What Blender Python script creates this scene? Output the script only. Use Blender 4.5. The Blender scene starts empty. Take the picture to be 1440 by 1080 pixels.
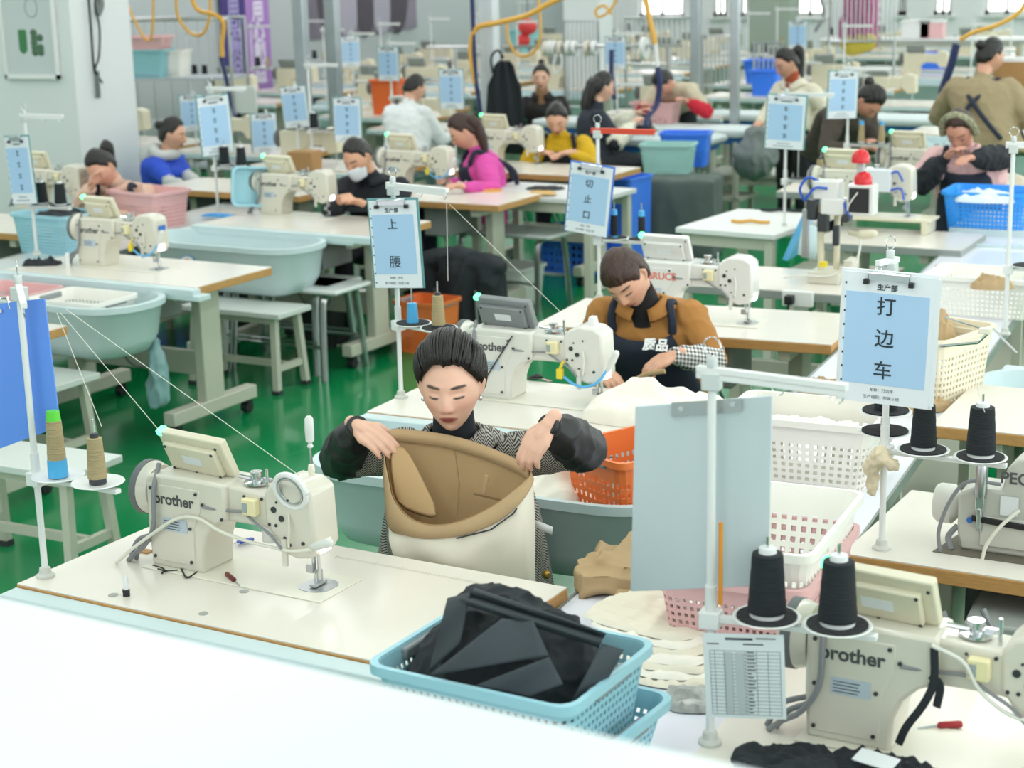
import bpy, math, random
import numpy as np
from mathutils import Vector, Matrix, noise
random.seed(7)
SC = bpy.context.scene
COL = SC.collection
PI = math.pi
# ---------------------------------------------------------------- camera
F_PX, CAM_H = 2436.0, 2.3
def _n(v): return v/np.linalg.norm(v)
_d = _n(np.array([1809-720., 540+94., -F_PX])); _Z = -_n(np.array([950-720., 540-10300., -F_PX]))
_Y = _n(_d-_Z*(_d@_Z)); _X = np.cross(_Y, _Z); RC = np.array([_X, _Y, _Z])
cam = bpy.data.cameras.new('camera'); camo = bpy.data.objects.new('camera', cam); COL.objects.link(camo)
camo.matrix_world = Matrix([list(RC[0])+[0], list(RC[1])+[0], list(RC[2])+[CAM_H], [0, 0, 0, 1]])
cam.sensor_width = 36; cam.lens = 36*F_PX/1440; cam.clip_start = .05; cam.clip_end = 100
cam.dof.use_dof = True; cam.dof.focus_distance = 4.6; cam.dof.aperture_fstop = 4.4
SC.camera = camo
# ---------------------------------------------------------------- world, lights, exposure
W = bpy.data.worlds.new('world'); SC.world = W; W.use_nodes = True
W.node_tree.nodes['Background'].inputs[0].default_value = (.93, .97, 1, 1)
W.node_tree.nodes['Background'].inputs[1].default_value = 1.0
SC.view_settings.view_transform = 'Standard'; SC.view_settings.look = 'None'
SC.view_settings.gamma = 1; SC.view_settings.use_curve_mapping = False
SC.view_settings.exposure = 0.06
def area(x, y, z, sx, sy, power, col=(1, .98, 1)):
    l = bpy.data.lights.new('ceiling_tube_light', 'AREA'); l.shape = 'RECTANGLE'; l.size = sx; l.size_y = sy
    l.energy = power; l.color = col; o = bpy.data.objects.new('ceiling_tube_light', l); o.location = (x, y, z); COL.objects.link(o)
for i in range(9):                      # rows of ceiling tubes running along the hall
    area(-13.2+i*2.0, 14.6, 3.35, .22, 27, 158)
for loc, rot, sx, sy, pw in (((4.3, 12, 2.1), (0, -PI/2, 0), 1.7, 24, 470), ((-4, -1.3, 2.3), (PI/2, 0, 0), 15, 1.8, 80)):   # daylight from unseen windows at right, and an added fill panel behind the camera
    l = bpy.data.lights.new('window_daylight', 'AREA'); l.shape = 'RECTANGLE'; l.size = sx; l.size_y = sy; l.energy = pw; l.color = (.95, .98, 1)
    o = bpy.data.objects.new('window_daylight', l); o.location = loc; o.rotation_euler = (rot[0], -rot[1], rot[2]); COL.objects.link(o)
# ---------------------------------------------------------------- pixel -> point on a known height / plane
def ray(px, py):
    d = RC@np.array([px-720., 540.-py, -F_PX]); return d
def P(px, py, z=None, Y=None, X=None):
    d = ray(px, py)
    if z is not None: t = (z-CAM_H)/d[2]
    elif Y is not None: t = Y/d[1]
    else: t = X/d[0]
    return (d[0]*t, d[1]*t, CAM_H+d[2]*t)
# ---------------------------------------------------------------- materials
def lin(h):
    h = h.lstrip('#'); c = [int(h[i:i+2], 16)/255 for i in (0, 2, 4)]
    return [x/12.92 if x < .04045 else ((x+.055)/1.055)**2.4 for x in c]
_M = {}
def M(name, hexc=None, rough=.5, metal=0, var=0.0, scale=8, bump=0.0, emit=0, alpha=1, coat=0, stretch=None, attr=None, trans=0):
    if name in _M: return _M[name]
    m = bpy.data.materials.new(name); m.use_nodes = True; nt = m.node_tree; b = nt.nodes['Principled BSDF']
    c = lin(hexc); b.inputs['Base Color'].default_value = (*c, 1)
    b.inputs['Roughness'].default_value = rough; b.inputs['Metallic'].default_value = metal
    if coat: b.inputs['Coat Weight'].default_value = coat
    if emit: b.inputs['Emission Color'].default_value = (*c, 1); b.inputs['Emission Strength'].default_value = emit
    if alpha < 1: b.inputs['Alpha'].default_value = alpha
    if trans: b.inputs['Transmission Weight'].default_value = trans
    if var or bump:
        tc = nt.nodes.new('ShaderNodeTexCoord'); n = nt.nodes.new('ShaderNodeTexNoise')
        n.inputs['Scale'].default_value = scale; n.inputs['Detail'].default_value = 5
        src = tc.outputs['Object']
        if stretch:
            mp = nt.nodes.new('ShaderNodeMapping'); mp.inputs['Scale'].default_value = stretch
            nt.links.new(src, mp.inputs['Vector']); src = mp.outputs['Vector']
        nt.links.new(src, n.inputs['Vector'])
        if var:
            r = nt.nodes.new('ShaderNodeMapRange'); r.inputs[1].default_value = .3; r.inputs[2].default_value = .7
            r.inputs[3].default_value = 1-var; r.inputs[4].default_value = 1+var*.6
            nt.links.new(n.outputs['Fac'], r.inputs[0])
            mx = nt.nodes.new('ShaderNodeVectorMath'); mx.operation = 'SCALE'; mx.inputs[0].default_value = c
            nt.links.new(r.outputs[0], mx.inputs['Scale']); nt.links.new(mx.outputs[0], b.inputs['Base Color'])
        if bump:
            bp = nt.nodes.new('ShaderNodeBump'); bp.inputs['Strength'].default_value = bump; bp.inputs['Distance'].default_value = .01
            nt.links.new(n.outputs['Fac'], bp.inputs['Height']); nt.links.new(bp.outputs[0], b.inputs['Normal'])
    if attr:
        a = nt.nodes.new('ShaderNodeAttribute'); a.attribute_name = attr
        nt.links.new(a.outputs['Color'], b.inputs['Base Color'])
    _M[name] = m; return m
def pattern_mat(name, kind, c1, c2, scale, rough=.85, c3=None):
    """woven patterns: herringbone, gingham, perforated weave, knit"""
    if name in _M: return _M[name]
    m = bpy.data.materials.new(name); m.use_nodes = True; nt = m.node_tree; b = nt.nodes['Principled BSDF']
    b.inputs['Roughness'].default_value = rough
    N = nt.nodes.new; L = nt.links.new
    tc = N('ShaderNodeTexCoord'); sp = N('ShaderNodeSeparateXYZ'); L(tc.outputs['Object'], sp.inputs[0])
    def math_(op, a, c=None, c2_=None):
        n = N('ShaderNodeMath'); n.operation = op
        for i, v in enumerate((a, c, c2_)):
            if v is None: continue
            if isinstance(v, (int, float)): n.inputs[i].default_value = v
            else: L(v, n.inputs[i])
        return n.outputs[0]
    x, y, z = sp.outputs
    if kind == 'herringbone':
        u = math_('MULTIPLY', math_('ADD', x, math_('MULTIPLY', y, .6)), scale); v = math_('MULTIPLY', z, scale)
        zig = math_('PINGPONG', u, 1.0)
        f = math_('FRACT', math_('ADD', math_('MULTIPLY', v, 2.0), math_('MULTIPLY', zig, 2.0)))
        fac = math_('GREATER_THAN', f, .5)
    elif kind == 'gingham':
        u = math_('FRACT', math_('MULTIPLY', math_('ADD', x, math_('MULTIPLY', y, .5)), scale)); v = math_('FRACT', math_('MULTIPLY', math_('ADD', z, math_('MULTIPLY', y, .3)), scale))
        fac = math_('MULTIPLY', math_('ADD', math_('GREATER_THAN', u, .5), math_('GREATER_THAN', v, .5)), .5)
    else:
        u = math_('FRACT', math_('MULTIPLY', math_('ADD', x, y), scale)); v = math_('FRACT', math_('MULTIPLY', z, scale))
        fac = math_('MULTIPLY', math_('LESS_THAN', u, .5), math_('LESS_THAN', v, .5))
    nz = N('ShaderNodeTexNoise'); nz.inputs['Scale'].default_value = 60; L(tc.outputs['Object'], nz.inputs['Vector'])
    fac = math_('MULTIPLY', fac, math_('MULTIPLY_ADD', nz.outputs['Fac'], .8, .55))
    mx = N('ShaderNodeMix'); mx.data_type = 'RGBA'; L(fac, mx.inputs[0])
    mx.inputs[6].default_value = (*lin(c1), 1); mx.inputs[7].default_value = (*lin(c2), 1)
    L(mx.outputs[2], b.inputs['Base Color']); _M[name] = m; return m
# ---------------------------------------------------------------- mesh builder
class MB:
    def __init__(s): s.v = []; s.f = []
    def add(s, vs, fs):
        o = len(s.v); s.v += [tuple(map(float, p)) for p in vs]; s.f += [tuple(i+o for i in f) for f in fs]; return s
    def box(s, c, d, rz=0, rx=0, ry=0, taper=1):
        x, y, z = d[0]/2, d[1]/2, d[2]/2
        vs = [(-x, -y, -z), (x, -y, -z), (x, y, -z), (-x, y, -z)]+[(sx*x*taper, sy*y*taper, z) for sx, sy in ((-1, -1), (1, -1), (1, 1), (-1, 1))]
        R = Matrix.Rotation(rz, 3, 'Z')@Matrix.Rotation(ry, 3, 'Y')@Matrix.Rotation(rx, 3, 'X')
        vs = [R@Vector(v)+Vector(c) for v in vs]
        return s.add(vs, [(3, 2, 1, 0), (4, 5, 6, 7), (0, 1, 5, 4), (1, 2, 6, 5), (2, 3, 7, 6), (3, 0, 4, 7)])
    def b2(s, a, b):
        return s.box([(a[i]+b[i])/2 for i in range(3)], [abs(b[i]-a[i]) for i in range(3)])
    def loft(s, rings, cap=True, closed=True):
        n = len(rings[0]); vs = [p for r in rings for p in r]; fs = []
        for i in range(len(rings)-1):
            for j in range(n if closed else n-1):
                k = (j+1) % n; fs.append((i*n+j, i*n+k, (i+1)*n+k, (i+1)*n+j))
        if cap:
            fs.append(tuple(reversed(range(n)))); fs.append(tuple((len(rings)-1)*n+j for j in range(n)))
        return s.add(vs, fs)
    def tube(s, pts, r, n=8, cap=True, sx=1.0):
        pts = [Vector(p) for p in pts]; rs = r if isinstance(r, (list, tuple)) else [r]*len(pts)
        T = []
        for i in range(len(pts)):
            a = pts[max(i-1, 0)]; b = pts[min(i+1, len(pts)-1)]; t = (b-a); T.append(t.normalized() if t.length > 1e-9 else Vector((0, 0, 1)))
        up = Vector((0, 0, 1)) if abs(T[0].z) < .9 else Vector((1, 0, 0))
        u = T[0].cross(up).normalized(); rings = []
        for i, p in enumerate(pts):
            u = (u-T[i]*u.dot(T[i])).normalized(); w = T[i].cross(u)
            rings.append([p+(u*math.cos(2*PI*k/n)*sx+w*math.sin(2*PI*k/n))*rs[i] for k in range(n)])
        return s.loft(rings, cap)
    def caps(s, pts, rs, n=12):
        """rounded-end tapered chain"""
        pts = [Vector(p) for p in pts]; a = (pts[0]-pts[1]).normalized(); b = (pts[-1]-pts[-2]).normalized()
        P_, R_ = [], []
        for t in (1.0, .85, .5): P_.append(pts[0]+a*rs[0]*t); R_.append(rs[0]*max(.08, math.sqrt(max(0, 1-t*t))))
        P_ += pts; R_ += list(rs)
        for t in (.5, .85, 1.0): P_.append(pts[-1]+b*rs[-1]*t); R_.append(rs[-1]*max(.08, math.sqrt(max(0, 1-t*t))))
        return s.tube(P_, R_, n)
    def lathe(s, prof, c=(0, 0, 0), n=20, axis='z', cap=True):
        rings = []
        for r, h in prof:
            ring = []
            for k in range(n):
                a = 2*PI*k/n; p = (r*math.cos(a), r*math.sin(a), h)
                if axis == 'x': p = (p[2], p[0], p[1])
                if axis == 'y': p = (p[1], p[2], p[0])
                ring.append((p[0]+c[0], p[1]+c[1], p[2]+c[2]))
            rings.append(ring)
        return s.loft(rings, cap)
    def prism(s, poly, y0, y1, c=(0, 0, 0)):
        a = [(x+c[0], y0+c[1], z+c[2]) for x, z in poly]; b = [(x+c[0], y1+c[1], z+c[2]) for x, z in poly]
        return s.loft([a, b], True)
    def ell(s, c, r, n=14, m=9):
        prof = [(max(.02, math.sin(PI*i/m)), -math.cos(PI*i/m)) for i in range(m+1)]
        rings = [[(c[0]+r[0]*q*math.cos(2*PI*k/n), c[1]+r[1]*q*math.sin(2*PI*k/n), c[2]+r[2]*h) for k in range(n)] for q, h in prof]
        return s.loft(rings)
    def mesh(s, name):
        me = bpy.data.meshes.new(name); me.from_pydata(s.v, [], s.f); me.validate(); me.update()
        return me
def fixn(me):
    import bmesh
    bm = bmesh.new(); bm.from_mesh(me); bmesh.ops.recalc_face_normals(bm, faces=bm.faces); bm.to_mesh(me); bm.free()
def obj(name, mb, mat, parent=None, bevel=0, smooth=True, solid=0, sub=0, angle=.7, fix=True):
    me = mb if isinstance(mb, bpy.types.Mesh) else mb.mesh(name)
    if fix: fixn(me)
    if not me.materials: me.materials.append(mat)
    if smooth:
        me.shade_smooth()
        if not sub: me.set_sharp_from_angle(angle=angle)
    o = bpy.data.objects.new(name, me); COL.objects.link(o)
    if parent: o.parent = parent
    if solid: m = o.modifiers.new('s', 'SOLIDIFY'); m.thickness = solid; m.offset = 0
    if bevel: m = o.modifiers.new('b', 'BEVEL'); m.width = bevel; m.segments = 2; m.limit_method = 'ANGLE'; m.angle_limit = .6
    if sub: m = o.modifiers.new('u', 'SUBSURF'); m.levels = sub; m.render_levels = sub
    return o
def tag(o, label=None, cat=None, group=None, kind=None):
    if label: o['label'] = label
    if cat: o['category'] = cat
    if group: o['group'] = group
    if kind: o['kind'] = kind
    return o
def thing(name, label, cat, loc=(0, 0, 0), rz=0, group=None):
    o = bpy.data.objects.new(name, None); COL.objects.link(o); o.location = loc; o.rotation_euler = (0, 0, rz); o.empty_display_size = .05
    return tag(o, label, cat, group)
def clone(root, loc=None, rz=None, label=None, group=None, parent=None, skip=()):
    c = root.copy(); COL.objects.link(c); c.parent = parent
    if loc is not None: c.location = loc
    if rz is not None: c.rotation_euler = (0, 0, rz)
    if label: c['label'] = label
    if group: c['group'] = group
    for ch in list(root.children):
        if ch.name.split('.')[0] in skip: continue
        clone(ch, parent=c)
    return c
_used = set()
def place(root, loc, rz=0, label=None, group=None, skip=()):
    """first call moves the prototype itself, later calls copy it"""
    if root.name not in _used:
        _used.add(root.name); root.location = loc; root.rotation_euler = (0, 0, rz)
        if label: root['label'] = label
        if group: root['group'] = group
        return root
    return clone(root, loc, rz, label, group, skip=skip)
def text_mesh(txt, size, bold=0.0, ax='CENTER'):
    cu = bpy.data.curves.new('lettering', 'FONT'); cu.body = txt; cu.size = 1.0; cu.align_x = ax; cu.align_y = 'CENTER'
    cu.offset = bold/size; cu.resolution_u = 6; cu.extrude = 0
    o = bpy.data.objects.new('lettering', cu); COL.objects.link(o)
    me = bpy.data.meshes.new_from_object(o.evaluated_get(bpy.context.evaluated_depsgraph_get())); bpy.data.objects.remove(o); bpy.data.curves.remove(cu)
    me.materials.clear(); me.transform(Matrix.Scale(size, 4)); return me
def text(name, txt, size, mat, parent, loc, rot=(PI/2, 0, 0), bold=0.0):
    me = text_mesh(txt, size, bold); me.materials.append(mat); me.name = name
    o = bpy.data.objects.new(name, me); COL.objects.link(o); o.parent = parent; o.location = loc; o.rotation_euler = rot; return o
def rrect(w, d, r, n=5):
    """rounded rectangle outline, counter-clockwise"""
    pts = []
    for cx, cy, a0 in ((w/2-r, d/2-r, 0), (-w/2+r, d/2-r, PI/2), (-w/2+r, -d/2+r, PI), (w/2-r, -d/2+r, 1.5*PI)):
        for i in range(n+1):
            a = a0+PI/2*i/n; pts.append((cx+r*math.cos(a), cy+r*math.sin(a)))
    return pts
def curve_pts(ctrl, n=24):
    """Catmull-Rom through control points"""
    c = [Vector(p) for p in ctrl]; c = [c[0]*2-c[1]]+c+[c[-1]*2-c[-2]]; out = []
    seg = len(c)-3; k = max(2, n//seg)
    for i in range(seg):
        a, b, d, e = c[i:i+4]
        for j in range(k):
            t = j/k; out.append(.5*((2*b)+(d-a)*t+(2*a-5*b+4*d-e)*t*t+(3*b-a-3*d+e)*t**3))
    out.append(c[-2]); return out
# ---------------------------------------------------------------- palette
white = M('white_paint', 'e3e5e3', .35)
laminate = M('cream_laminate', 'e4ded3', .22, var=.03, scale=3)
wood_edge = M('plywood_edge', 'bd8f55', .6, var=.18, scale=6, stretch=(3, 3, 60))
frame_grey = M('warm_grey_paint', 'c3c3b3', .45)
frame_dark = M('grey_paint', '8f9692', .5)
beige = M('machine_enamel', 'd6d2c3', .28, coat=.3)
beige2 = M('machine_enamel_yellowed', 'd9d3ba', .35)
mwhite = M('machine_enamel_white', 'e0e0dc', .25, coat=.3)
steel = M('brushed_steel', 'b9bcbd', .28, 1)
chrome = M('chrome', 'd5d8da', .15, 1)
darkm = M('dark_metal', '44474a', .4, .6)
black = M('black_plastic', '1d1e20', .45)
rubber = M('grey_rubber', '6b6f70', .7)
bluegrey = M('tub_plastic', 'c6d8da', .38, var=.02)
sign_blue = M('sheet_blue', 'a6c8e6', .3)
paper = M('white_paper', 'e2e6e8', .4)
ink = M('ink', '26323c', .6)
logo_ink = M('logo_ink', '4a4c4e', .5)
pad = M('black_foam', '26272a', .95, bump=.5, scale=80)
yarn_k = M('charcoal_yarn', '23282c', .9, bump=.7, scale=30, stretch=(.2, .2, 14), var=.15)
yarn_t = M('tan_yarn', 'b3a27a', .9, bump=.7, scale=30, stretch=(.2, .2, 14), var=.08)
cone_w = M('cone_plastic_white', 'e4e6e6', .4)
cone_b = M('cone_plastic_blue', '4aa8dc', .4)
cone_g = M('cone_plastic_green', '59d13a', .4)
cable = M('grey_cable', '85878a', .5)
wcable = M('white_cable', 'dcdbd2', .4)
thread_m = M('white_thread', 'e8e6da', .6)
basket_blue = M('basket_sky_blue', '9fd0dd', .4)
basket_pink = M('basket_pink', 'e5b6b6', .4)
basket_white = M('basket_white', 'efeee6', .4)
basket_orange = M('basket_orange', 'ea7a3c', .4)
basket_mint = M('basket_mint', 'a3cfc8', .4)
crate_blue = M('crate_blue', '3a7df0', .35)
crate_bright = M('crate_bright_blue', '2f9bf5', .3)
handle_grey = M('handle_grey', '8b9296', .4)
green_led = M('green_indicator', '5dffa0', .3, emit=3)
lamp_glow = M('lamp_glow', 'ffffff', .3, emit=2.5)
lamp_warm = M('lamp_warm', 'ffe2b0', .3, emit=5)
cream_cloth = M('cream_cloth', 'f2ede0', .9, var=.04, bump=.15, scale=14)
khaki_cloth = M('khaki_cloth', 'b59a74', .85, var=.05, bump=.15, scale=14)
black_cloth = M('charcoal_cloth', '23282d', .85, var=.12, bump=.2, scale=10)
grey_cloth = M('grey_cover_cloth', '5f6a66', .9, var=.1)
skin = M('skin', 'd8a488', .5)
red_p = M('red_plastic', 'd3202a', .25)
orange_rod = M('orange_plastic', 'dd8f2a', .4)
yellow_hose = M('yellow_hose', 'e2ab45', .35)
navy_hose = M('navy_hose', '232f5c', .5)
blue_tube = M('sky_blue_tube', '5cb0e6', .35)
yellow_p = M('yellow_plastic', 'e8cf33', .4)
cardboard = M('cardboard', 'b48a5a', .8, var=.05)
# ================================================================ the room
def struct(name, mb, mat, **k):
    o = obj(name, mb, mat, smooth=False, **k); o['kind'] = 'structure'; return o
X0, X1, Y0, Y1, ZC = -14.5, 4.5, -1.5, 29.0, 3.6
XL = -11.6
fl = M('green_epoxy', '06834a', .16, var=.10, scale=.8, bump=.04)
struct('floor', MB().b2((X0-1, Y0, -.1), (X1, Y1+.2, 0)), fl)
wallm = M('wall_paint', 'b9c0c2', .8, var=.02, scale=1)
struct('wall_left', MB().b2((XL-.2, Y0, 0), (XL, Y1, ZC)), wallm)
struct('wall_right', MB().b2((X1, Y0, 0), (X1+.2, Y1, ZC)), wallm)
# back wall with window openings
wins = [(P(a_, 20, Y=Y1)[0], P(b_, 20, Y=Y1)[0]) for a_, b_ in ((898, 962), (1002, 1022), (1040, 1058), (1116, 1160), (1262, 1275), (1312, 1338), (1384, 1446))]+[(-1.9, -.3), (.8, 2.2)]
mb = MB(); x = XL
for a, b in wins:
    mb.b2((x, Y1, 0), (a, Y1+.2, ZC)); mb.b2((a, Y1, 0), (b, Y1+.2, 1.15)); mb.b2((a, Y1, 2.9), (b, Y1+.2, ZC)); x = b
mb.b2((x, Y1, 0), (X1, Y1+.2, ZC))
struct('wall_back', mb, M('wall_back_paint', 'eeeef1', .8))
struct('ceiling', MB().b2((X0, Y0, ZC), (X1, Y1+.2, ZC+.1)), M('ceiling_paint', 'f4f4f2', .8))
sky = M('daylight_pane', 'ffffff', .4, emit=3.2)
for i, (a, b) in enumerate(wins):
    w = thing('window_%d' % (i+1), None, None, ((a+b)/2, Y1+.1, 1.15)); w['kind'] = 'structure'; del_ = None
    hw = (b-a)/2; f = MB()
    for sx in (-hw+.03, 0, hw-.03): f.b2((sx-.03, -.04, 0), (sx+.03, .04, 1.75))
    for sz in (.03, 1.0, 1.72): f.b2((-hw, -.04, sz-.03), (hw, .04, sz+.03))
    obj('window_frame', f, white, w, smooth=False)
    for sx in (-1, 1): obj('pane', MB().b2((min(0, sx*hw), .0, .05), (max(0, sx*hw), .012, 1.7)), sky, w, smooth=False)
    obj('window_sill', MB().b2((-hw-.05, -.18, -.05), (hw+.05, 0, 0)), white, w, smooth=False)
struct('baseboard_left', MB().b2((XL, Y0, 0), (XL+.02, Y1, .12)), frame_dark)
struct('baseboard_back', MB().b2((XL, Y1-.02, 0), (X1, Y1, .12)), frame_dark)
# square columns
def column(px, py, Y, w, d, mat, nm, lab):
    p = P(px, py, Y=Y); o = struct(nm, MB().b2((p[0]-w, Y, 0), (p[0], Y+d, ZC)), mat); return p
colm = M('column_paint', 'd8dddd', .75)
cp = column(113, 200, 10.4, 1.3, .72, colm, 'trim_1', None)       # big column on the left; right face towards the hall
column(843, 60, 18.5, .42, .42, M('column_white', 'dfe3e3', .7), 'trim_2', None)
column(1110, 40, 25, .62, .6, M('column_green_grey', '9aa89b', .75), 'trim_3', None)
column(1228, 40, 26, .45, .5, M('column_white', 'dfe3e3', .7), 'trim_4', None)
column(540+12, 60, 26.5, .5, .5, colm, 'trim_5', None)
# poster on the column
pp = P(46, 101, Y=10.385)
post = thing('framed_poster', 'white framed poster with green pot and plant picture on the left column', 'poster', (pp[0], 10.385, pp[2]))
obj('poster_sheet', MB().b2((-.22, -.006, -.02), (.22, .006, 1.2)), M('poster_print', 'c4cbcc', .4), post, smooth=False)
fr = MB()
for a, b in (((-.24, -.02, -.05), (-.22, .01, 1.22)), ((.22, -.02, -.05), (.24, .01, 1.22)), ((-.24, -.02, -.05), (.24, .01, -.02)), ((-.24, -.02, 1.2), (.24, .01, 1.23))): fr.b2(a, b)
obj('frame', fr, white, post, smooth=False)
obj('printed_pot', MB().lathe([(.01, 0), (.07, .01), (.085, .06), (.085, .2), (.06, .21)], (-.06, 0, .1)), M('print_green', '3f7a4c', .6), post).scale = (1, .08, 1)
obj('printed_vase', MB().lathe([(.01, 0), (.035, .01), (.04, .05), (.03, .12)], (.02, 0, .05)), M('print_brown', 'a3754d', .6), post).scale = (1, .15, 1)
pl = MB()
for k in range(9): pl.ell((.06+.035*math.cos(k*2.1), -.006, .14+.035*(k % 5)), (.032, .004, .028), 8, 5)
obj('printed_leaves', pl, M('print_leaf', '4c6b52', .6), post)
ds = M('print_grey', '9a9fa2', .6)
obj('printed_ring', MB().tube([(.04+.055*math.cos(a), -.007, .46+.07*math.sin(a)) for a in np.linspace(0, 2*PI, 20)], .004, 5), ds, post)
text('lettering', 'Shine', .10, M('print_text', '7d6a70', .6), post, (-.02, -.009, .66), (PI/2, 0, 0))
# two hanging banners and a crowd poster on the left wall
def on_left_wall(px, py): return P(px, py, X=XL+.06)
a = on_left_wall(318, 138); b = on_left_wall(352, 138); c = on_left_wall(386, 138)
for nm, p0, p1, mat, txt, lab in (('wall_banner', a, b, M('banner_indigo', '3b3078', .6), '用品质说话', 'dark violet vertical banner with white characters, the left one of the pair'), ('wall_banner', b, c, M('banner_lilac', 'a87cc4', .6), '用心制造', 'lilac vertical banner with white characters, the right one of the pair')):
    yc = (p0[1]+p1[1])/2; wy = p1[1]-p0[1]; z0 = p0[2]
    t = thing(nm, lab, 'banner', (XL+.05, yc, z0), PI/2, 'banners on the left wall')
    obj('banner_cloth', MB().b2((-wy/2+.01, -.006, 0), (wy/2-.01, .006, 2.3)), mat, t, smooth=False)
    obj('rail', MB().tube([(-wy/2, 0, 0), (wy/2, 0, 0)], .014), steel, t)
    wm = M('banner_lettering', 'e6dcf2', .6) if txt[1] == '心' else M('banner_lettering_dark', 'a79cd0', .6)
    for i, ch in enumerate(txt):
        text('lettering', ch, .27, wm, t, (0, -.012, (1.02-i*.25) if len(txt) == 4 else 1.02-i*.235), (PI/2, 0, 0), .010)
a = on_left_wall(440, 140); b = on_left_wall(592, 140)
t = thing('wall_mural', 'dark violet wall mural with blurred figures on the left wall', 'mural', (XL+.03, (a[1]+b[1])/2, 1.25), PI/2)
L2 = (b[1]-a[1])/2
obj('mural_sheet', MB().b2((-L2, -.01, 0), (L2, .01, 2.2)), M('mural_print', '7c7484', .6, var=.45, scale=1.1), t, smooth=False)
rnd = random.Random(3)
for k in range(5):
    x = -L2+.6+k*(2*L2-1.2)/4
    f = MB().ell((x, -.01, 1.25), (.16, .012, .2), 20, 14).ell((x, -.01, .55), (.34, .012, .6), 20, 14)
    obj('printed_figure', f, M('mural_figure_%d' % (k % 2), ('4d4650', 'a9a4b4')[k % 2], .7), t)
# dark doorways behind
for px0, px1, c in ((628, 640, '6d7674'), (731, 752, '5a5f60')):
    a = P(px0, 60, Y=Y1-.05); b = P(px1, 60, Y=Y1-.05)
    struct('door_%d' % (1+(px0 > 700)), MB().b2((a[0], Y1-.06, 0), (b[0], Y1, 2.4)), M('dark_door_%d' % px0, c, .6))
# steel posts
sp = M('galvanised_post', 'b4bcc0', .32, .85, var=.06)
for i, (px, py, w, lab) in enumerate(((438, 330, .10, 'galvanised post left of the lilac banner pair, first of two'), (480, 300, .11, 'galvanised post before the violet mural'), (690, 430, .13, 'pale post carrying the hanging black apron'), (1032, 300, .075, 'galvanised post beside the standing woman in cream'), (978, 265, .09, 'galvanised post behind the bending woman in beige'))):
    p = P(px, py, z=0) if i != 2 else P(693, 240, Y=13.2)
    t = thing('steel_post', lab, 'post', (p[0], p[1], 0), 0, 'steel posts')
    obj('post_tube', MB().b2((-w/2, -w/2, 0), (w/2, w/2, 3.55)), sp if i != 2 else M('white_post', 'd3dade', .35, .2), t, bevel=.006)
    obj('foot_plate', MB().b2((-w, -w, 0), (w, w, .012)), steel, t)
    obj('bolt', MB().lathe([(.012, 0), (.012, .02)], (w*.75, w*.75, .012), 8), steel, t)
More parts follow.
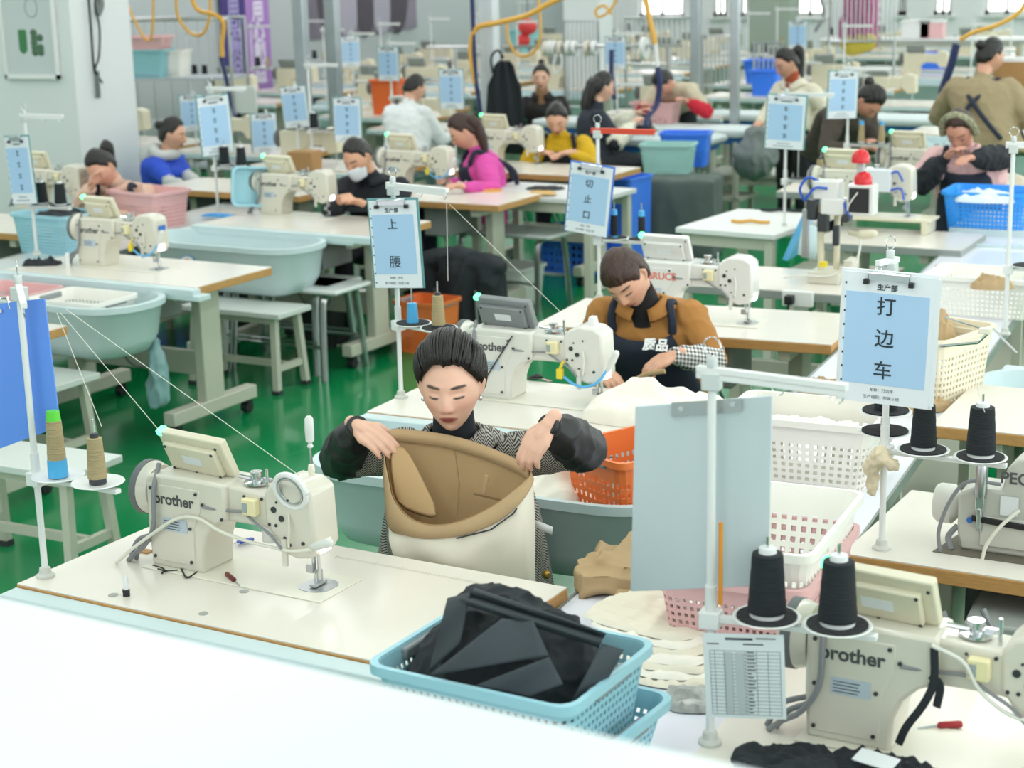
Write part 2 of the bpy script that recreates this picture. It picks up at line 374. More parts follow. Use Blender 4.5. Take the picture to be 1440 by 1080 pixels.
# ================================================================ prototypes
def make_machine(name, body, logo, panel_mat, logo_mat=None, lamp=lamp_glow, full=True, cat='sewing machine'):
    """lockstitch machine; origin on the table under the pillar, +x towards the needle, -y is the logo side"""
    t = thing(name, 'sewing machine', cat)
    mb = MB()
    col = [(-.085, 0), (-.09, .10), (-.088, .235), (-.07, .25), (.08, .252), (.17, .25), (.17, .155), (.135, .14), (.105, .11), (.09, .07), (.085, 0)]
    mb.prism(col, -.062, .062)
    mb.prism([(.10, .145), (.10, .247), (.32, .24), (.35, .24), (.35, .14), (.27, .15), (.2, .15)], -.046, .046)
    mb.prism([(.285, .165), (.285, .245), (.305, .268), (.34, .284), (.40, .280), (.430, .262), (.437, .12), (.42, .092), (.375, .085), (.34, .095)], -.052, .05)
    obj('arm_body', mb, body, t, bevel=.009)
    obj('bed_plate', MB().prism([(-.1, 0), (-.1, .004), (.47, .004), (.47, 0)], -.09, .09), M('bed_enamel', 'e4e1d2', .25), t, bevel=.002)
    o = obj('throat_plate', MB().loft([[(x*.9+.40, y*.8, z) for x, y in rrect(.10, .12, .045)] for z in (.0035, .0055)]), steel, t)
    nb = MB().tube([(.39, 0, .10), (.39, 0, .035)], .0055).tube([(.39, 0, .035), (.39, 0, .006)], .0015, 6).tube([(.405, .0, .10), (.405, 0, .022)], .004)
    obj('needle_bar', nb, chrome, t)
    obj('presser_foot', MB().box((.40, 0, .010), (.018, .05, .006)).box((.402, .005, .028), (.012, .012, .036)).box((.385, -.01, .05), (.02, .01, .02)), steel, t, bevel=.001)
    obj('handwheel', MB().lathe([(.02, -.152), (.055, -.152), (.068, -.142), (.07, -.118), (.062, -.09), (.03, -.088)], (0, 0, .19), 24, 'x'), body, t)
    obj('wheel_rim', MB().lathe([(.066, -.143), (.072, -.139), (.072, -.120), (.066, -.117)], (0, 0, .19), 24, 'x'), rubber, t)
    if logo: text('lettering', logo, .041, logo_mat or logo_ink, t, (.006 if logo != 'BRUCE' else .045, -.0655, .188), (PI/2, 0, 0), .0012)
    # cover plate with screws
    obj('cover_plate', MB().prism([(-.078, .02), (-.078, .225), (.09, .225), (.09, .17), (.066, .12), (.062, .02)], -.0648, -.060), body, t, bevel=.002)
    sc = MB()
    for x, z in ((-.068, .03), (.052, .03), (-.068, .12), (.055, .12), (-.068, .213), (.08, .215), (.10, .19), (.16, .16)): sc.lathe([(.0045, 0), (.0045, .003)], (x, z, 0) if 0 else (x, -.0685, z), 8, 'y')
    obj('screw', sc, darkm, t)
    dk = MB()
    for x, z, r in ((.315, .205, .008), (.338, .185, .008), (.345, .135, .005), (.32, .165, .004), (.36, .12, .004), (.325, .225, .003), (.36, .235, .003), (.30, .165, .004), (.22, .225, .003), (.22, .205, .003), (.275, .225, .004), (.40, .13, .005)): dk.lathe([(r, 0), (r, .004)], (x, -.055 if x > .285 else -.049, z), 10, 'y')
    obj('oil_hole_plug', dk, darkm, t)
    if full:
        obj('rating_plate', MB().b2((-.035, -.0665, .105), (.045, -.0645, .14)), M('plate_blue', 'b9c6d0', .4), t, smooth=False)
        ln = MB()
        for k in range(4): ln.b2((-.03, -.067, .110+k*.007), (.02+.004*(k % 2), -.0664, .112+k*.007))
        obj('print_lines', ln, logo_ink, t, smooth=False)
    # control panel on the pillar
    def TR(m, loc, rx): m.v = [tuple(Matrix.Rotation(-.10, 3, 'Z')@Matrix.Rotation(rx, 3, 'X')@Vector(v)+Vector(loc)) for v in m.v]; return m
    pl, rx = (.04, .0, .305), .42
    body2 = MB().b2((-.11, -.012, -.055), (.115, .012, .055)).prism([(-.09, -.048), (-.09, .03), (.09, .03), (.09, -.048)], -.028, -.010)
    obj('control_panel', TR(body2, pl, rx), panel_mat, t, bevel=.004)
    obj('panel_label', TR(MB().b2((-.03, -.0295, -.02), (.035, -.0282, .005)), pl, rx), paper, t, smooth=False)
    obj('panel_display', TR(MB().b2((-.10, .012, -.05), (.11, .0135, .05)), pl, rx), black, t, smooth=False)
    obj('indicator_light', TR(MB().b2((-.114, -.013, .042), (-.094, .013, .058)), pl, rx), green_led, t, bevel=.003)
    ps = MB()
    for x, z in ((-.08, -.045), (.085, -.045), (-.08, .025), (.085, .025), (.0, -.047), (.112, .05)): ps.lathe([(.004, 0), (.004, .003)], (x, -.031, z), 8, 'y')
    obj('panel_screw', TR(ps, pl, rx), darkm, t)
    obj('panel_bracket', MB().box((.03, .01, .252), (.05, .02, .03)), steel, t)
    # tension box, thread guides, top hardware
    obj('sensor_box', MB().b2((.225, -.068, .182), (.268, -.045, .225)), M('cream_plastic', 'e8deb0', .35), t, bevel=.004)
    obj('sensor_label', MB().b2((.229, -.0695, .19), (.244, -.068, .215)), M('label_grey', '9aa4a4', .5), t, smooth=False)
    obj('bobbin_winder', MB().lathe([(.032, 0), (.032, .005), (.012, .008), (.012, .02), (.016, .022), (.016, .03)], (.225, .0, .247), 16).tube([(.17, 0, .258), (.21, 0, .256)], .006).box((.255, .01, .256), (.03, .008, .01)), chrome, t)
    obj('thread_post', MB().tube([(.275, -.02, .24), (.275, -.02, .295)], .004).lathe([(.004, .03), (.009, .031), (.009, .036), (.004, .037)], (.33, .02, .24), 10), chrome, t)
    obj('take_up_lever', MB().tube([(.36, -.052, .2), (.37, -.066, .17), (.365, -.066, .12)], .0035, 6).box((.345, -.056, .1), (.014, .008, .07)), body, t)
    # cables
    cb = MB()
    cb.tube(curve_pts([(-.06, -.035, .27), (-.05, -.075, .21), (-.055, -.078, .12), (-.09, -.078, .06), (-.13, -.07, .03), (-.16, -.07, .003)]), .0065, 8)
    if full: cb.tube(curve_pts([(-.085, -.06, .07), (-.125, -.06, .045), (-.15, -.05, .003)]), .006, 8).tube(curve_pts([(-.085, -.045, .08), (-.14, -.05, .055), (-.17, -.05, .003)]), .006, 8)
    cb.tube(curve_pts([(.10, -.066, .185), (.16, -.056, .182), (.22, -.054, .185), (.24, -.06, .178), (.275, -.06, .158), (.31, -.062, .14), (.34, -.062, .11)]), .0038, 6)
    obj('grey_cables', cb, cable, t)
    # lamp at the needle
    obj('needle_lamp', MB().box((.434, -.01, .118), (.006, .045, .032)), lamp, t, bevel=.002)
    return t
def local_label(t): return t
def split(root, names):
    """turn the loose pieces of the named children into parts of their own"""
    for o in [c for c in root.children_recursive if c.type == 'MESH' and c.name.split('.')[0] in names]:
        me = o.data; n = len(me.vertices); par = list(range(n))
        def find(a):
            while par[a] != a: par[a] = par[par[a]]; a = par[a]
            return a
        for e in me.edges:
            a, b = find(e.vertices[0]), find(e.vertices[1])
            if a != b: par[a] = b
        roots = {}
        for i in range(n): roots.setdefault(find(i), []).append(i)
        if len(roots) < 2: continue
        base = names[o.name.split('.')[0]]
        for vs in roots.values():
            mp = {v: i for i, v in enumerate(vs)}; m = MB().add([me.vertices[v].co for v in vs], [tuple(mp[v] for v in p.vertices) for p in me.polygons if p.vertices[0] in mp])
            q = obj(base, m, me.materials[0], o.parent); q.matrix_local = o.matrix_local.copy()
            for md in o.modifiers:
                if md.type == 'BEVEL': k = q.modifiers.new('b', 'BEVEL'); k.width = md.width; k.segments = 2; k.limit_method = 'ANGLE'; k.angle_limit = .6
        bpy.data.objects.remove(o)
    return root
proto_m = make_machine('sewing_machine', beige, 'brother', beige2)
proto_mg = make_machine('sewing_machine', M('machine_enamel_clean', 'dddcd3', .25, coat=.3), 'brother', M('panel_grey', '84898a', .35))
proto_b = make_machine('sewing_machine', mwhite, 'BRUCE', mwhite, M('logo_red', 'e0776a', .5))
def make_far_machine():
    t = thing('sewing_machine', 'beige sewing machine in the far rows', 'sewing machine')
    mb = MB().prism([(-.09, 0), (-.09, .25), (.17, .25), (.17, .155), (.1, .11), (.085, 0)], -.062, .062)
    mb.prism([(.16, .15), (.16, .247), (.40, .25), (.40, .14)], -.046, .046).prism([(.285, .16), (.285, .245), (.34, .284), (.43, .265), (.437, .1), (.35, .09)], -.052, .05)
    obj('arm_body', mb, beige2, t, bevel=.008)
    obj('handwheel', MB().lathe([(.02, -.152), (.068, -.142), (.07, -.118), (.03, -.088)], (0, 0, .19), 16, 'x'), rubber, t)
    obj('control_panel', MB().box((.04, .0, .305), (.22, .03, .11), rx=.42), frame_dark, t)
    obj('needle_bar', MB().tube([(.39, 0, .10), (.39, 0, .0)], .005), chrome, t)
    obj('motor_box', MB().box((-.02, .02, .03), (.2, .16, .06)), beige, t)
    return t
for _m_ in (proto_m, proto_mg, proto_b): split(_m_, {'grey_cables': 'cable', 'oil_hole_plug': 'oil_hole_plug', 'thread_post': 'thread_post'})
proto_far = make_far_machine()

def make_table(w=1.26, d=.60, z=.78, casters=True, side_box=True, name='sewing_table', edge=None):
    t = thing(name, 'sewing table', 'table')
    obj('edge_band', MB().b2((-w/2, -d/2, z-.042), (w/2, d/2, z-.003)), edge or wood_edge, t, bevel=.003)
    obj('tabletop', MB().b2((-w/2+.002, -d/2+.002, z-.003), (w/2-.002, d/2-.002, z)), laminate, t, smooth=False)
    for s in (-1, 1):
        x = s*(w/2-.2)
        l = obj('leg', MB().b2((x-.03, -.075, .14), (x+.03, .075, z-.045)), frame_grey, t, bevel=.006)
        obj('head_bar', MB().b2((x-.025, -d/2+.04, z-.09), (x+.025, d/2-.04, z-.043)), frame_grey, l, bevel=.004)
        f = obj('foot', MB().b2((x-.035, -.33, .075), (x+.035, .33, .145)), frame_grey, t, bevel=.006)
        if casters:
            for sy in (-.28, .28):
                obj('caster', MB().lathe([(.008, -.022), (.03, -.020), (.03, .020), (.008, .022)], (x, sy, .032) if 0 else (x, sy, .032), 14, 'x').box((x, sy, .06), (.05, .035, .02)), black, f)
    obj('crossbar', MB().b2((-w/2+.2, -.02, .26), (w/2-.2, .03, .38)), frame_grey, t, bevel=.004)
    if side_box:
        obj('control_box', MB().b2((.02, -.2, z-.24), (.2, .1, z-.045)), frame_dark, t, bevel=.01)
        obj('motor_tray', MB().b2((-.35, -.15, z-.2), (-.08, .12, z-.045)), M('tray_plastic', '3c4143', .5), t, bevel=.01)
        obj('cable_loop', MB().tube(curve_pts([(.1, -.1, z-.24), (.2, -.15, .35), (.05, -.12, .3), (-.1, -.05, .36), (-.2, 0, z-.2)]), .006, 6), cable, t)
        obj('knee_lifter', MB().tube([(-.05, .1, z-.1), (-.02, .18, .62), (.0, .2, .55)], .008, 6).box((.0, .2, .53), (.09, .02, .05)), darkm, t)
    return t
proto_t = make_table()
proto_small = None
def make_desk(w, d, z, mat_top=None, legs=.05, name='work_table'):
    t = thing(name, 'work table', 'table')
    obj('tabletop', MB().b2((-w/2, -d/2, z-.03), (w/2, d/2, z)), mat_top or white, t, bevel=.003)
    for sx in (-1, 1):
        for sy in (-1, 1):
            x, y = sx*(w/2-legs), sy*(d/2-legs)
            obj('leg', MB().b2((x-legs/2, y-legs/2, 0), (x+legs/2, y+legs/2, z-.03)), frame_grey, t, bevel=.003)
    ap = MB()
    for sy in (-1, 1): ap.b2((-w/2+legs, sy*(d/2-legs)-.012, z-.10), (w/2-legs, sy*(d/2-legs)+.012, z-.03))
    obj('apron', ap, frame_grey, t)
    split(t, {'apron': 'apron_rail'})
    for sx in (-1, 1): obj('stretcher', MB().b2((sx*(w/2-legs)-.015, -d/2+legs, .15), (sx*(w/2-legs)+.015, d/2-legs, .19)), frame_grey, t)
    return t
def make_bench():
    t = thing('bench', 'bench', 'bench')
    obj('seat', MB().b2((-.34, -.15, .42), (.34, .15, .45)), M('bench_top', 'd3d9d4', .35), t, bevel=.004)
    for sx in (-1, 1):
        for sy in (-1, 1):
            l = obj('leg', MB().loft([[(sx*.27+a*.018+sx*.02*k, sy*.10+b*.018+sy*.03*k, .42-.4*k) for a, b in ((-1, -1), (1, -1), (1, 1), (-1, 1))] for k in (0, 1)]), frame_grey, t)
            obj('rubber_foot', MB().box((sx*.29, sy*.13, .012), (.044, .044, .024)), darkm, l)
        obj('end_rail', MB().b2((sx*.28-.013, -.12, .12), (sx*.28+.013, .12, .155)), frame_grey, t)
    obj('stretcher', MB().b2((-.28, -.013, .12), (.28, .013, .155)), frame_grey, t)
    obj('apron', MB().b2((-.27, -.12, .385), (.27, -.10, .42)).b2((-.27, .10, .385), (.27, .12, .42)), frame_grey, t)
    return t
def make_stool():
    t = thing('stool', 'stool', 'stool')
    obj('seat', MB().b2((-.24, -.15, .44), (.24, .15, .465)), M('stool_top', 'cfd6d4', .35), t, bevel=.01)
    for sx in (-1, 1):
        pts = [(sx*.19, -.17, 0), (sx*.18, -.14, .36), (sx*.18, -.11, .42), (sx*.18, 0, .435), (sx*.18, .11, .42), (sx*.18, .14, .36), (sx*.19, .17, 0)]
        obj('leg_hoop', MB().tube(curve_pts(pts, 30), .013, 8), steel, t)
    obj('foot_rail', MB().tube([(-.19, .155, .17), (.19, .155, .17)], .010).tube([(-.19, -.155, .17), (.19, -.155, .17)], .010), steel, t)
    return t
proto_bench = split(make_bench(), {'apron': 'apron_rail'}); proto_stool = split(make_stool(), {'foot_rail': 'foot_rail'})

def make_stand(arm=.27, arm_mat=None, saucers=2, ring=True, h=.75, lower=.27, name='thread_stand', white_s=True, up=0, sx=(.075, .205), larm=.27):
    t = thing(name, 'thread stand', 'thread stand')
    am = arm_mat or white
    obj('pole', MB().tube([(0, 0, 0), (0, 0, h)], .0085, 12).tube([(0, 0, lower-.03), (0, 0, lower+.06)], .0115, 12), white, t)
    obj('base_collar', MB().lathe([(.024, 0), (.024, .006), (.016, .012), (.014, .025), (.0087, .027)], (0, 0, 0), 16), M('collar_grey', 'c8c9c2', .4), t)
    ua = obj('upper_arm', MB().b2((-.03, -.008, h-.002), (arm, .008, h+.012)).b2((-.03, -.008, h-.012), (arm, -.0055, h+.002)), am, t, bevel=.002)
    obj('top_clamp', MB().box((0, 0, h-.015), (.035, .03, .035)).lathe([(.011, 0), (.011, .022)], (0, 0, h+.01), 10), M('clear_plastic', 'c9cfcd', .25), t, bevel=.003)
    hk = MB()
    for x in (arm*.5, arm*.93): hk.tube([(x+.012*math.sin(a), 0, h-.014-.012*math.cos(a)+.0) for a in np.linspace(0, 5.5, 12)], .0015, 6)
    if ring: hk.tube([(.0+.018*math.cos(a), 0, h+.05+.018*math.sin(a)) for a in np.linspace(0, 6.28, 16)], .0015, 6)
    for o_ in (ua, obj('thread_ring', hk, chrome, t)): o_.rotation_euler = (0, 0, up)
    obj('lower_arm', MB().b2((-.02, -.010, lower-.012), (larm, .010, lower)).box((0, 0, lower-.008), (.04, .036, .034)), white, t, bevel=.002)
    for i in range(saucers):
        x = sx[i]; s = obj('saucer', MB().lathe([(.002, .004), (.04, .003), (.064, .010), (.066, .008), (.04, 0), (.002, 0)], (x, 0, lower+.002), 28), white, t)
        if not white_s: obj('foam_pad', MB().lathe([(.058, .008), (.058, .012)], (x, 0, lower+.001), 24), pad, s)
        obj('spindle', MB().tube([(x, 0, lower), (x, 0, lower+.17)], .003), chrome, s)
    return t
proto_f = make_stand(up=-.75); proto_w = make_stand(white_s=False, sx=(.10, .245), larm=.31, up=-1.9, arm=.05); proto_v = make_stand(white_s=False, sx=(.11, .245), larm=.32, up=-.22); proto_s = make_stand(); proto_sk = make_stand(white_s=False); proto_sr = make_stand(arm_mat=M('red_bar', 'd8492f', .4), white_s=False)
def make_cone(r0, r1, h, ym, cm, top=None, label='thread cone', base=None):
    t = thing('thread_cone', label, 'thread cone')
    pr = [(r0*.6, .012)]+[(r0+(r1-r0)*k/8+(.0006 if k % 2 else 0), .014+(h-.02)*k/8) for k in range(9)]+[(r1*.5, h-.004)]
    obj('yarn', MB().lathe(pr, n=24), ym, t)
    obj('cone_core', MB().lathe([(r0*.9, 0), (r0*.88, .016), (r1*.6, h-.006), (r1*.55, h+.006), (r1*.3, h+.006)], n=20), cm, t)
    if top: obj('cone_tip', MB().lathe([(r1*1.0, h-.012), (r1*.85, h+.018), (r1*.8, h+.018)], n=18), top, t)
    if base: obj('cone_base', MB().lathe([(r0*1.05, 0), (r0*1.0, .045), (r0*.9, .045)], n=18), base, t)
    return t
cone_k = make_cone(.033, .026, .125, yarn_k, cone_w); cone_big = make_cone(.037, .029, .135, yarn_k, cone_w)
cone_t = make_cone(.024, .018, .12, yarn_t, darkm)
cone_tb = make_cone(.022, .016, .125, yarn_t, cone_w, top=cone_b)
cone_kb = make_cone(.016, .015, .11, yarn_k, cone_b, top=cone_b)

def make_sign(title, chars, foot, w=.21, h=.30, back=paper, size=.052, glyph=None):
    t = thing('clipboard_sign', 'clipboard sign', 'sign')
    obj('clipboard', MB().b2((-w/2-.008, .003, -h), (w/2+.008, .008, .006)), back, t, bevel=.002)
    obj('plastic_sleeve', MB().b2((-w/2, -.002, -h+.002), (w/2, .003, -.002)), M('sleeve_white', 'dfe6ea', .18), t, smooth=False)
    obj('printed_sheet', MB().b2((-w/2+.008, -.0032, -h+.05), (w/2-.012, -.002, -.05)), sign_blue, t, smooth=False)
    c = obj('clip', MB().b2((-.05, -.012, -.018), (.05, .006, .004)).tube([(-.05, -.01, -.018), (-.05, -.016, .0), (.05, -.016, .0), (.05, -.01, -.018)], .002, 6), chrome, t, bevel=.002)
    obj('clip_grip', MB().box((-.055, -.010, -.022), (.012, .016, .012)).box((.055, -.010, -.022), (.012, .016, .012)), black, c)
    hl = MB()
    for k in range(9): hl.box((-w/2+.006, -.0028, -.03-k*(h-.05)/8), (.004, .001, .005))
    obj('punch_hole', hl, ink, t, smooth=False)
    if title: text('lettering', title, .017, ink, t, (-.004, -.0036, -.036), bold=.0004)
    n = len(chars)
    for i, ch in enumerate(chars):
        z = -.05-(h-.10)*(i+.5)/n
        if n == 2: z = (-.085, -h+.09)[i]
        if n == 3: z = (-.085, -.085-(h-.17)/2, -h+.085)[i]
        text('lettering', ch, size*(1.08 if ch != '腰' else 1.25), ink, t, (-.004, -.0045, z), bold=.0004 if ch != '腰' else 0)
    if glyph:                                # too small to read in the photograph: plain dark marks
        g = MB()
        for i in range(glyph):
            z = -.05-(h-.10)*(i+.5)/glyph; s = size*.35
            g.b2((-s, -.0045, z+s*.5), (s, -.0035, z+s*.75)).b2((-s*.2, -.0045, z-s), (s*.1, -.0035, z+s)).b2((-s*.8, -.0045, z-s*.6), (s*.9, -.0035, z-s*.35))
        obj('print_mark', g, ink, t, smooth=False)
    f = MB()
    if not foot:
        for k in (0, 1): f.b2((-.04-k*.02, -.0028, -h+.03-k*.015), (.03+k*.02, -.0022, -h+.034-k*.015))
        f.b2((-.03, -.0028, -.038), (.03, -.0022, -.03)); obj('print_lines', f, M('ink_pale', '6c7880', .6), t, smooth=False)
    else:
        for k, s in enumerate(foot): text('lettering', s, .0100, ink, t, (-.004, -.0036, -h+.036-k*.018), bold=0)
    return t

def make_basket(w, d, h, mat, hole=(20, 6), taper=.86, handle=None, solid_frac=.25, rim=.012, cat='basket', name='plastic_basket', label='basket'):
    t = thing(name, label, cat)
    def ring(z, s):
        r = rrect(w*s, d*s, .03, 3); r2 = []
        n = len(r)
        for i in range(n):
            a, b = r[i], r[(i+1) % n]; L = math.hypot(b[0]-a[0], b[1]-a[1]); k = max(1, round(L/(w/hole[0])))
            for j in range(k): r2.append((a[0]+(b[0]-a[0])*j/k, a[1]+(b[1]-a[1])*j/k, z))
        return r2
    base = ring(0, taper); top_ = ring(h, 1); n = min(len(base), len(top_))
    if len(base) != len(top_):
        top_ = [(x/taper, y/taper, h) for x, y, z in base]
    n = len(base); z1 = h*(1-solid_frac); rows = hole[1]
    def lv(z):
        k = z/h; return [Vector(base[i]).lerp(Vector(top_[i]), k) for i in range(n)]
    L = [lv(.02*h+(z1-.02*h)*r/rows) for r in range(rows+1)]
    mb = MB(); full = MB()
    for r in range(rows):
        for i in range(n):
            j = (i+1) % n; a, b, c, e = L[r][i], L[r][j], L[r+1][j], L[r+1][i]; m = (a+b+c+e)/4
            if (a-b).length < w/hole[0]*.6: mb.add([a, b, c, e], [(0, 1, 2, 3)]); continue
            q = [m+(p-m)*.52 for p in (a, b, c, e)]
            mb.add([a, b, c, e]+q, [(0, 1, 5, 4), (1, 2, 6, 5), (2, 3, 7, 6), (3, 0, 4, 7)])
    bot = lv(0); mb.add(bot+L[0], [(i, (i+1) % n, n+(i+1) % n, n+i) for i in range(n)])
    mb.add(bot, [tuple(reversed(range(n)))])
    tp = lv(h); mb.add(L[-1]+tp, [(i, (i+1) % n, n+(i+1) % n, n+i) for i in range(n)])
    obj('basket_wall', mb, mat, t, solid=.003, smooth=False, fix=False)
    outer = [(x*(1+2*rim/w), y*(1+2*rim/d), h) for x, y, z in tp]; dn = [(x, y, h-rim*1.3) for x, y, z in outer]; up = [(x, y, h+.004) for x, y, z in outer]; inn = [(p[0], p[1], h+.004) for p in tp]
    obj('rim', MB().loft([dn, up, inn, [(p[0], p[1], h-.002) for p in tp]], cap=False), mat, t, fix=True)
    for s in (-1, 1):
        if handle: obj('handle', MB().b2((s*w/2*.985-.012, -.07, h-.028), (s*w/2*.985+.012, .07, h-.002)), handle, t, bevel=.005)
        else: obj('handle_slot', MB().b2((s*w/2*.975-.004, -.06, h-.05), (s*w/2*.975+.004, .06, h-.025)), mat, t, bevel=.003)
    return t

def make_tub(w=1.15, d=.46, h=.27, name='fabric_tub', emblem=True, mat=bluegrey):
    """deep rounded tub hung along the front of a sewing table; origin at the rim centre"""
    t = thing(name, 'fabric tub', 'tub')
    def rg(s, z, r): return [(x, y, z) for x, y in rrect(w*s[0], d*s[1], r, 7)]
    rings = [rg((.72, .5), -h, .08), rg((.84, .68), -h+.02, .12), rg((.92, .84), -h+.09, .16), rg((.965, .93), -.03, .18), rg((.97, .94), -.028, .18), rg((1.0, 1.0), -.028, .2), rg((1.0, 1.0), 0, .2),
             rg((.95, .90), 0, .18), rg((.94, .88), -.02, .17), rg((.90, .8), -h+.10, .15), rg((.8, .62), -h+.03, .11), rg((.6, .4), -h+.015, .06)]
    obj('tub_body', MB().loft(rings), mat, t, angle=1.0)
    if emblem:
        e = MB().lathe([(.052, 0), (.052, .002)], (0, 0, 0), 28, 'y'); a = obj('emblem', e, M('emblem_blue', '4b8fc0', .5), t); a.location = (-.12, -d/2*.93-.004, -.10); a.scale = (1, 1, .72); a.rotation_euler = (-.1, 0, 0)
        b = obj('emblem_ring', MB().lathe([(.044, -.001), (.044, .003)], (0, -.002, 0), 28, 'y'), M('emblem_white', 'e8eef0', .5), a)
        c = obj('emblem_mark', MB().lathe([(.024, -.001), (.024, .003)], (0, -.005, 0), 20, 'y'), M('emblem_orange', 'ef7d4e', .5), a)
    obj('bracket', MB().b2((-w/2+.05, d/2-.03, -.03), (w/2+.10, d/2+.05, -.004)), mat, t, bevel=.003)
    return t
def cloth_heap(name, w, d, h, mat, seed=0, folds=6, n=56, sub=0, power=2.0, sharp=1.0, drop=0, skirt=0):
    """a heap of soft fabric: height field with directional folds; origin at its base"""
    rnd = random.Random(seed); ang = [rnd.uniform(0, PI) for _ in range(folds)]; fr = [rnd.uniform(4, 11) for _ in range(folds)]; ph = [rnd.uniform(0, 6) for _ in range(folds)]
    mb = MB(); vs = []; fs = []
    for i in range(n+1):
        for j in range(n+1):
            u = -1+2*i/n; v = -1+2*j/n
            # square -> disc-ish with ragged edge
            x = u*math.sqrt(1-v*v*.35); y = v*math.sqrt(1-u*u*.35)
            q = noise.noise(Vector((x*1.6+seed, y*1.6, 3.1)))
            r = max(abs(u), abs(v)); edge = 1+.12*noise.noise(Vector((math.atan2(y, x)*1.3+seed*.7, 1.7, seed)))
            f = 0
            for k in range(folds):
                s = math.sin(fr[k]*(x*math.cos(ang[k])+y*math.sin(ang[k]))+ph[k]+3*noise.noise(Vector((x*1.4, y*1.4, k+seed)))); f += (1-abs(s))**sharp/folds
            env = max(0, 1-r**power)
            z = h*env**.55*(.82+.4*q)+min(h*.6, .022)*env**.5*(f-.5)*2
            if r > .995: z = 0
            vs.append((x*w/2*edge, y*d/2*edge, max(z, 0)+.004 if r < .995 else .001-drop))
    for i in range(n):
        for j in range(n):
            a = i*(n+1)+j; fs.append((a, a+n+1, a+n+2, a+1))
    mb.add(vs, fs); o = obj(name, mb, mat, fix=True, angle=1.2)
    return o
# ================================================================ sewing stations, near ones placed one by one
def table_at(x0, x1, y0, y1, rz, label, group=None, t=None):
    cx, cy = (x0+x1)/2, (y0+y1)/2
    return place(proto_t, (cx, cy, 0), rz, label, group)
TZ = .78
front_t = table_at(-2.82, -1.50, 3.17, 3.83, math.radians(-6.5), 'cream sewing table in the foreground with the woman in herringbone behind it')
t2 = table_at(-2.74, -1.52, 5.0, 5.66, math.radians(-3), 'cream sewing table where the woman in the brown coat works')
t3 = table_at(-2.78, -1.50, 6.52, 7.18, 0, 'white sewing table under the white machine behind the brown coat')
tL1 = table_at(-5.86, -4.62, 6.90, 7.52, math.radians(-6), 'cream sewing table at left with a baskets-filled tub at its front edge')
tM = table_at(-5.80, -4.46, 8.52, 9.12, math.radians(-6), 'sewing table where the man in the face mask works')
tP = table_at(-5.60, -4.28, 9.78, 10.42, math.radians(-6), 'sewing table where the woman in pink works')
tY = table_at(-5.40, -4.15, 11.25, 11.80, math.radians(-6), 'sewing table where the woman in yellow works')
tR1 = table_at(-.90, .36, 4.10, 4.75, math.radians(-6), 'cream sewing table at right carrying the grey overlock machine')
tR2 = table_at(-.92, .34, 5.42, 6.08, math.radians(-4), 'empty cream table corner at the right edge behind the overlock')
tR0 = table_at(-.92, .34, 2.92, 3.46, math.radians(-4), 'sewing table in the right foreground corner under the black fabric scraps')
tL0 = table_at(-7.7, -6.5, 8.02, 8.62, math.radians(-5), 'sewing table of the woman in the peach jacket at the left edge')
tL00 = table_at(-5.95, -4.75, 5.42, 5.96, math.radians(-5), 'table corner with plywood edge behind the blue board at left')
_lb = P(350, 262, z=.78); tLB = table_at(_lb[0]-.6, _lb[0]+.6, _lb[1]-.25, _lb[1]+.25, math.radians(-5), 'table with plywood edge beside the woman in blue')
tRY = table_at(-1.55, -.30, 9.60, 10.20, math.radians(-3), 'sewing table of the woman in the pink padded jacket')
# machines
mrz = math.radians(-6.5)
m1 = place(proto_m, (-2.48, 3.56, TZ), mrz, 'beige sewing machine on the front table with a screwdriver standing on its head')
m2 = place(proto_mg, P(700, 555, z=TZ)[:2]+(TZ,), math.radians(-4), 'cream sewing machine with grey panel in front of the woman in the brown coat')
mB = place(proto_b, (-2.33, 6.85, TZ), math.radians(-2), 'white sewing machine with red lettering behind the brown coat')
m3 = place(proto_m, P(140, 372, z=TZ)[:2]+(TZ,), math.radians(-6), 'cream sewing machine at left with yellow connector and bright lamp')
m4 = place(proto_m, P(388, 300, z=TZ)[:2]+(TZ,), math.radians(-6), 'cream sewing machine worked by the man in the face mask')
m5 = place(proto_m, P(560, 262, z=TZ)[:2]+(TZ,), math.radians(-6), 'cream sewing machine worked by the woman in pink')
m6 = place(proto_m, P(690, 228, z=TZ)[:2]+(TZ,), math.radians(-6), 'cream sewing machine worked by the woman in yellow')
m7 = place(proto_m, P(1205, 1030, z=TZ)[:2]+(TZ,), math.radians(-5), 'large beige sewing machine in the right foreground with black ribbon tied on it')
m8 = place(proto_m, P(1266, 262, z=TZ)[:2]+(TZ,), math.radians(-4), 'cream sewing machine worked by the woman in the pink padded jacket')
m9 = place(proto_m, P(50, 290, z=TZ)[:2]+(TZ,), math.radians(-5), 'cream sewing machine worked by the woman in the peach jacket')
for m in (m4, m5, m6):
    for ch in m.children:
        if ch.name.startswith('needle_lamp') and m is not m4: pass
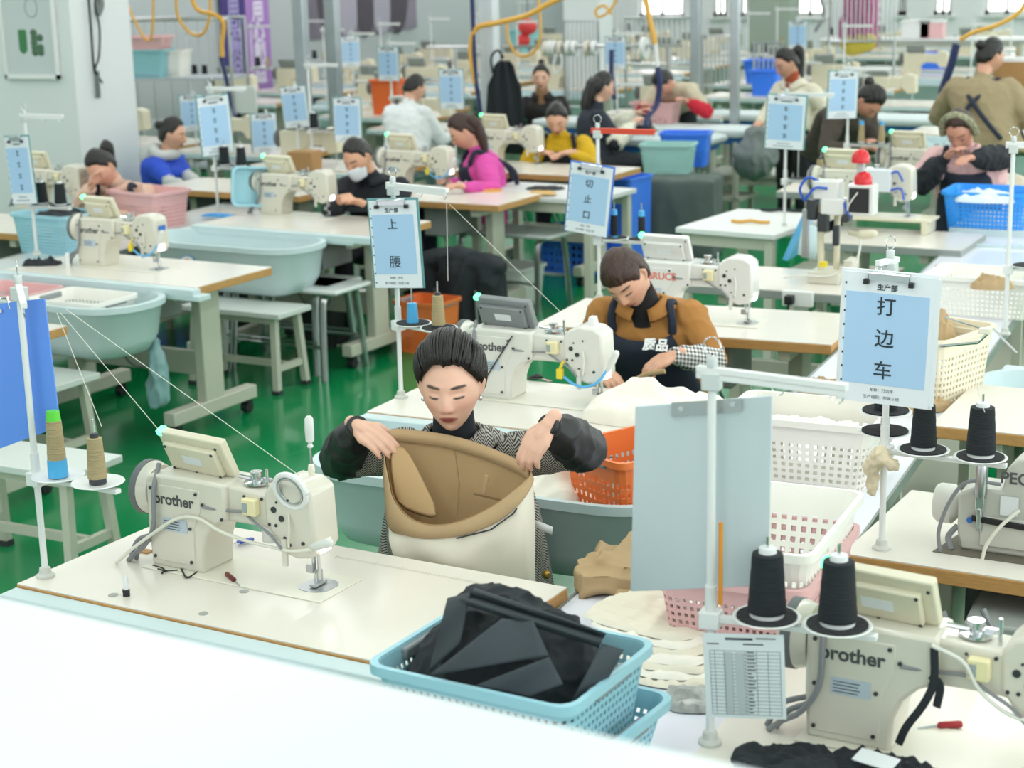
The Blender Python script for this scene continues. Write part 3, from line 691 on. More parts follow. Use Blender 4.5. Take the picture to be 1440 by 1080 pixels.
# extras on the front machine
ring = obj('white_ring', MB().tube([(.375+.045*math.cos(a), -.058-.012*math.sin(a), .262+.045*math.sin(a)) for a in np.linspace(0, 2*PI, 33)], .0075, 8, cap=False), white, m1)
obj('ring_liner', MB().tube([(.375+.034*math.cos(a), -.060-.01*math.sin(a), .262+.034*math.sin(a)) for a in np.linspace(0, 2*PI, 33)], .0035, 8, cap=False), steel, m1)
obj('hand_lever', MB().caps([(.43, -.06, .13), (.455, -.065, .138), (.492, -.07, .152)], [.006, .011, .011], 12), M('clear_handle', 'd9dcd6', .25), m1)
obj('white_hose', MB().tube(curve_pts([(-.17, -.105, .004), (-.13, -.10, .04), (-.05, -.085, .10), (.02, -.075, .145), (.085, -.07, .155), (.16, -.07, .13), (.24, -.055, .11), (.31, -.055, .107), (.37, -.064, .11), (.43, -.062, .122)], 50), .0045, 8), M('clear_hose', 'dcdccd', .3), m1)
obj('cylinder', MB().lathe([(.022, .10), (.022, .145)], (.26, 0, 0), 18), mwhite, m1)
# standing screwdriver
sd = thing('screwdriver', 'clear handled screwdriver standing upright on the front machine head', 'screwdriver', P(438, 660, Y=3.50))
obj('shaft', MB().tube([(0, 0, -.01), (0, 0, .06)], .003), chrome, sd)
obj('socket', MB().lathe([(.007, -.015), (.009, 0), (.007, .012), (.004, .014)], n=12), M('ivory', 'e8e4cf', .3), sd)
obj('grip', MB().lathe([(.006, .055), (.008, .058), (.0045, .066), (.0105, .072), (.0115, .10), (.0105, .128), (.006, .134)], n=10), M('clear_handle', 'd9dcd6', .25), sd)
# second machine: blue hose, yellow plug, lamp
for m, lab in ((m2, 1), (m3, 1), (m5, 1)):
    obj('blue_hose', MB().tube(curve_pts([(.29, -.058, .105), (.33, -.066, .085), (.375, -.07, .08), (.42, -.066, .10), (.455, -.06, .145)]), .005, 8), blue_tube, m)
    obj('yellow_plug', MB().box((.275, -.058, .115), (.022, .02, .035)).tube([(.275, -.06, .13), (.29, -.06, .16)], .006), yellow_p, m, bevel=.002)
    obj('hand_lever', MB().caps([(.455, -.06, .14), (.47, -.062, .17), (.488, -.064, .205)], [.006, .013, .012], 12), M('clear_handle', 'd9dcd6', .25), m)
obj('face_badge', MB().box((.4375, 0, .215), (.003, .05, .025)), M('badge_blue', '2f6fc4', .4), m3)
obj('top_fin', MB().box((.37, .01, .295), (.03, .04, .03), taper=.7), mwhite, m2, bevel=.003)
obj('thread_line', MB().tube([(.10, -.07, .235), (-.02, -.07, .06), (-.05, -.07, .02)], .0025, 6), black, m2)
# right foreground machine: ribbon, cables
rib = MB()
for a in (((.165, -.07, .235), (.168, -.075, .17), (.15, -.078, .12), (.12, -.078, .07), (.105, -.075, .03)), ((.16, -.071, .18), (.18, -.075, .165), (.175, -.075, .12))):
    pts = curve_pts(a, 14); rib.tube(pts, [.009]*len(pts), 6, sx=.35)
tag(obj('fabric_ribbon', rib, black_cloth, m7))
obj('white_cable', MB().tube(curve_pts([(.16, -.07, .24), (.22, -.075, .22), (.25, -.07, .17), (.30, -.065, .13), (.36, -.06, .115)]), .004, 6), wcable, m7)
obj('yellow_label', MB().b2((.335, -.056, .1), (.36, -.0535, .125)), yellow_p, m7, smooth=False)

# thread stands (pole foot on the table) with their cones
def stand(proto, loc, rz, label, cones=(), group='thread stands'):
    s = place(proto, loc, rz, label)
    c, sn = math.cos(rz), math.sin(rz)
    for i, (pr, dx, lab, g) in enumerate(cones):
        place(pr, (loc[0]+dx*c, loc[1]+dx*sn, loc[2]+.282-.004), 0, lab, g)
    return s
cone_g1 = make_cone(.024, .019, .15, yarn_t, cone_g, top=M('cone_green_tip', '5fd13c', .4), base=cone_b)
stand(proto_f, (-2.78, 3.34, TZ), -.10, 'white thread stand with two tan cones at the left end of the front table',
      [(cone_g1, .075, 'tan thread cone with green tip and blue base, left one on the front stand', None), (cone_t, .205, 'tan thread cone with dark rim, right one on the front stand', None)])
stand(proto_sk, (-2.745, 5.27, TZ), -.36, 'white thread stand carrying the two-character sign behind the woman in herringbone',
      [(cone_t, .205, 'tan thread cone on the stand above the woman in herringbone', None)])
cb = obj('cone_core', MB().lathe([(.021, 0), (.017, .07), (.015, .07)], n=18), cone_b); tag(cb, 'empty blue cone core beside the tan cone on the two-character stand', 'thread cone'); cb.location = (-2.745+.075*math.cos(.36), 5.27-.075*math.sin(.36), TZ+.28)
stand(proto_w, (-.84, 4.26, TZ), -.12, 'white thread stand holding the large three-character sign at right',
      [(cone_k, .10, 'black thread cone on a saucer, left of the two right of the large sign', None), (cone_big, .245, 'large black thread cone on a white core near the right edge', None)])
# two stacked black pads at the back of the same stand
bk = thing('spool_saucers', 'two black padded saucers stacked behind the large sign pole', 'saucer', (-.86, 4.36, TZ+.28))
for k, z in enumerate((0, .055)):
    s = obj('saucer', MB().lathe([(.002, .003), (.066, .009), (.068, .006), (.04, 0)], (0, 0, z), 28), white, bk); obj('foam_pad', MB().lathe([(.06, .007), (.06, .012)], (0, 0, z), 24), pad, s)
obj('yarn', MB().lathe([(.03, .066), (.027, .12), (.02, .12)], n=20), yarn_k, bk)
obj('post', MB().tube([(0, 0, -.01), (0, 0, .07)], .012), cone_w, bk)
obj('arm', MB().box((.01, -.05, -.01), (.02, .12, .012)), white, bk)
stand(proto_v, (-.92, 3.02, TZ), .03, 'white thread stand in the right foreground with two big black cones',
      [(cone_big, .11, 'big black thread cone in the right foreground, the left one', None), (cone_big, .245, 'big black thread cone in the right foreground, the right one', None)])
proto_far_cone = cone_k
stand(proto_sk, (-6.1, 7.50, TZ-.02), -.08, 'white thread stand at the left edge with a blue clipboard sign', [(cone_k, .075, 'black thread cone at the left edge, left of the pair', None), (cone_k, .205, 'black thread cone at the left edge, right of the pair', None)])
stand(proto_sk, (-5.97, 9.10, TZ), -.10, 'white thread stand left of the masked man', [(cone_k, .075, 'black thread cone left of the masked man, left of the pair', None), (cone_k, .205, 'black thread cone left of the masked man, right of the pair', None)])
stand(proto_sk, P(440, 235, z=TZ)[:2]+(TZ,), -.1, 'white thread stand behind the masked man', [(cone_k, -.09, 'black thread cone on the stand behind the masked man, left one', None), (cone_k, .03, 'black thread cone on the stand behind the masked man, right one', None)])
stand(proto_sr, P(843, 420, z=TZ)[:2]+(TZ,), -.05, 'thread stand with a bright red upper bar above the brown coat', [(cone_kb, .075, 'slim black cone with blue tip below the red bar, left one', None), (cone_kb, .205, 'slim black cone with blue tip below the red bar, right one', None)])
stand(proto_sk, P(1103, 320, z=.74)[:2]+(.74,), -.02, 'thread stand between the standing woman in cream and the small white table', [(cone_t, .2, 'tan thread cone on the stand by the standing woman in cream', None)])
stand(proto_sk, P(1190, 262, z=TZ)[:2]+(TZ,), -.02, 'thread stand left of the machine of the woman in pink padded jacket', [(cone_tb, .09, 'tan cone with blue tip beside the leaning woman, left one', None), (cone_tb, .22, 'tan cone with blue tip beside the leaning woman, right one', None)])
stand(proto_sk, P(1413, 470, z=TZ)[:2]+(TZ,), 0.1, 'bare white pole of a thread stand at the right edge', [])
# signs
sgn_da = make_sign('生产部', '打边车', ('车种：打边车', '生产组别：时装５组'), .225, .33, size=.045)
sgn_da['label'] = 'large clipboard sign with three characters on blue at right'; p = P(1252, 385, Y=4.16); sgn_da.location = p; sgn_da.rotation_euler = (0, .03, -.04)
sl = obj('punched_sleeve_edge', MB().b2((.105, -.001, -.32), (.125, .001, -.005)), M('sleeve_white', 'e9eff2', .18), sgn_da, smooth=False)
sgn_sy = make_sign('生产部', '上腰', ('车种：平车', '生产组别：时装５组'), .175, .305, back=M('sign_back_teal', '5e9496', .4), size=.036)
sgn_sy['label'] = 'clipboard sign with two characters on the stand behind the woman in herringbone'; sgn_sy.location = P(551, 281, Y=5.2); sgn_sy.rotation_euler = (0, -.045, .06)
sgn_qz = make_sign('生产部', '切止口', ('车种：平车', '生产组别：时装５组'), .20, .31, back=M('sign_back_blue', '3f74c8', .4), size=.036)
pq = P(833, 232, Y=P(843, 420, z=TZ)[1]-.05); sgn_qz['label'] = 'tilted clipboard sign with three characters under the red bar'; sgn_qz.location = pq; sgn_qz.rotation_euler = (0, .12, -.05)
far_sign = make_sign(None, '', None, .20, .30, glyph=4, back=M('sign_back_teal', '5e9496', .4), size=.036)
FAR = []
def fsign(px, py, rot, label, wd=1, hs=1, Y=None, st=False):
    q = P(px, py, Y=Y) if Y else P(px, py, z=1.50)
    o = place(far_sign, q, 0, label); o.rotation_euler = (0, rot[0], rot[1]); o.scale = (wd, 1, hs)
    if px in (411, 487, 370, 634, 268):
        sp_ = thing('sign_pole', 'thin pale floor pole behind the '+label, 'pole', (q[0], q[1]+.04, 0)); obj('pole', MB().tube([(0, 0, 0), (0, 0, q[2]+.03)], .009), white, sp_); obj('foot_disc', MB().lathe([(.09, 0), (.09, .01), (.02, .015)], (0, 0, 0), 20), white, sp_)
    elif st:
        place(proto_s, (q[0], q[1]+.04, TZ), -.05, 'white stand behind the '+label); FAR.append((q[0]+.45, q[1]+.22))
    return o
fsign(22, 192, (-.06, -.1), 'tall blue clipboard sign at the left edge', .85, 1.2, 7.42)
fsign(1107, 134, (.05, 0), 'clipboard sign in front of the standing woman in cream', 1.08, 1, P(1103, 320, z=.74)[1]-.05)
fsign(1187, 100, (.03, .7), 'narrow clipboard sign beside the leaning woman in dark brown', 1.0, 1.0, P(1190, 262, z=TZ)[1]-.05)
fsign(298, 135, (-.05, .95), 'glossy edge-on clipboard sign right of the woman in blue', 1, 1.2, 9.06)
for px, py, lab, rz in ((487, 138, 'clipboard sign right above the masked man', .05), (411, 122, 'tilted clipboard sign above the cones behind the masked man', .1), (634, 98, 'clipboard sign between the white sweater and the hanging apron', 0), (545, 66, 'distant clipboard sign left of the pale post', 0), (492, 52, 'distant narrow clipboard sign by the second steel post', .9), (865, 52, 'distant clipboard sign right of the white column', 0), (268, 134, 'edge-on blue clipboard sign beside the woman in blue', .9), (1122, 30, 'distant clipboard sign left of the bright window', 0), (370, 160, 'violet tinted edge-on sign below the lilac banner', .9)):
    o = fsign(px, py, (-.09 if px == 411 else 0, rz), lab, st=px not in (411, 634, 487, 370), Y={411: 11.2, 487: 10.5, 370: 11.6, 268: 12.4, 634: 12.2}.get(px))
FAR.append(P(470, 232, z=TZ)[:2])

# ---------------------------------------------------------------- the long white worktops between the rows
def strip(x0, x1, y0, y1, z, label, matn='strip_white', hexc='e6e8f2'):
    t = thing('long_worktop', label, 'worktop', ((x0+x1)/2, y0, 0))
    w = (x1-x0)/2; L = y1-y0
    obj('worktop', MB().b2((-w, 0, z-.03), (w, L, z)), M(matn, hexc, .12), t, bevel=.003)
    obj('edge_strip', MB().b2((w-.004, 0, z-.032), (w+.004, L, z+.003)).b2((-w-.004, 0, z-.032), (-w+.004, L, z+.003)), M('edge_strip_grey', '8d9590', .4, .5), t, smooth=False)
    for k in range(int(L/1.4)+1):
        for s in (-1, 1): obj('leg', MB().b2((s*(w-.06)-.02, .1+k*1.4-.02, 0), (s*(w-.06)+.02, .1+k*1.4+.02, z-.03)), frame_grey, t)
    obj('under_shelf', MB().b2((-w+.04, .05, .2), (w-.04, L-.05, .23)), frame_grey, t)
    return t
strip(-1.50, -.93, 2.3, 10.9, .745, 'long glossy white worktop running away between the machine rows at right')
strip(-6.45, -5.95, 6.2, 10.5, .70, 'long grey white worktop running away behind the left machine row', 'strip_grey', 'ccd2d3')

# ---------------------------------------------------------------- tubs along the table fronts
tub = make_tub()
def tub_at(px_l, px_r, py, z, label, rz=-.1, sc=1, hs=1): pass
def put_tub(x, y, z, rz, label, s=(1, 1, 1)):
    o = place(tub, (x, y, z), rz, label); o.scale = s; return o
a = P(85, 428, z=.72)
tubL = put_tub(-5.36, 6.64, .755, math.radians(-6), 'blue grey tub at left holding a pink and a white basket', (1.12, 1.1, 1.0))
tubM = put_tub(-5.36, 8.27, .76, math.radians(-6), 'wide blue grey tub in front of the masked man', (1.04, 1.05, 1.05))
tub2 = put_tub(-2.12, 4.70, .74, math.radians(-3), 'blue grey tub behind the woman in herringbone holding an orange basket', (1.1, .95, 1.0))
tubF = put_tub(-2.06, 3.01, .755, math.radians(-6.5), 'small aqua tub at the near edge of the front table', (.36, .45, .7))
tubR = put_tub(-.40, 6.32, .74, math.radians(-4), 'blue grey tub with oval rim at the right edge', (.9, .9, .9))
tubW = put_tub(-1.15, 9.38, .76, math.radians(-2), 'long pale tub in front of the woman in the pink padded jacket', (.8, .9, .7))
for t_, zz in ((front_t, .772), (t2, .776), (tL1, .779), (tM, .779), (tRY, .779)):
    obj('front_board', MB().b2((-.63, -.36, zz-.04), (.66, -.3005, zz)), bluegrey, t_, bevel=.004)
# baskets
def bk_(w, d, h, mat, loc, rz, label, **k):
    b = make_basket(w, d, h, mat, label=label, **k); b.location = loc; b.rotation_euler = (0, 0, rz); return b
bk_(.42, .30, .19, basket_pink, (-5.60, 6.66, .565), math.radians(-6), 'pink basket lying in the left tub', handle=handle_grey)
bk_(.42, .30, .19, basket_white, (-5.13, 6.61, .565), math.radians(-6), 'cream basket lying in the left tub', handle=handle_grey)
b = bk_(.42, .30, .22, basket_blue, P(83, 352, z=.70)[:2]+(.70,), math.radians(-8), 'sky blue basket full of black fabric at left, beside the cream machine', hole=(24, 9))
b = bk_(.44, .30, .22, basket_pink, P(212, 316, z=.70)[:2]+(.70,), math.radians(-14), 'pink basket in front of the woman in blue', solid_frac=.35)
pz = P(742, 985, z=.70)
fbx = (-1.27, 2.86, .78)
bb = bk_(.43, .34, .20, basket_blue, fbx, math.radians(-7), 'sky blue basket full of black fabric in the foreground', handle=handle_grey, hole=(30, 9), solid_frac=.14)
b3 = bk_(.43, .34, .12, basket_blue, (-1.24, 2.88, .747), math.radians(-9), 'second sky blue basket under the one with black fabric', handle=handle_grey, hole=(30, 5))
bk_(.40, .28, .24, basket_orange, (-1.66, 4.74, .62), math.radians(60), 'orange basket standing in the tub behind the woman in herringbone', handle=handle_grey)
bk_(.34, .48, .20, basket_pink, (-1.01, 3.70, .747), math.radians(-1), 'pink basket stacked below the white one on the worktop', hole=(24, 8))
pw = P(1095, 880, z=.85)
bk_(.34, .48, .17, basket_white, (-1.005, 3.71, .855), math.radians(-1), 'white basket stacked on the pink one behind the black cones', handle=None, hole=(14, 4), solid_frac=.35)
bk_(.44, .30, .21, M('basket_clear', 'ece9e0', .3), (-1.20, 4.92, .747), math.radians(-1), 'frosted white basket of cream cloth behind the grey board', hole=(20, 7), solid_frac=.3)
bk_(.36, .28, .24, M('basket_cream', 'ebe3cb', .4), P(1310, 555, z=.747)[:2]+(.747,), math.radians(70), 'cream basket right behind the large three-character sign', hole=(18, 8))
bk_(.44, .30, .17, basket_white, P(1385, 438, z=.747)[:2]+(.747,), math.radians(-5), 'low white basket with khaki scraps at the upper right worktop', hole=(24, 6))
bk_(.46, .34, .23, crate_bright, P(1392, 325, z=.745)[:2]+(.745,), math.radians(-4), 'bright blue basket with clear bags at the right edge', hole=(22, 8), solid_frac=.2)
bk_(.31, .27, .31, basket_orange, P(603, 492, z=0)[:2]+(0,), math.radians(-8), 'orange basket on the floor under the black coat', handle=handle_grey, hole=(26, 9), solid_frac=.45)
bk_(.42, .30, .26, M('bin_white', 'e2e6e2', .4), P(716, 425, z=.0)[:2]+(0,), math.radians(-8), 'white bin on the floor right of the black coat', hole=(6, 1), solid_frac=.9)
bk_(.42, .34, .68, crate_blue, P(868, 375, z=0)[:2]+(0,), math.radians(-10), 'tall blue crate behind the tilted sign', hole=(8, 2), solid_frac=.9, taper=.95)
bk_(.46, .34, .32, crate_blue, P(812, 380, z=0)[:2]+(0,), math.radians(-10), 'low blue crate left of the tall blue crate', hole=(10, 4), solid_frac=.3, taper=.95)
bk_(.40, .28, .22, basket_mint, P(940, 242, z=.62)[:2]+(.62,), math.radians(8), 'mint basket on the grey covered stack behind the red bar', hole=(22, 8))
bk_(.38, .28, .26, crate_blue, P(965, 232, z=.62)[:2]+(.62,), math.radians(8), 'blue basket right behind the mint basket', hole=(12, 4), solid_frac=.6)
bk_(.40, .28, .18, basket_pink, P(923, 172, z=.80)[:2]+(.80,), 0, 'pink basket in front of the bending woman in beige', hole=(8, 2), solid_frac=.7)
# ================================================================ people
def fuse(mb, voxel, it=2, fac=.5):
    me = mb.mesh('fused'); fixn(me); o = bpy.data.objects.new('fused', me); COL.objects.link(o)
    m = o.modifiers.new('r', 'REMESH'); m.mode = 'VOXEL'; m.voxel_size = voxel
    if it: s = o.modifiers.new('s', 'SMOOTH'); s.iterations = it; s.factor = fac
    dg = bpy.context.evaluated_depsgraph_get(); me2 = bpy.data.meshes.new_from_object(o.evaluated_get(dg))
    bpy.data.objects.remove(o); bpy.data.meshes.remove(me); me2.materials.clear(); return me2
def wrinkle(me, amp, freq, seed=0, aniso=(1, 1, 1)):
    n = len(me.vertices); co = np.empty(n*3); me.vertices.foreach_get('co', co); co = co.reshape(-1, 3)
    no = np.empty(n*3); me.vertices.foreach_get('normal', no); no = no.reshape(-1, 3)
    d = np.array([(1-abs(noise.noise(Vector((c[0]*freq*aniso[0]+seed, c[1]*freq*aniso[1], c[2]*freq*aniso[2])))*2.2))**2-.5 for c in co])
    co = co+no*(d*amp)[:, None]; me.vertices.foreach_set('co', co.ravel()); me.update()
def sm(x, a, b): t = np.clip((x-a)/(b-a), 0, 1); return t*t*(3-2*t)
def head_verts(nu=64, nv=56, s=1.0):
    """face model: x right, y forward, z up, origin between the ears, crown .12 chin -.118"""
    V = []
    for j in range(nv+1):
        v = PI*j/nv
        for i in range(nu):
            u = 2*PI*i/nu; V.append((math.sin(v)*math.sin(u), math.sin(v)*math.cos(u), math.cos(v)))
    d = np.array(V); x, y, z = d[:, 0]*.076, d[:, 1]*.096, d[:, 2]*.120
    front = sm(d[:, 1], -.1, .5); low = np.clip(-z/.12, 0, 1)
    x = x*(1-.33*low**1.4); x = x*(1-.14*sm(z, .015, .10)); x = x*(1+.03*np.exp(-((z+.03)/.03)**2))
    y = np.where(d[:, 1] < 0, y*(1-.55*sm(low, .25, 1.0)), y*(1-.05*low))
    y = y-.012*sm(-np.abs(d[:, 2]), -1, -.2)*0
    y = y-front*.006*np.exp(-(x/.03)**2)*0
    g = lambda cx, cz, sx, sz: np.exp(-((x-cx)/sx)**2-((z-cz)/sz)**2)
    f = front
    nose = np.exp(-(x/(.008+.006*sm(-z, -.01, .035)))**2)*(sm(-z, -.018, .036)*.021)*(1-sm(-z, .036, .047))
    y = y+f*nose+f*.006*(g(-.012, -.034, .006, .007)+g(.012, -.034, .006, .007))
    y = y-f*.010*(g(-.031, .006, .016, .010)+g(.031, .006, .016, .010))+f*.0055*(g(-.031, .001, .012, .008)+g(.031, .001, .012, .008))
    y = y+f*.004*(g(-.03, .026, .02, .008)+g(.03, .026, .02, .008))+f*.003*(g(-.042, -.03, .018, .016)+g(.042, -.03, .018, .016))
    y = y+f*(.0075*g(0, -.060, .018, .0055)+.0085*g(0, -.071, .015, .006)-.004*g(0, -.0655, .022, .002)-.004*g(0, -.084, .018, .006)+.006*g(0, -.102, .018, .012))
    V = np.stack([x, y, z], 1)*s
    return V, nu, nv
def head_faces(nu, nv):
    return [(j*nu+i, j*nu+(i+1) % nu, (j+1)*nu+(i+1) % nu, (j+1)*nu+i) for j in range(nv) for i in range(nu)]
def face_paint(me, H, base, lip='a5564f', brow='4a3a34', eyes='down', s=1.0, blush='d08070', lash='2a201e'):
    """lip, brow and eyelid colour as a vertex attribute, in head coordinates"""
    n = len(me.vertices); co = np.empty(n*3); me.vertices.foreach_get('co', co); co = co.reshape(-1, 3)
    Hi = np.array(H.inverted()); q = (co@Hi[:3, :3].T+Hi[:3, 3])/s; x, y, z = q[:, 0], q[:, 1], q[:, 2]
    fr = (y > .03) & (np.abs(z) < .13)
    g = lambda cx, cz, sx, sz: np.exp(-((x-cx)/sx)**2-((z-cz)/sz)**2)
    C = np.tile(np.array(lin(base)), (n, 1))
    def mixc(w, h): nonlocal C; w = np.clip(w*fr, 0, 1)[:, None]; C = C*(1-w)+np.array(lin(h))*w
    mixc(.35*(g(-.045, -.03, .02, .018)+g(.045, -.03, .02, .018)+g(0, -.03, .014, .012)), blush)
    lipw = np.clip(1.5-((x/.024)**2+((z+.0655)/.0115)**2)*1.3, 0, 1); mixc(lipw, lip)
    mixc(.8*np.exp(-((z+.0655-.0*x)/.0018)**2)*(np.abs(x) < .024), '5a2a28')
    for sg in (-1, 1):
        xx = (x*sg-.033); arch = .026-.9*(xx-.004)**2*6+.0; mixc(np.clip(1.6-((xx/.019)**4)-((z-arch)/.0042)**2, 0, 1)*.95, brow)
        ez = .000+(-3.2*(xx)**2*3 if eyes == 'down' else 0)+.0; 
        if eyes == 'down': mixc(np.clip(1.3-(xx/.015)**4-((z-(-.004+9*xx**2*.9))/.0034)**2, 0, 1), lash)
        else:
            mixc(np.clip(1.2-(xx/.014)**2-((z-.002)/.0055)**2, 0, 1), 'e8e2dc'); mixc(np.clip(1.3-(xx/.0065)**2-((z-.002)/.0055)**2, 0, 1), '2a201c'); mixc(np.clip(1.2-(xx/.015)**4-((z-(.0075-6*xx**2*.9))/.002)**2, 0, 1), lash)
    for sg in (-1, 1): mixc(.75*g(sg*.0075, -.043, .004, .0028), '7d4a40')
    ca = me.color_attributes.new('tint', 'FLOAT_COLOR', 'POINT'); ca.data.foreach_set('color', np.concatenate([C, np.ones((n, 1))], 1).ravel())
skin_attr = M('skin_tinted', 'd8a488', .45, attr='tint')
try:
    _b = skin_attr.node_tree.nodes['Principled BSDF']; _b.inputs['Subsurface Weight'].default_value = .08; _b.inputs['Subsurface Radius'].default_value = (.01, .004, .002)
except Exception: pass
hair_m = M('black_hair', '1a1613', .34, var=.6, scale=60, bump=.4, stretch=(3, .35, 1.6))
hair_br = M('brown_hair', '3d251c', .5, var=.4, scale=60, bump=.4, stretch=(3, .35, 1.6))
LINES = {'back': [(0, .070), (22, .073), (42, .064), (58, .044), (72, .022), (84, .004), (92, .022), (104, -.01), (115, -.045), (140, -.07), (180, -.075)],
         'fringe': [(0, .040), (35, .036), (55, .022), (72, -.005), (84, .008), (94, .02), (108, -.05), (140, -.085), (180, -.09)],
         'man': [(0, .078), (40, .06), (62, .05), (80, .0), (92, .02), (108, -.02), (140, -.055), (180, -.06)]}
def hair_mesh(style, H, thick=.018, s=1.0, strands=.003):
    V, nu, nv = head_verts(96, 72, 1.0); ph = np.degrees(np.arctan2(np.abs(V[:, 0])/.076, V[:, 1]/.096))
    L = LINES[style]; line = np.interp(ph, [a for a, b in L], [b for a, b in L])
    nz = np.array([noise.noise(Vector((v[0]*110, v[1]*14, v[2]*50))) for v in V]); nz2 = np.array([noise.noise(Vector((v[0]*22+9, v[1]*16, v[2]*18))) for v in V])
    d = V[:, 2]-line+.004*nz; w = sm(d, -.004, .02)
    nrm = V/np.linalg.norm(V, axis=1)[:, None]
    off = -.014+w*(.014+thick*(.35+.65*sm(d, .0, .05)))+w*strands*nz+w*.006*nz2
    top = np.clip(V[:, 2]/.12, 0, 1); off = off+w*.006*top
    Q = (V+nrm*off[:, None])*s; Hm = np.array(H); Q = Q@Hm[:3, :3].T+Hm[:3, 3]
    return MB().add([tuple(q) for q in Q], head_faces(nu, nv))
def ortho(f, up=Vector((0, 0, 1))):
    f = f.normalized(); r = f.cross(up).normalized(); u = r.cross(f); return r, f, u
def hand(mb, wrist, fdir, back, side, s=1.0, curl=.5, pinch=0.4):
    """palm with five separate fingers; side=+1 when the thumb is on the +x side of the hand frame"""
    f = Vector(fdir).normalized(); b = Vector(back); b = (b-f*b.dot(f)).normalized(); x = f.cross(b).normalized()*side
    W_ = Vector(wrist); T = lambda p: W_+(x*p[0]+f*p[1]+b*p[2])*s
    R = lambda v: v*s
    mb.caps([T((0, -.03, 0)), T((0, .01, 0)), T((0, .035, 0))], [R(.021), R(.022), R(.022)], 10)
    for k, (fx, L) in enumerate(((.027, .074), (.0095, .083), (-.0085, .076), (-.0265, .060))):
        base = Vector((fx, .082-.004*abs(k-1), 0)); mb.caps([T((fx*.55, .012, 0)), T((fx, .05, .002)), T(base)], [R(.014), R(.0135), R(.0105)], 8)
        a = 0; p = base; pts = [p.copy()]; splay = fx*1.2
        for seg, m in ((.47, .55), (.30, .9), (.23, .6)):
            a += curl*m+(pinch*.15*k if seg == .47 else 0); dvec = Vector((splay*.6, math.cos(a), -math.sin(a))); p = p+dvec.normalized()*L*seg; pts.append(p.copy())
        mb.caps([T(q) for q in pts], [R(.0098), R(.0085), R(.0078), R(.0064)], 8)
    c = curl
    th = [Vector((.020, .018, -.006)), Vector((.040, .045, -.014)), Vector((.046, .072, -.022-.012*c)), Vector((.040, .094, -.030-.022*c))]
    mb.caps([T(q) for q in th], [R(.0145), R(.0115), R(.0095), R(.0072)], 8)
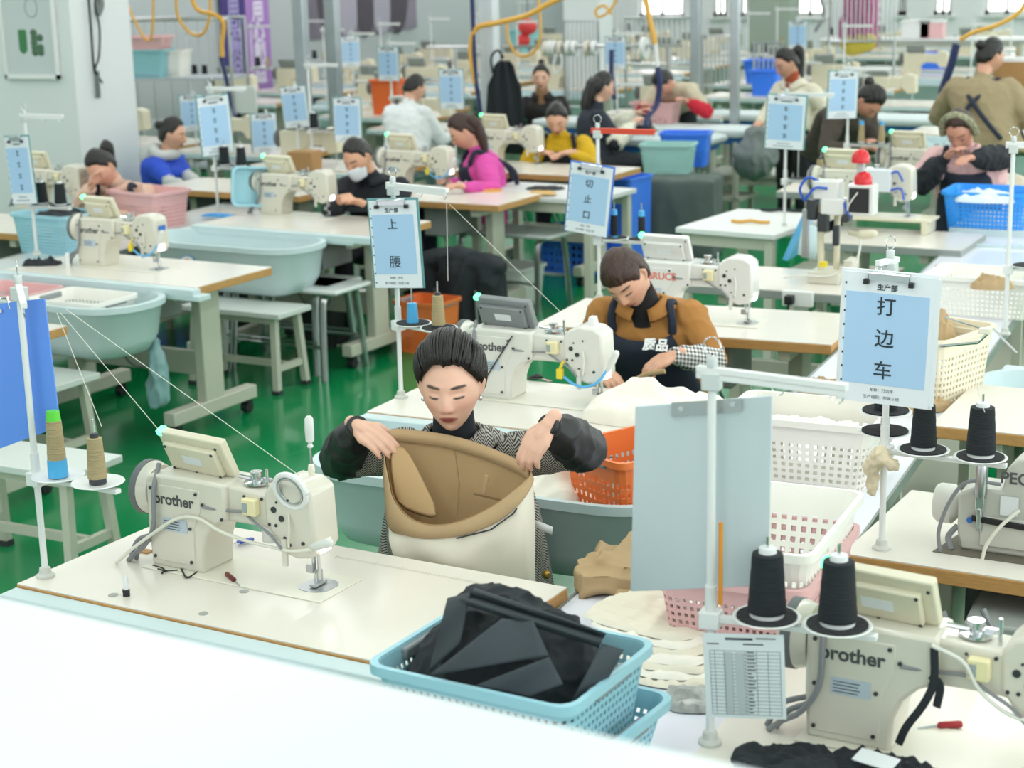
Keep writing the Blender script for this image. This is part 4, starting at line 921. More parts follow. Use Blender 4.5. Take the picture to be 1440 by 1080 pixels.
def person(label, head, hip, face=0, look=(0, 0, 0), arms=None, top=None, sleeve=None, hair='back', hair_mat=None, tail=None, strand=False, skin_c='d9a78c', lip='b0625a',
           eyes='down', voxel=.007, s=1.0, bulk=1.0, collar=None, collar_mat=None, pants='20242b', stand=False, apron=None, oversleeve=None, sex='f', hs=1.0, wr=.006, legs=True, cross=False, inner=None, cuff_r=.036, puff=1.0, group=None, torso_top=None, shoes='2a2c30', foot_dx=0, hood=None, spine_bend=.05):
    hx, hy, hz = hip; O = Vector((hx, hy, 0)); a = math.radians(face)
    fw = Vector((math.sin(a), -math.cos(a), 0)); rt = fw.cross(Vector((0, 0, 1)))
    Hc = Vector(head)-O; hp = Vector((0, 0, hz))
    ly, lp, lr = [math.radians(k) for k in look]
    fh = Vector((math.sin(a+ly)*math.cos(lp), -math.cos(a+ly)*math.cos(lp), -math.sin(lp)))
    r_, f_, u_ = ortho(fh); q = Matrix.Rotation(lr, 3, f_); r_, u_ = q@r_, q@u_
    H = Matrix([[r_[i], f_[i], u_[i], Hc[i]] for i in range(3)]+[[0, 0, 0, 1]])
    sp0 = (Hc-hp).normalized()
    neck_top = Hc-u_*.055*s-f_*.028*s; nb = Hc-u_*.10*s-f_*.035*s-sp0*.06*s-Vector((0, 0, .015))
    mid = hp.lerp(nb, .55)-fw*spine_bend; spine = lambda t: (hp*(1-t)**2+mid*2*t*(1-t)+nb*t*t) if t <= 1 else nb+(neck_top-nb)*(t-1)*3
    up = (nb-mid).normalized(); shc = nb-up*.055*s
    SH = {'R': shc+rt*.155*s*min(bulk, 1.08), 'L': shc-rt*.155*s*min(bulk, 1.08)}
    # body -------------------------------------------------
    body = MB(); V, nu, nv = head_verts(); V = V*hs
    Hm = np.array(H); Q = V@Hm[:3, :3].T+Hm[:3, 3]; body.add([tuple(p) for p in Q], head_faces(nu, nv))
    for sg in (-1, 1):
        e = [H@Vector((sg*.076*hs+sg*k[0], k[1], k[2])) for k in ((0, -.004, -.022), (.006, -.010, -.005), (.009, -.012, .012), (.004, -.006, .022))]
        body.caps(e, [.006, .008, .009, .006], 8)
    body.caps([neck_top+u_*.02, neck_top-u_*.01, nb-up*.03], [.048*s, .049*s, .058*s], 14)
    def tor(off, lo=-.06, hi=1.0, ts=None, ang=None, sx=1, n=28):
        rings = []
        prof = [(-.08, .150, .10), (-.03, .172, .125), (.10, .172, .130), (.28, .155, .122), (.45, .150, .118), (.62, .165, .122), (.78, .178, .118), (.88, .165, .098), (.95, .115, .078), (1.0, .068, .062)]
        for t, w, d in prof:
            if t < lo or t > hi: continue
            c = spine(max(t, 0)) if t >= 0 else hp+Vector((0, 0, t*.5)); k = bulk if t < .9 else 1
            tw = fw; w2 = w*s*k+off; d2 = d*s*k+off
            aa = ang or [2*PI*i/n for i in range(n)]
            ax = (spine(min(1, max(t, 0)+.02))-spine(max(0, min(1, t)-.02))).normalized(); fy = (fw-ax*fw.dot(ax)).normalized()
            rings.append([c+rt*(w2*math.copysign(abs(math.cos(q))**.85, math.cos(q)))+fy*(d2*math.copysign(abs(math.sin(q))**.9, math.sin(q))) for q in aa])
        return rings
    body.loft(tor(-.018))
    ARM = {}
    arms = arms or {}
    for k, sg in (('R', 1), ('L', -1)):
        S = SH[k]; spec = arms.get(k)
        if spec is None:
            w = S+rt*sg*.05+fw*.10-Vector((0, 0, .45)) if stand else S+rt*sg*.0+fw*.33-Vector((0, 0, .22)); spec = dict(w=w+O)
        w = Vector(spec['w'])-O
        if 'e' in spec: E_ = Vector(spec['e'])-O
        else:
            L1, L2 = .27*s, .245*s; D = (w-S); dist = min(D.length, (L1+L2)*.985)
            if D.length > dist: w = S+D.normalized()*dist; D = w-S
            x = (L1*L1-L2*L2+dist*dist)/(2*dist); h = math.sqrt(max(0, L1*L1-x*x)); hint = Vector((0, 0, -1))+rt*sg*.9-fw*.5
            hint = (hint-D.normalized()*hint.dot(D.normalized())).normalized(); E_ = S+D.normalized()*x+hint*h
        fd = (Vector(spec['f'])-O-w).normalized() if 'f' in spec else (w-E_).normalized()
        bk = Vector(spec.get('b', (0, 0, 1)))
        ARM[k] = (S, E_, w); body.caps([S, S.lerp(E_, .5), E_, E_.lerp(w, .5), w], [.046*s, .040*s, .034*s, .030*s, .023*s], 10)
        side = 1 if k == 'R' else -1
        hand(body, w, fd, bk, -side*1.0, s*.97, spec.get('c', .5))
    if legs:
        for sg in (-1, 1):
            if stand: pts = [hp+rt*sg*.085, Vector((0, 0, hz*.53))+rt*sg*.09+fw*.02, Vector((0, 0, .08))+rt*sg*.09]
            else: pts = [hp+rt*sg*.09, hp+rt*sg*.12+fw*.40+Vector((0, 0, .02)), Vector((0, 0, .09))+rt*sg*.12+fw*(.40+foot_dx)]
            body.caps(pts, [.06, .045, .03], 10); 
    me = fuse(body, voxel, 1, .4); face_paint(me, H, skin_c, lip, '3c302c' if sex == 'f' else '2a2422', eyes, hs)
    me.materials.append(skin_attr); me.shade_smooth()
    o = bpy.data.objects.new('person', me); COL.objects.link(o); o.location = O; tag(o, label, 'person', group)
    # clothes ----------------------------------------------
    vx = max(voxel*1.3, .008); g = MB(); g.loft(tor(.012)); sr = puff
    cut = .78 if oversleeve else 1.0
    for k in 'RL':
        S, E_, w = ARM[k]
        we = E_.lerp(w, .90)
        if oversleeve: pts = [S-up*.01, S.lerp(E_, .5), E_]; rr = [.068*bulk, .062*bulk*sr, .056*sr]
        else: pts = [S-up*.01, S.lerp(E_, .5), E_, E_.lerp(w, .5), we]; rr = [.068*bulk, .060*bulk*sr, .054*bulk*sr, .050*sr, cuff_r]
        g.caps(pts, [r*s for r in rr], 14)
    if collar != 'none': g.caps([nb-up*.02, nb+(neck_top-nb)*.35], [.066*s, .060*s], 14)
    gm = fuse(g, vx, 3); wrinkle(gm, wr, 11, hx*3); obj('jacket', gm, top, o, fix=False, angle=3)
    if oversleeve:
        for k in 'RL':
            g = MB(); S, E_, w = ARM[k]; a0 = S.lerp(E_, .68); we = E_.lerp(w, .93)
            g.caps([a0, S.lerp(E_, .88), E_, E_.lerp(w, .35), E_.lerp(w, .7), we], [r*s*sr for r in (.052, .064, .067, .066, .056, .034/sr)], 16)
            gm = fuse(g, vx, 2); wrinkle(gm, wr*1.3, 16, hx); os_ = obj('oversleeve', gm, oversleeve, o, fix=False, angle=3)
            obj('cuff', MB().tube([E_.lerp(w, .92), E_.lerp(w, .95), E_.lerp(w, .965), E_.lerp(w, 1.0), E_.lerp(w, 1.04)], [.034*s, .034*s, .028*s, .033*s, .029*s], 18), oversleeve, os_)
    if legs:
        g = MB()
        for sg in (-1, 1):
            if stand: pts = [hp+rt*sg*.085+Vector((0, 0, .05)), Vector((0, 0, hz*.53))+rt*sg*.095+fw*.02, Vector((0, 0, .10))+rt*sg*.10]; rr = [.098, .070, .055]
            else: pts = [hp+rt*sg*.09, hp+rt*sg*.11+fw*.22+Vector((0, 0, .015)), hp+rt*sg*.12+fw*.41+Vector((0, 0, .02)), Vector((0, 0, .11))+rt*sg*.12+fw*(.42+foot_dx)]; rr = [.095, .082, .066, .052]
            g.caps(pts, rr, 14)
        g.ell(tuple(hp), (.165, .135, .11)); gm = fuse(g, .012, 3); wrinkle(gm, .006, 9, hy)
        obj('trousers', gm, M('trousers_'+pants, pants, .85, var=.1), o, fix=False, angle=3)
        for sg in (-1, 1):
            c = (Vector((0, 0, .035))+rt*sg*.10+fw*.05) if stand else Vector((0, 0, .035))+rt*sg*.12+fw*(.46+foot_dx)
            g = MB().caps([c-fw*.09+Vector((0, 0, .01)), c, c+fw*.10-Vector((0, 0, .008))], [.038, .04, .034], 12)
            sh = obj('shoe', g, M('shoe_'+shoes, shoes, .5), o)
            obj('sole', MB().tube([c-fw*.11-Vector((0, 0, .030)), c+fw*.13-Vector((0, 0, .030))], .03, 10, sx=1), M('sole_pale', 'cfcfca', .6), sh).scale = (1, 1, 1)
            sh.children[0].scale = (1, 1, .35); sh.children[0].location = (0, 0, .006)
    if inner:                                  # high-necked top seen at the throat
        g = MB().tube([nb-up*.05+fw*.02, nb+fw*.012, neck_top-u_*.022+f_*.01], [.085*s, .064*s, .056*s], 20)
        obj('high_collar', g, inner, o)
    if collar in ('coat', 'shirt', 'puffy'):
        cm = collar_mat or top; n = 26; rings = []
        for rr, hgt, fo in ((.068, .045, .0), (.082, .050, .004), (.115 if collar == 'coat' else .095, .005, .014), (.11 if collar == 'coat' else .088, -.006, .012)):
            rings.append([nb-up*.01+rt*(rr*s*1.05*math.cos(q))+fw*(rr*s*math.sin(q)+fo)+up*(hgt-.055*max(0, math.sin(q))**2*(1 if collar == 'coat' else .5))*s for q in [PI/2+.32+(2*PI-.64)*i/(n-1) for i in range(n)]])
        obj('collar', MB().loft(rings, cap=False, closed=False), cm, o, solid=.008, angle=2)
    if hood: 
        pts = [nb+rt*(.105*math.cos(q))+fw*(.085*math.sin(q)-.03)+up*(.03+.05*max(0, -math.sin(q))) for q in np.linspace(0, 2*PI, 25)]
        g = MB().tube(pts[:-1]+[pts[0]], .042, 10).ell(tuple(nb-fw*.13+up*.0), (.10, .08, .10)); gm = fuse(g, .012, 3); obj('hood', gm, hood, o, fix=False, angle=3)
    if apron:
        aa = [PI/2+k for k in np.linspace(-1.25, 1.25, 15)]; rings = tor(.026, lo=-.04, hi=.90, ang=aa); rings = [[q+fw*(.012*i/len(rings)) for q in r] for i, r in enumerate(rings)]
        # taper the bib towards the top
        c_ = []
        for i, r in enumerate(rings):
            k = 1-.42*sm(np.array(i/(len(rings)-1)), .35, 1); mid_ = r[len(r)//2]; c_.append([mid_.lerp(p, float(k)) if i > 2 else p for p in r])
        am = MB().loft(c_, cap=False, closed=False); ap = obj('apron', am, apron, o, solid=.005, angle=2)
        st = MB()
        for sg in (-1, 1):
            e = c_[-1][0 if sg > 0 else -1]; e = c_[-1][0] if (c_[-1][0]-c_[-1][-1]).dot(rt)*sg > 0 else c_[-1][-1]
            tgt = nb-up*.0+rt*sg*.105+fw*.02; back_ = spine(.72)-fw*(.115*s*bulk+.07)+rt*(sg*.09 if not cross else -sg*.0); low = spine(.2)-fw*(.125*s*bulk+.05)+rt*(sg*.08 if not cross else -sg*.17)
            pts = curve_pts([e, e.lerp(tgt, .55)+fw*.028+rt*sg*.008, tgt+up*.022, tgt-fw*.105-up*.04, back_, back_.lerp(low, .5)-fw*.02, low], 24)
            st.tube(pts, .017, 6, sx=.35 if 0 else 1)
        so = obj('apron_straps', st, apron, ap)
    if hair:
        hm = hair_mat or hair_m; hb = obj('hair', hair_mesh(hair, H, (.024 if strand else .016) if hair != 'man' else .012, hs), hm, o, fix=True, angle=3)
        T = lambda v: H@Vector(v)
        if strand:
            rg = random.Random(2); g = MB()
            for k in range(230):
                ph = math.radians(rg.uniform(-112, 112)); zl = float(np.interp(abs(math.degrees(ph)), [a_ for a_, b_ in LINES[hair]], [b_ for a_, b_ in LINES[hair]]))+.004
                v0 = Vector((math.sin(ph)*math.sqrt(max(.05, 1-(zl/.12)**2)), math.cos(ph)*math.sqrt(max(.05, 1-(zl/.12)**2)), zl/.12)).normalized(); v1 = Vector((rg.uniform(-.15, .15), -1, rg.uniform(-.25, .35))).normalized()
                lift = Vector((v0.x*.9, 0, 1.0)).normalized(); pts = []; jr = rg.uniform(.75, 1.25)
                for i in range(12):
                    u = i/11; vv = (v0*(1-u)**2+lift*2*u*(1-u)*1.0+v1*u*u).normalized(); rad = (.008+.020*math.sin(min(1, u*2.2)*PI/2)*jr)
                    pts.append(H@Vector((vv.x*(.076*hs+rad), vv.y*(.096*hs+rad), vv.z*(.120*hs+rad+.006))))
                wd = rg.uniform(.002, .0046); g.tube(pts, [.001]+[wd]*10+[.002], 5)
            so_ = obj('hair_strands', g, hm, o, angle=3); so_['kind'] = 'stuff'
        if tail == 'bun': g = MB().ell(tuple(T((0, -.11, .06))), (.035, .035, .035)); obj('hair_bun', g, hm, o)
        if tail == 'topbun': g = MB().ell(tuple(T((0, -.05, .145))), (.03, .03, .028)); obj('hair_bun', g, hm, o)
        if tail == 'lowbun': g = MB().ell(tuple(T((0, -.115, -.03))), (.045, .035, .04)); obj('hair_bun', g, hm, o)
        if tail == 'pony':
            p0 = T((0, -.105, .055)); pts = [p0-(Vector(T((0, -.09, .05)))-p0), p0, p0+(p0-T((0, 0, .05)))*.45, p0-fw*.06+Vector((0, 0, -.13)), p0-fw*.045+Vector((0, 0, -.27)), p0-fw*.03+Vector((0, 0, -.34))]
            g = MB().tube(curve_pts(pts, 22), [.02+.022*math.sin(min(1, i/12)*PI*.5)*(1 if i < 14 else max(.15, 1-(i-14)/9)) for i in range(len(curve_pts(pts, 22)))], 14); me_ = g.mesh('pony'); obj('ponytail', me_, hm, o, angle=3)
            obj('hair_tie', MB().ell(tuple(p0), (.024, .024, .018)), black, o)
        if tail == 'long':
            g = MB(); 
            for sg in (-.6, 0, .6): p0 = T((sg*.07, -.09, .0)); pts = curve_pts([T((sg*.06, -.06, .07)), p0, p0-fw*.05+Vector((0, 0, -.14)), p0-fw*.045+Vector((0, 0, -.28))], 14); g.tube(pts, [.035, .045, .045, .045, .043, .04, .04, .036, .032, .028, .024, .02, .014, .008, .004][:len(pts)], 12)
            gm = fuse(g, .012, 1); wrinkle(gm, .006, 40, 1, (1, 1, .1)); obj('long_hair', gm, hm, o, fix=False, angle=3)
    o['_H'] = 0; del o['_H']
    return o, H, dict(nb=nb, up=up, rt=rt, fw=fw, spine=spine, O=O, arm=ARM, tor=tor)
def cl(name, h, **k): 
    k.setdefault('rough', .85); k.setdefault('var', .06); return M(name, h, scale=12, bump=.12, **k)
V3 = Vector
# -------- woman in herringbone, holding up the khaki trousers
herr = pattern_mat('herringbone_wool', 'herringbone', '33312f', 'b5b0a8', 62)
w1, H1, S1 = person('woman with tied back black hair in grey herringbone coat holding up khaki fabric', P(634, 543, Y=4.10), (P(640, 600, Y=4.32)[0], 4.34, .52), face=8, look=(9, 5, 1),
    arms={'R': dict(w=P(503, 600, Y=3.99), e=P(480, 648, Y=4.14), f=P(552, 632, Y=3.93), b=(-.2, -.55, .8), c=.62), 'L': dict(w=P(771, 598, Y=3.99), e=P(822, 632, Y=4.16), f=P(732, 655, Y=3.93), b=(.2, -.55, .8), c=.62)},
    top=herr, oversleeve=cl('black_nylon', '1b1c1e', rough=.45), puff=1.0, voxel=.0034, skin_c='e2b49c', lip='9c5048', collar='coat', inner=cl('navy_knit', '161a22'), bulk=1.02, s=.98, hs=1.03, tail='lowbun', wr=.005, strand=True)
nb, up, rt, fw = S1['nb'], S1['up'], S1['rt'], S1['fw']
lp = MB()
obj('zip', MB().tube([nb+fw*.078+up*.0, nb+fw*.10-up*.06], .003), chrome, w1)
obj('coat_button', MB().ell(tuple(V3(P(768, 808, Y=4.0))-S1['O']), (.012, .01, .012)), M('brass', 'b9924a', .3, 1), w1)
obj('earring', MB().ell(tuple(H1@V3((-.078, -.002, -.036))), (.006, .006, .007)).ell(tuple(H1@V3((.078, -.002, -.036))), (.006, .006, .007)), chrome, w1)
# coat skirt reaching down beside the fabric
sk = MB(); rr = []
for t, w_, d_ in ((.86, .165, .10), (.62, .205, .13), (.4, .23, .14), (.18, .25, .15), (-.05, .27, .16), (-.3, .28, .16)):
    c = S1['spine'](max(t, 0))+(V3((0, 0, t*.5)) if t < 0 else V3()); rr.append([c+rt*w_*math.cos(q)+fw*d_*math.sin(q) for q in [PI/2+.35+(2*PI-.7)*i/29 for i in range(30)]])
obj('coat_skirt', MB().loft(rr, cap=False, closed=False), herr, w1, solid=.01, angle=2)
tag_ = MB().loft([[V3(P(750, 730, Y=3.97))-S1['O'], V3(P(752, 741, Y=3.97))-S1['O']], [V3(P(777, 741, Y=3.96))-S1['O'], V3(P(776, 752, Y=3.96))-S1['O']]], cap=False, closed=False)
obj('care_tag', tag_, paper, w1, solid=.0015, fix=False)
# -------- woman in brown coat and navy apron
tan = cl('tan_wool', 'b07a3e'); navy = cl('navy_apron', '222a3a'); ging = pattern_mat('gingham', 'gingham', 'e9e7e4', '17181c', 62)
w2, H2, S2 = person('woman with short brown hair in tan coat, navy apron and gingham oversleeves', P(881, 392, Y=6.08), (P(920, 430, Y=6.35)[0], 6.42, .5), face=6, look=(-4, 38, 20),
    arms={'R': dict(w=P(842, 522, Y=6.0), f=P(872, 540, Y=5.9), e=P(822, 500, Y=6.25), b=(-.3, -.2, 1), c=.5), 'L': dict(w=P(948, 500, Y=6.0), e=P(1006, 508, Y=6.2), f=P(905, 520, Y=5.93), b=(.1, -.4, 1), c=.6)},
    top=tan, oversleeve=ging, puff=.86, voxel=.0042, skin_c='dda98e', lip='c06a62', hair='fringe', hair_mat=hair_br, collar='coat', inner=cl('black_knit', '141416'), bulk=1.12, s=1.0, hs=.98, apron=navy, wr=.006)
lg = text('lettering', '质品', .05, M('white_print', 'eeeeee', .6), [c for c in w2.children if c.name.startswith('apron')][0], V3(P(922, 486, Y=6.02))-S2['O'], (PI/2-.5, 0, .05), .002)
# -------- background seated and standing workers
def seat_w(px, py, Y): return P(px, py, Y=Y)
_w3a, H3, S3 = person('man in white face mask and black zip jacket at the sewing machine', P(503, 222, Y=9.25), (P(540, 260, Y=9.5)[0], 9.55, .5), face=2, look=(-12, 28, 4),
    arms={'R': dict(w=P(478, 283, Y=9.02), c=.5), 'L': dict(w=P(512, 287, Y=9.0), c=.5)}, top=cl('black_jacket', '1c2027'), voxel=.007, skin_c='d6a184', hair='man', sex='m', collar='shirt', bulk=1.12, s=1.04, pants='171a20')
mk = []
for v in np.linspace(-.018, -.105, 7):
    mk.append([H3@V3((.066*math.sin(q)*(1-.25*max(0, -(v+.05))/.055), .102*math.cos(q)*(1.0)+.016*(1-(abs(v+.055)/.05)**2)*math.cos(q)**6, v)) for q in np.linspace(-1.25, 1.25, 13)])
obj('face_mask', MB().loft(mk, cap=False, closed=False), M('mask_white', 'dde0e6', .8), _w3a, solid=.003, angle=2)
obj('ear_loop', MB().tube([H3@V3((.066, .03, -.03)), H3@V3((.08, -.01, .0))], .0015, 5).tube([H3@V3((-.066, .03, -.03)), H3@V3((-.08, -.01, .0))], .0015, 5), white, _w3a)
person('woman in peach padded jacket resting her cheek on her hand at the left table', P(143, 237, Y=8.9), (P(185, 260, Y=9.15)[0], 9.2, .5), face=14, look=(-12, 34, 12),
    arms={'R': dict(w=P(128, 262, Y=8.75), f=P(135, 240, Y=8.75), e=P(116, 290, Y=8.85)), 'L': dict(w=P(165, 300, Y=8.75))}, top=cl('peach_padded', 'dcb8a4'), tail='pony', voxel=.008, skin_c='d9a48c', bulk=1.1, apron=navy, puff=1.15, collar='puffy', wr=.012)
person('woman in bright blue jacket with grey hood seen from the side', P(243, 190, Y=10.9), (P(235, 240, Y=11.0)[0], 11.0, .5), face=100, look=(5, 8, 0), eyes='down',
    arms={'L': dict(w=P(282, 262, Y=10.75)), 'R': dict(w=P(272, 268, Y=10.55))}, top=cl('royal_blue', '2a4fc4'), hood=cl('hood_grey', 'c3c5c2'), oversleeve=cl('cuff_grey', 'bcbfbc'), tail='bun', voxel=.008, skin_c='d6a58a', bulk=1.25, puff=.85)
person('man in white sweatshirt seen from behind', P(583, 125, Y=13.6), (P(590, 180, Y=13.4)[0], 13.2, .52), face=165, look=(-10, 20, 0), hair='man', sex='m', top=cl('white_sweat', 'e3e8e8'), voxel=.009, bulk=1.2, s=1.05, pants='9aa6b2', collar='shirt')
person('woman with long brown hair in bright pink jacket and dark apron', P(653, 186, Y=10.65), (P(675, 230, Y=10.75)[0], 10.8, .5), face=-55, look=(-5, 30, 0),
    arms={'R': dict(w=P(630, 256, Y=10.45)), 'L': dict(w=P(652, 262, Y=10.2))}, top=cl('magenta_jacket', 'd84fa4'), hair_mat=hair_br, tail='long', voxel=.008, skin_c='dba58c', bulk=1.1, apron=navy, puff=1.1, pants='1c1e2c')
person('woman in yellow knit sweater and black apron working with both hands', P(783, 168, Y=12.05), (P(795, 200, Y=12.2)[0], 12.25, .5), face=12, look=(2, 30, 0),
    arms={'R': dict(w=P(762, 214, Y=11.85), f=P(785, 216, Y=11.8)), 'L': dict(w=P(803, 214, Y=11.85), f=P(782, 216, Y=11.8))}, top=cl('mustard_knit', 'd3aa18'), tail='bun', voxel=.008, skin_c='dca98f', bulk=1.12, apron=cl('black_apron', '20222a'), puff=1.2)
person('woman with top bun in dark fleece facing the hall far behind the hanging apron', P(761, 110, Y=15.2), (P(762, 150, Y=15.2)[0], 15.3, .55), face=14, look=(4, 4, 0), eyes='open', top=cl('dark_fleece', '221e1e'), tail='topbun', voxel=.010, skin_c='d9ab92', inner=cl('scarf_pattern', '8d6a4a', ), collar='puffy', bulk=1.05)
person('woman with long black ponytail in dark quilted vest over white sleeves, seen from behind', P(847, 124, Y=13.3), (P(845, 180, Y=13.1)[0], 13.05, .62), face=120, look=(15, 10, 0), top=cl('dark_vest', '242a36'), oversleeve=cl('ivory_sleeve', 'dedbc9'),
    arms={'L': dict(w=P(893, 160, Y=13.6)), 'R': dict(w=P(890, 175, Y=13.2))}, tail='long', voxel=.009, skin_c='d9ab92', bulk=1.1, puff=1.1)
person('woman in beige sweater with red oversleeves bending over the ironing table', P(933, 116, Y=14.6), (P(962, 160, Y=15.3)[0], 15.2, .9), face=-20, look=(0, 60, 0), stand=True, top=cl('beige_knit', 'cbc0a8'), oversleeve=cl('red_sleeve', 'c52034'), voxel=.009, tail=None, skin_c='d39b84', bulk=1.1,
    arms={'R': dict(w=P(905, 148, Y=14.5)), 'L': dict(w=P(968, 143, Y=14.5))})
person('standing woman in cream cardigan with black ponytail and black trousers', P(1106, 90, Y=13.9), (P(1118, 200, Y=13.95)[0], 13.95, .85), face=-28, look=(-14, 22, 0), stand=True, top=cl('cream_knit', 'dcd5c0'), tail='pony', voxel=.008, skin_c='cf9a82', bulk=1.08, pants='16181c',
    arms={'R': dict(w=P(1068, 172, Y=13.7)), 'L': dict(w=P(1140, 190, Y=13.7))}, inner=cl('rust_knit', 'a2482c'), collar='coat', collar_mat=cl('cream_knit', 'dcd5c0'))
person('woman in dark brown jacket leaning far forward between two signs', P(1222, 142, Y=11.5), (P(1160, 215, Y=12.0)[0], 12.1, .85), face=65, look=(-5, 60, 0), stand=True, top=cl('dark_brown_jacket', '4b423b'), voxel=.009, tail='bun', skin_c='c9907a', bulk=1.15, pants='1b2130', arms={'R': dict(w=P(1212, 208, Y=11.3)), 'L': dict(w=P(1225, 200, Y=11.6))})
person('woman in khaki quilted jacket with crossed navy apron straps, seen from behind', P(1393, 80, Y=12.6), (P(1395, 200, Y=12.4)[0], 12.3, .90), face=170, look=(-35, 15, 0), stand=True, top=cl('khaki_quilted', '9c8c6c'), voxel=.009, tail='bun', skin_c='d39f86', bulk=1.3, s=1.06, apron=cl('navy_apron', '222a3a'), cross=True, puff=1.15,
    arms={'R': dict(w=P(1480, 160, Y=12.6)), 'L': dict(w=P(1340, 170, Y=12.9))})
w9, H9, S9 = person('woman in pale pink padded jacket with patterned headband at the machine', P(1350, 183, Y=10.35), (P(1372, 220, Y=10.6)[0], 10.65, .5), face=4, look=(-10, 36, 4), hair_mat=hair_br, top=cl('pale_pink_padded', 'dcb3b3'), voxel=.008, skin_c='cf957e', lip='b56a60', bulk=1.22, apron=navy, puff=1.15, wr=.012,
    oversleeve=cl('black_sleeve', '23262c'), arms={'R': dict(w=P(1330, 222, Y=10.15)), 'L': dict(w=P(1368, 222, Y=10.12), e=P(1408, 222, Y=10.4))}, collar='puffy')
obj('headband', MB().tube([H9@V3((.093*math.cos(q)*1.04, .0+.03*math.sin(q)*0+.02, .118*math.sin(q)*1.12)) for q in np.linspace(-.1, PI+.1, 20)], .022, 8, sx=1), M('headband_print', '9c9a7c', .7, var=.6, scale=50), w9)
# ================================================================ the held khaki garment
def ring_from(pts, n): c = [V3(p) for p in pts]; c = [c[-1]]+c+[c[0], c[1]]; out = []; seg = len(pts)
def closed_curve(pts, n):
    c = [V3(p) for p in pts]; m = len(c); out = []
    for i in range(n):
        t = i*m/n; k = int(t); t -= k; a, b, d, e = c[(k-1) % m], c[k % m], c[(k+1) % m], c[(k+2) % m]
        out.append(.5*((2*b)+(d-a)*t+(2*a-5*b+4*d-e)*t*t+(3*b-a-3*d+e)*t**3))
    return out
rim = [(548, 606, 4.0), (590, 606, 4.05), (640, 614, 4.07), (690, 630, 4.06), (735, 651, 4.02), (746, 668, 3.95), (722, 692, 3.89), (688, 716, 3.86), (648, 734, 3.84), (608, 740, 3.84), (575, 729, 3.85), (553, 702, 3.88), (546, 672, 3.92), (541, 640, 3.96)]
band = [(549, 622, 4.0), (590, 624, 4.05), (640, 632, 4.07), (690, 648, 4.06), (735, 664, 4.02), (750, 676, 3.945), (732, 706, 3.88), (698, 734, 3.85), (652, 752, 3.83), (604, 757, 3.83), (570, 752, 3.84), (549, 742, 3.87), (543, 700, 3.91), (541, 660, 3.96)]
mid1 = [(556, 680, 3.99), (592, 690, 4.03), (640, 700, 4.04), (690, 705, 4.03), (735, 712, 4.0), (751, 722, 3.93), (738, 745, 3.87), (702, 768, 3.84), (652, 780, 3.82), (604, 784, 3.82), (568, 778, 3.83), (549, 762, 3.86), (545, 735, 3.91), (548, 705, 3.96)]
low = [(570, 760, 3.96), (600, 775, 3.98), (640, 790, 3.98), (690, 795, 3.98), (735, 800, 3.96), (753, 815, 3.92), (742, 835, 3.87), (704, 838, 3.85), (654, 836, 3.835), (606, 830, 3.835), (574, 820, 3.84), (560, 808, 3.86), (556, 790, 3.9), (560, 770, 3.94)]
O_ = V3(P(640, 720, Y=3.93)); NR = 84
def cc(l): return [p-O_ for p in closed_curve([P(*p[:2], Y=p[2]) for p in l], NR)]
def fold(r, amp, fr, ph):
    return [p+V3((0, amp*math.sin(i*fr*2*PI/NR+ph)*(1 if NR*.38 < i < NR*.92 else .6), amp*.3*math.sin(i*fr*1.7*2*PI/NR))) for i, p in enumerate(r)]
R0, R1, R2, R3 = cc(rim), cc(band), cc(mid1), cc(low)
rows = [R0, [a.lerp(b, .5) for a, b in zip(R0, R1)], R1]
cream2 = M('cream_pocketing', 'e9e3d3', .85, bump=.1, scale=20); kh2 = M('khaki_inside', 'b3946a', .8, bump=.12, scale=16)
t = thing('khaki_trousers', 'khaki trousers top with cream lining held open by the woman in herringbone', 'trousers', O_)
out = [R1, fold([a.lerp(b, .5) for a, b in zip(R1, R2)], .003, 9, 0), fold(R2, .009, 6, 1), fold([a.lerp(b, .4) for a, b in zip(R2, R3)], .011, 6, 1.6), fold([a.lerp(b, .8) for a, b in zip(R2, R3)], .009, 6, 2.2), R3]
mo = MB().loft(out, cap=False)
o = obj('cream_lining', mo, cream2, t, fix=True, angle=2); 
inn = [[p*1.0-(p-V3((0, 0, p.z)))*.02 for p in r] for r in out]
def inward(r, a, k):
    c = sum(r, V3())/len(r); return [q+(c-q).normalized()*(.005+a*(.022 if i < NR*.42 or i > NR*.86 else .006)*(1-abs(math.sin(i*PI*6/NR+k*.35+1.2*math.sin(i*.25))))) for i, q in enumerate(r)]
sag = lambda r, k: [p+V3((0, k, 0)) for p in r]
o = obj('khaki_inside', MB().loft([inward(R0, 0, 0)]+[inward(r, min(1, (k+.5)/2.5), k) for k, r in enumerate(out)], cap=False), kh2, t, fix=True, angle=2)
obj('waistband', MB().loft([[q+V3((0, -.002, .001)) for q in R0], [a.lerp(b, .5)*1.004 for a, b in zip(R0, R1)], [q*1.008+V3((0, -.003, 0)) for q in R1]], cap=False), khaki_cloth, t, solid=.003, angle=2)
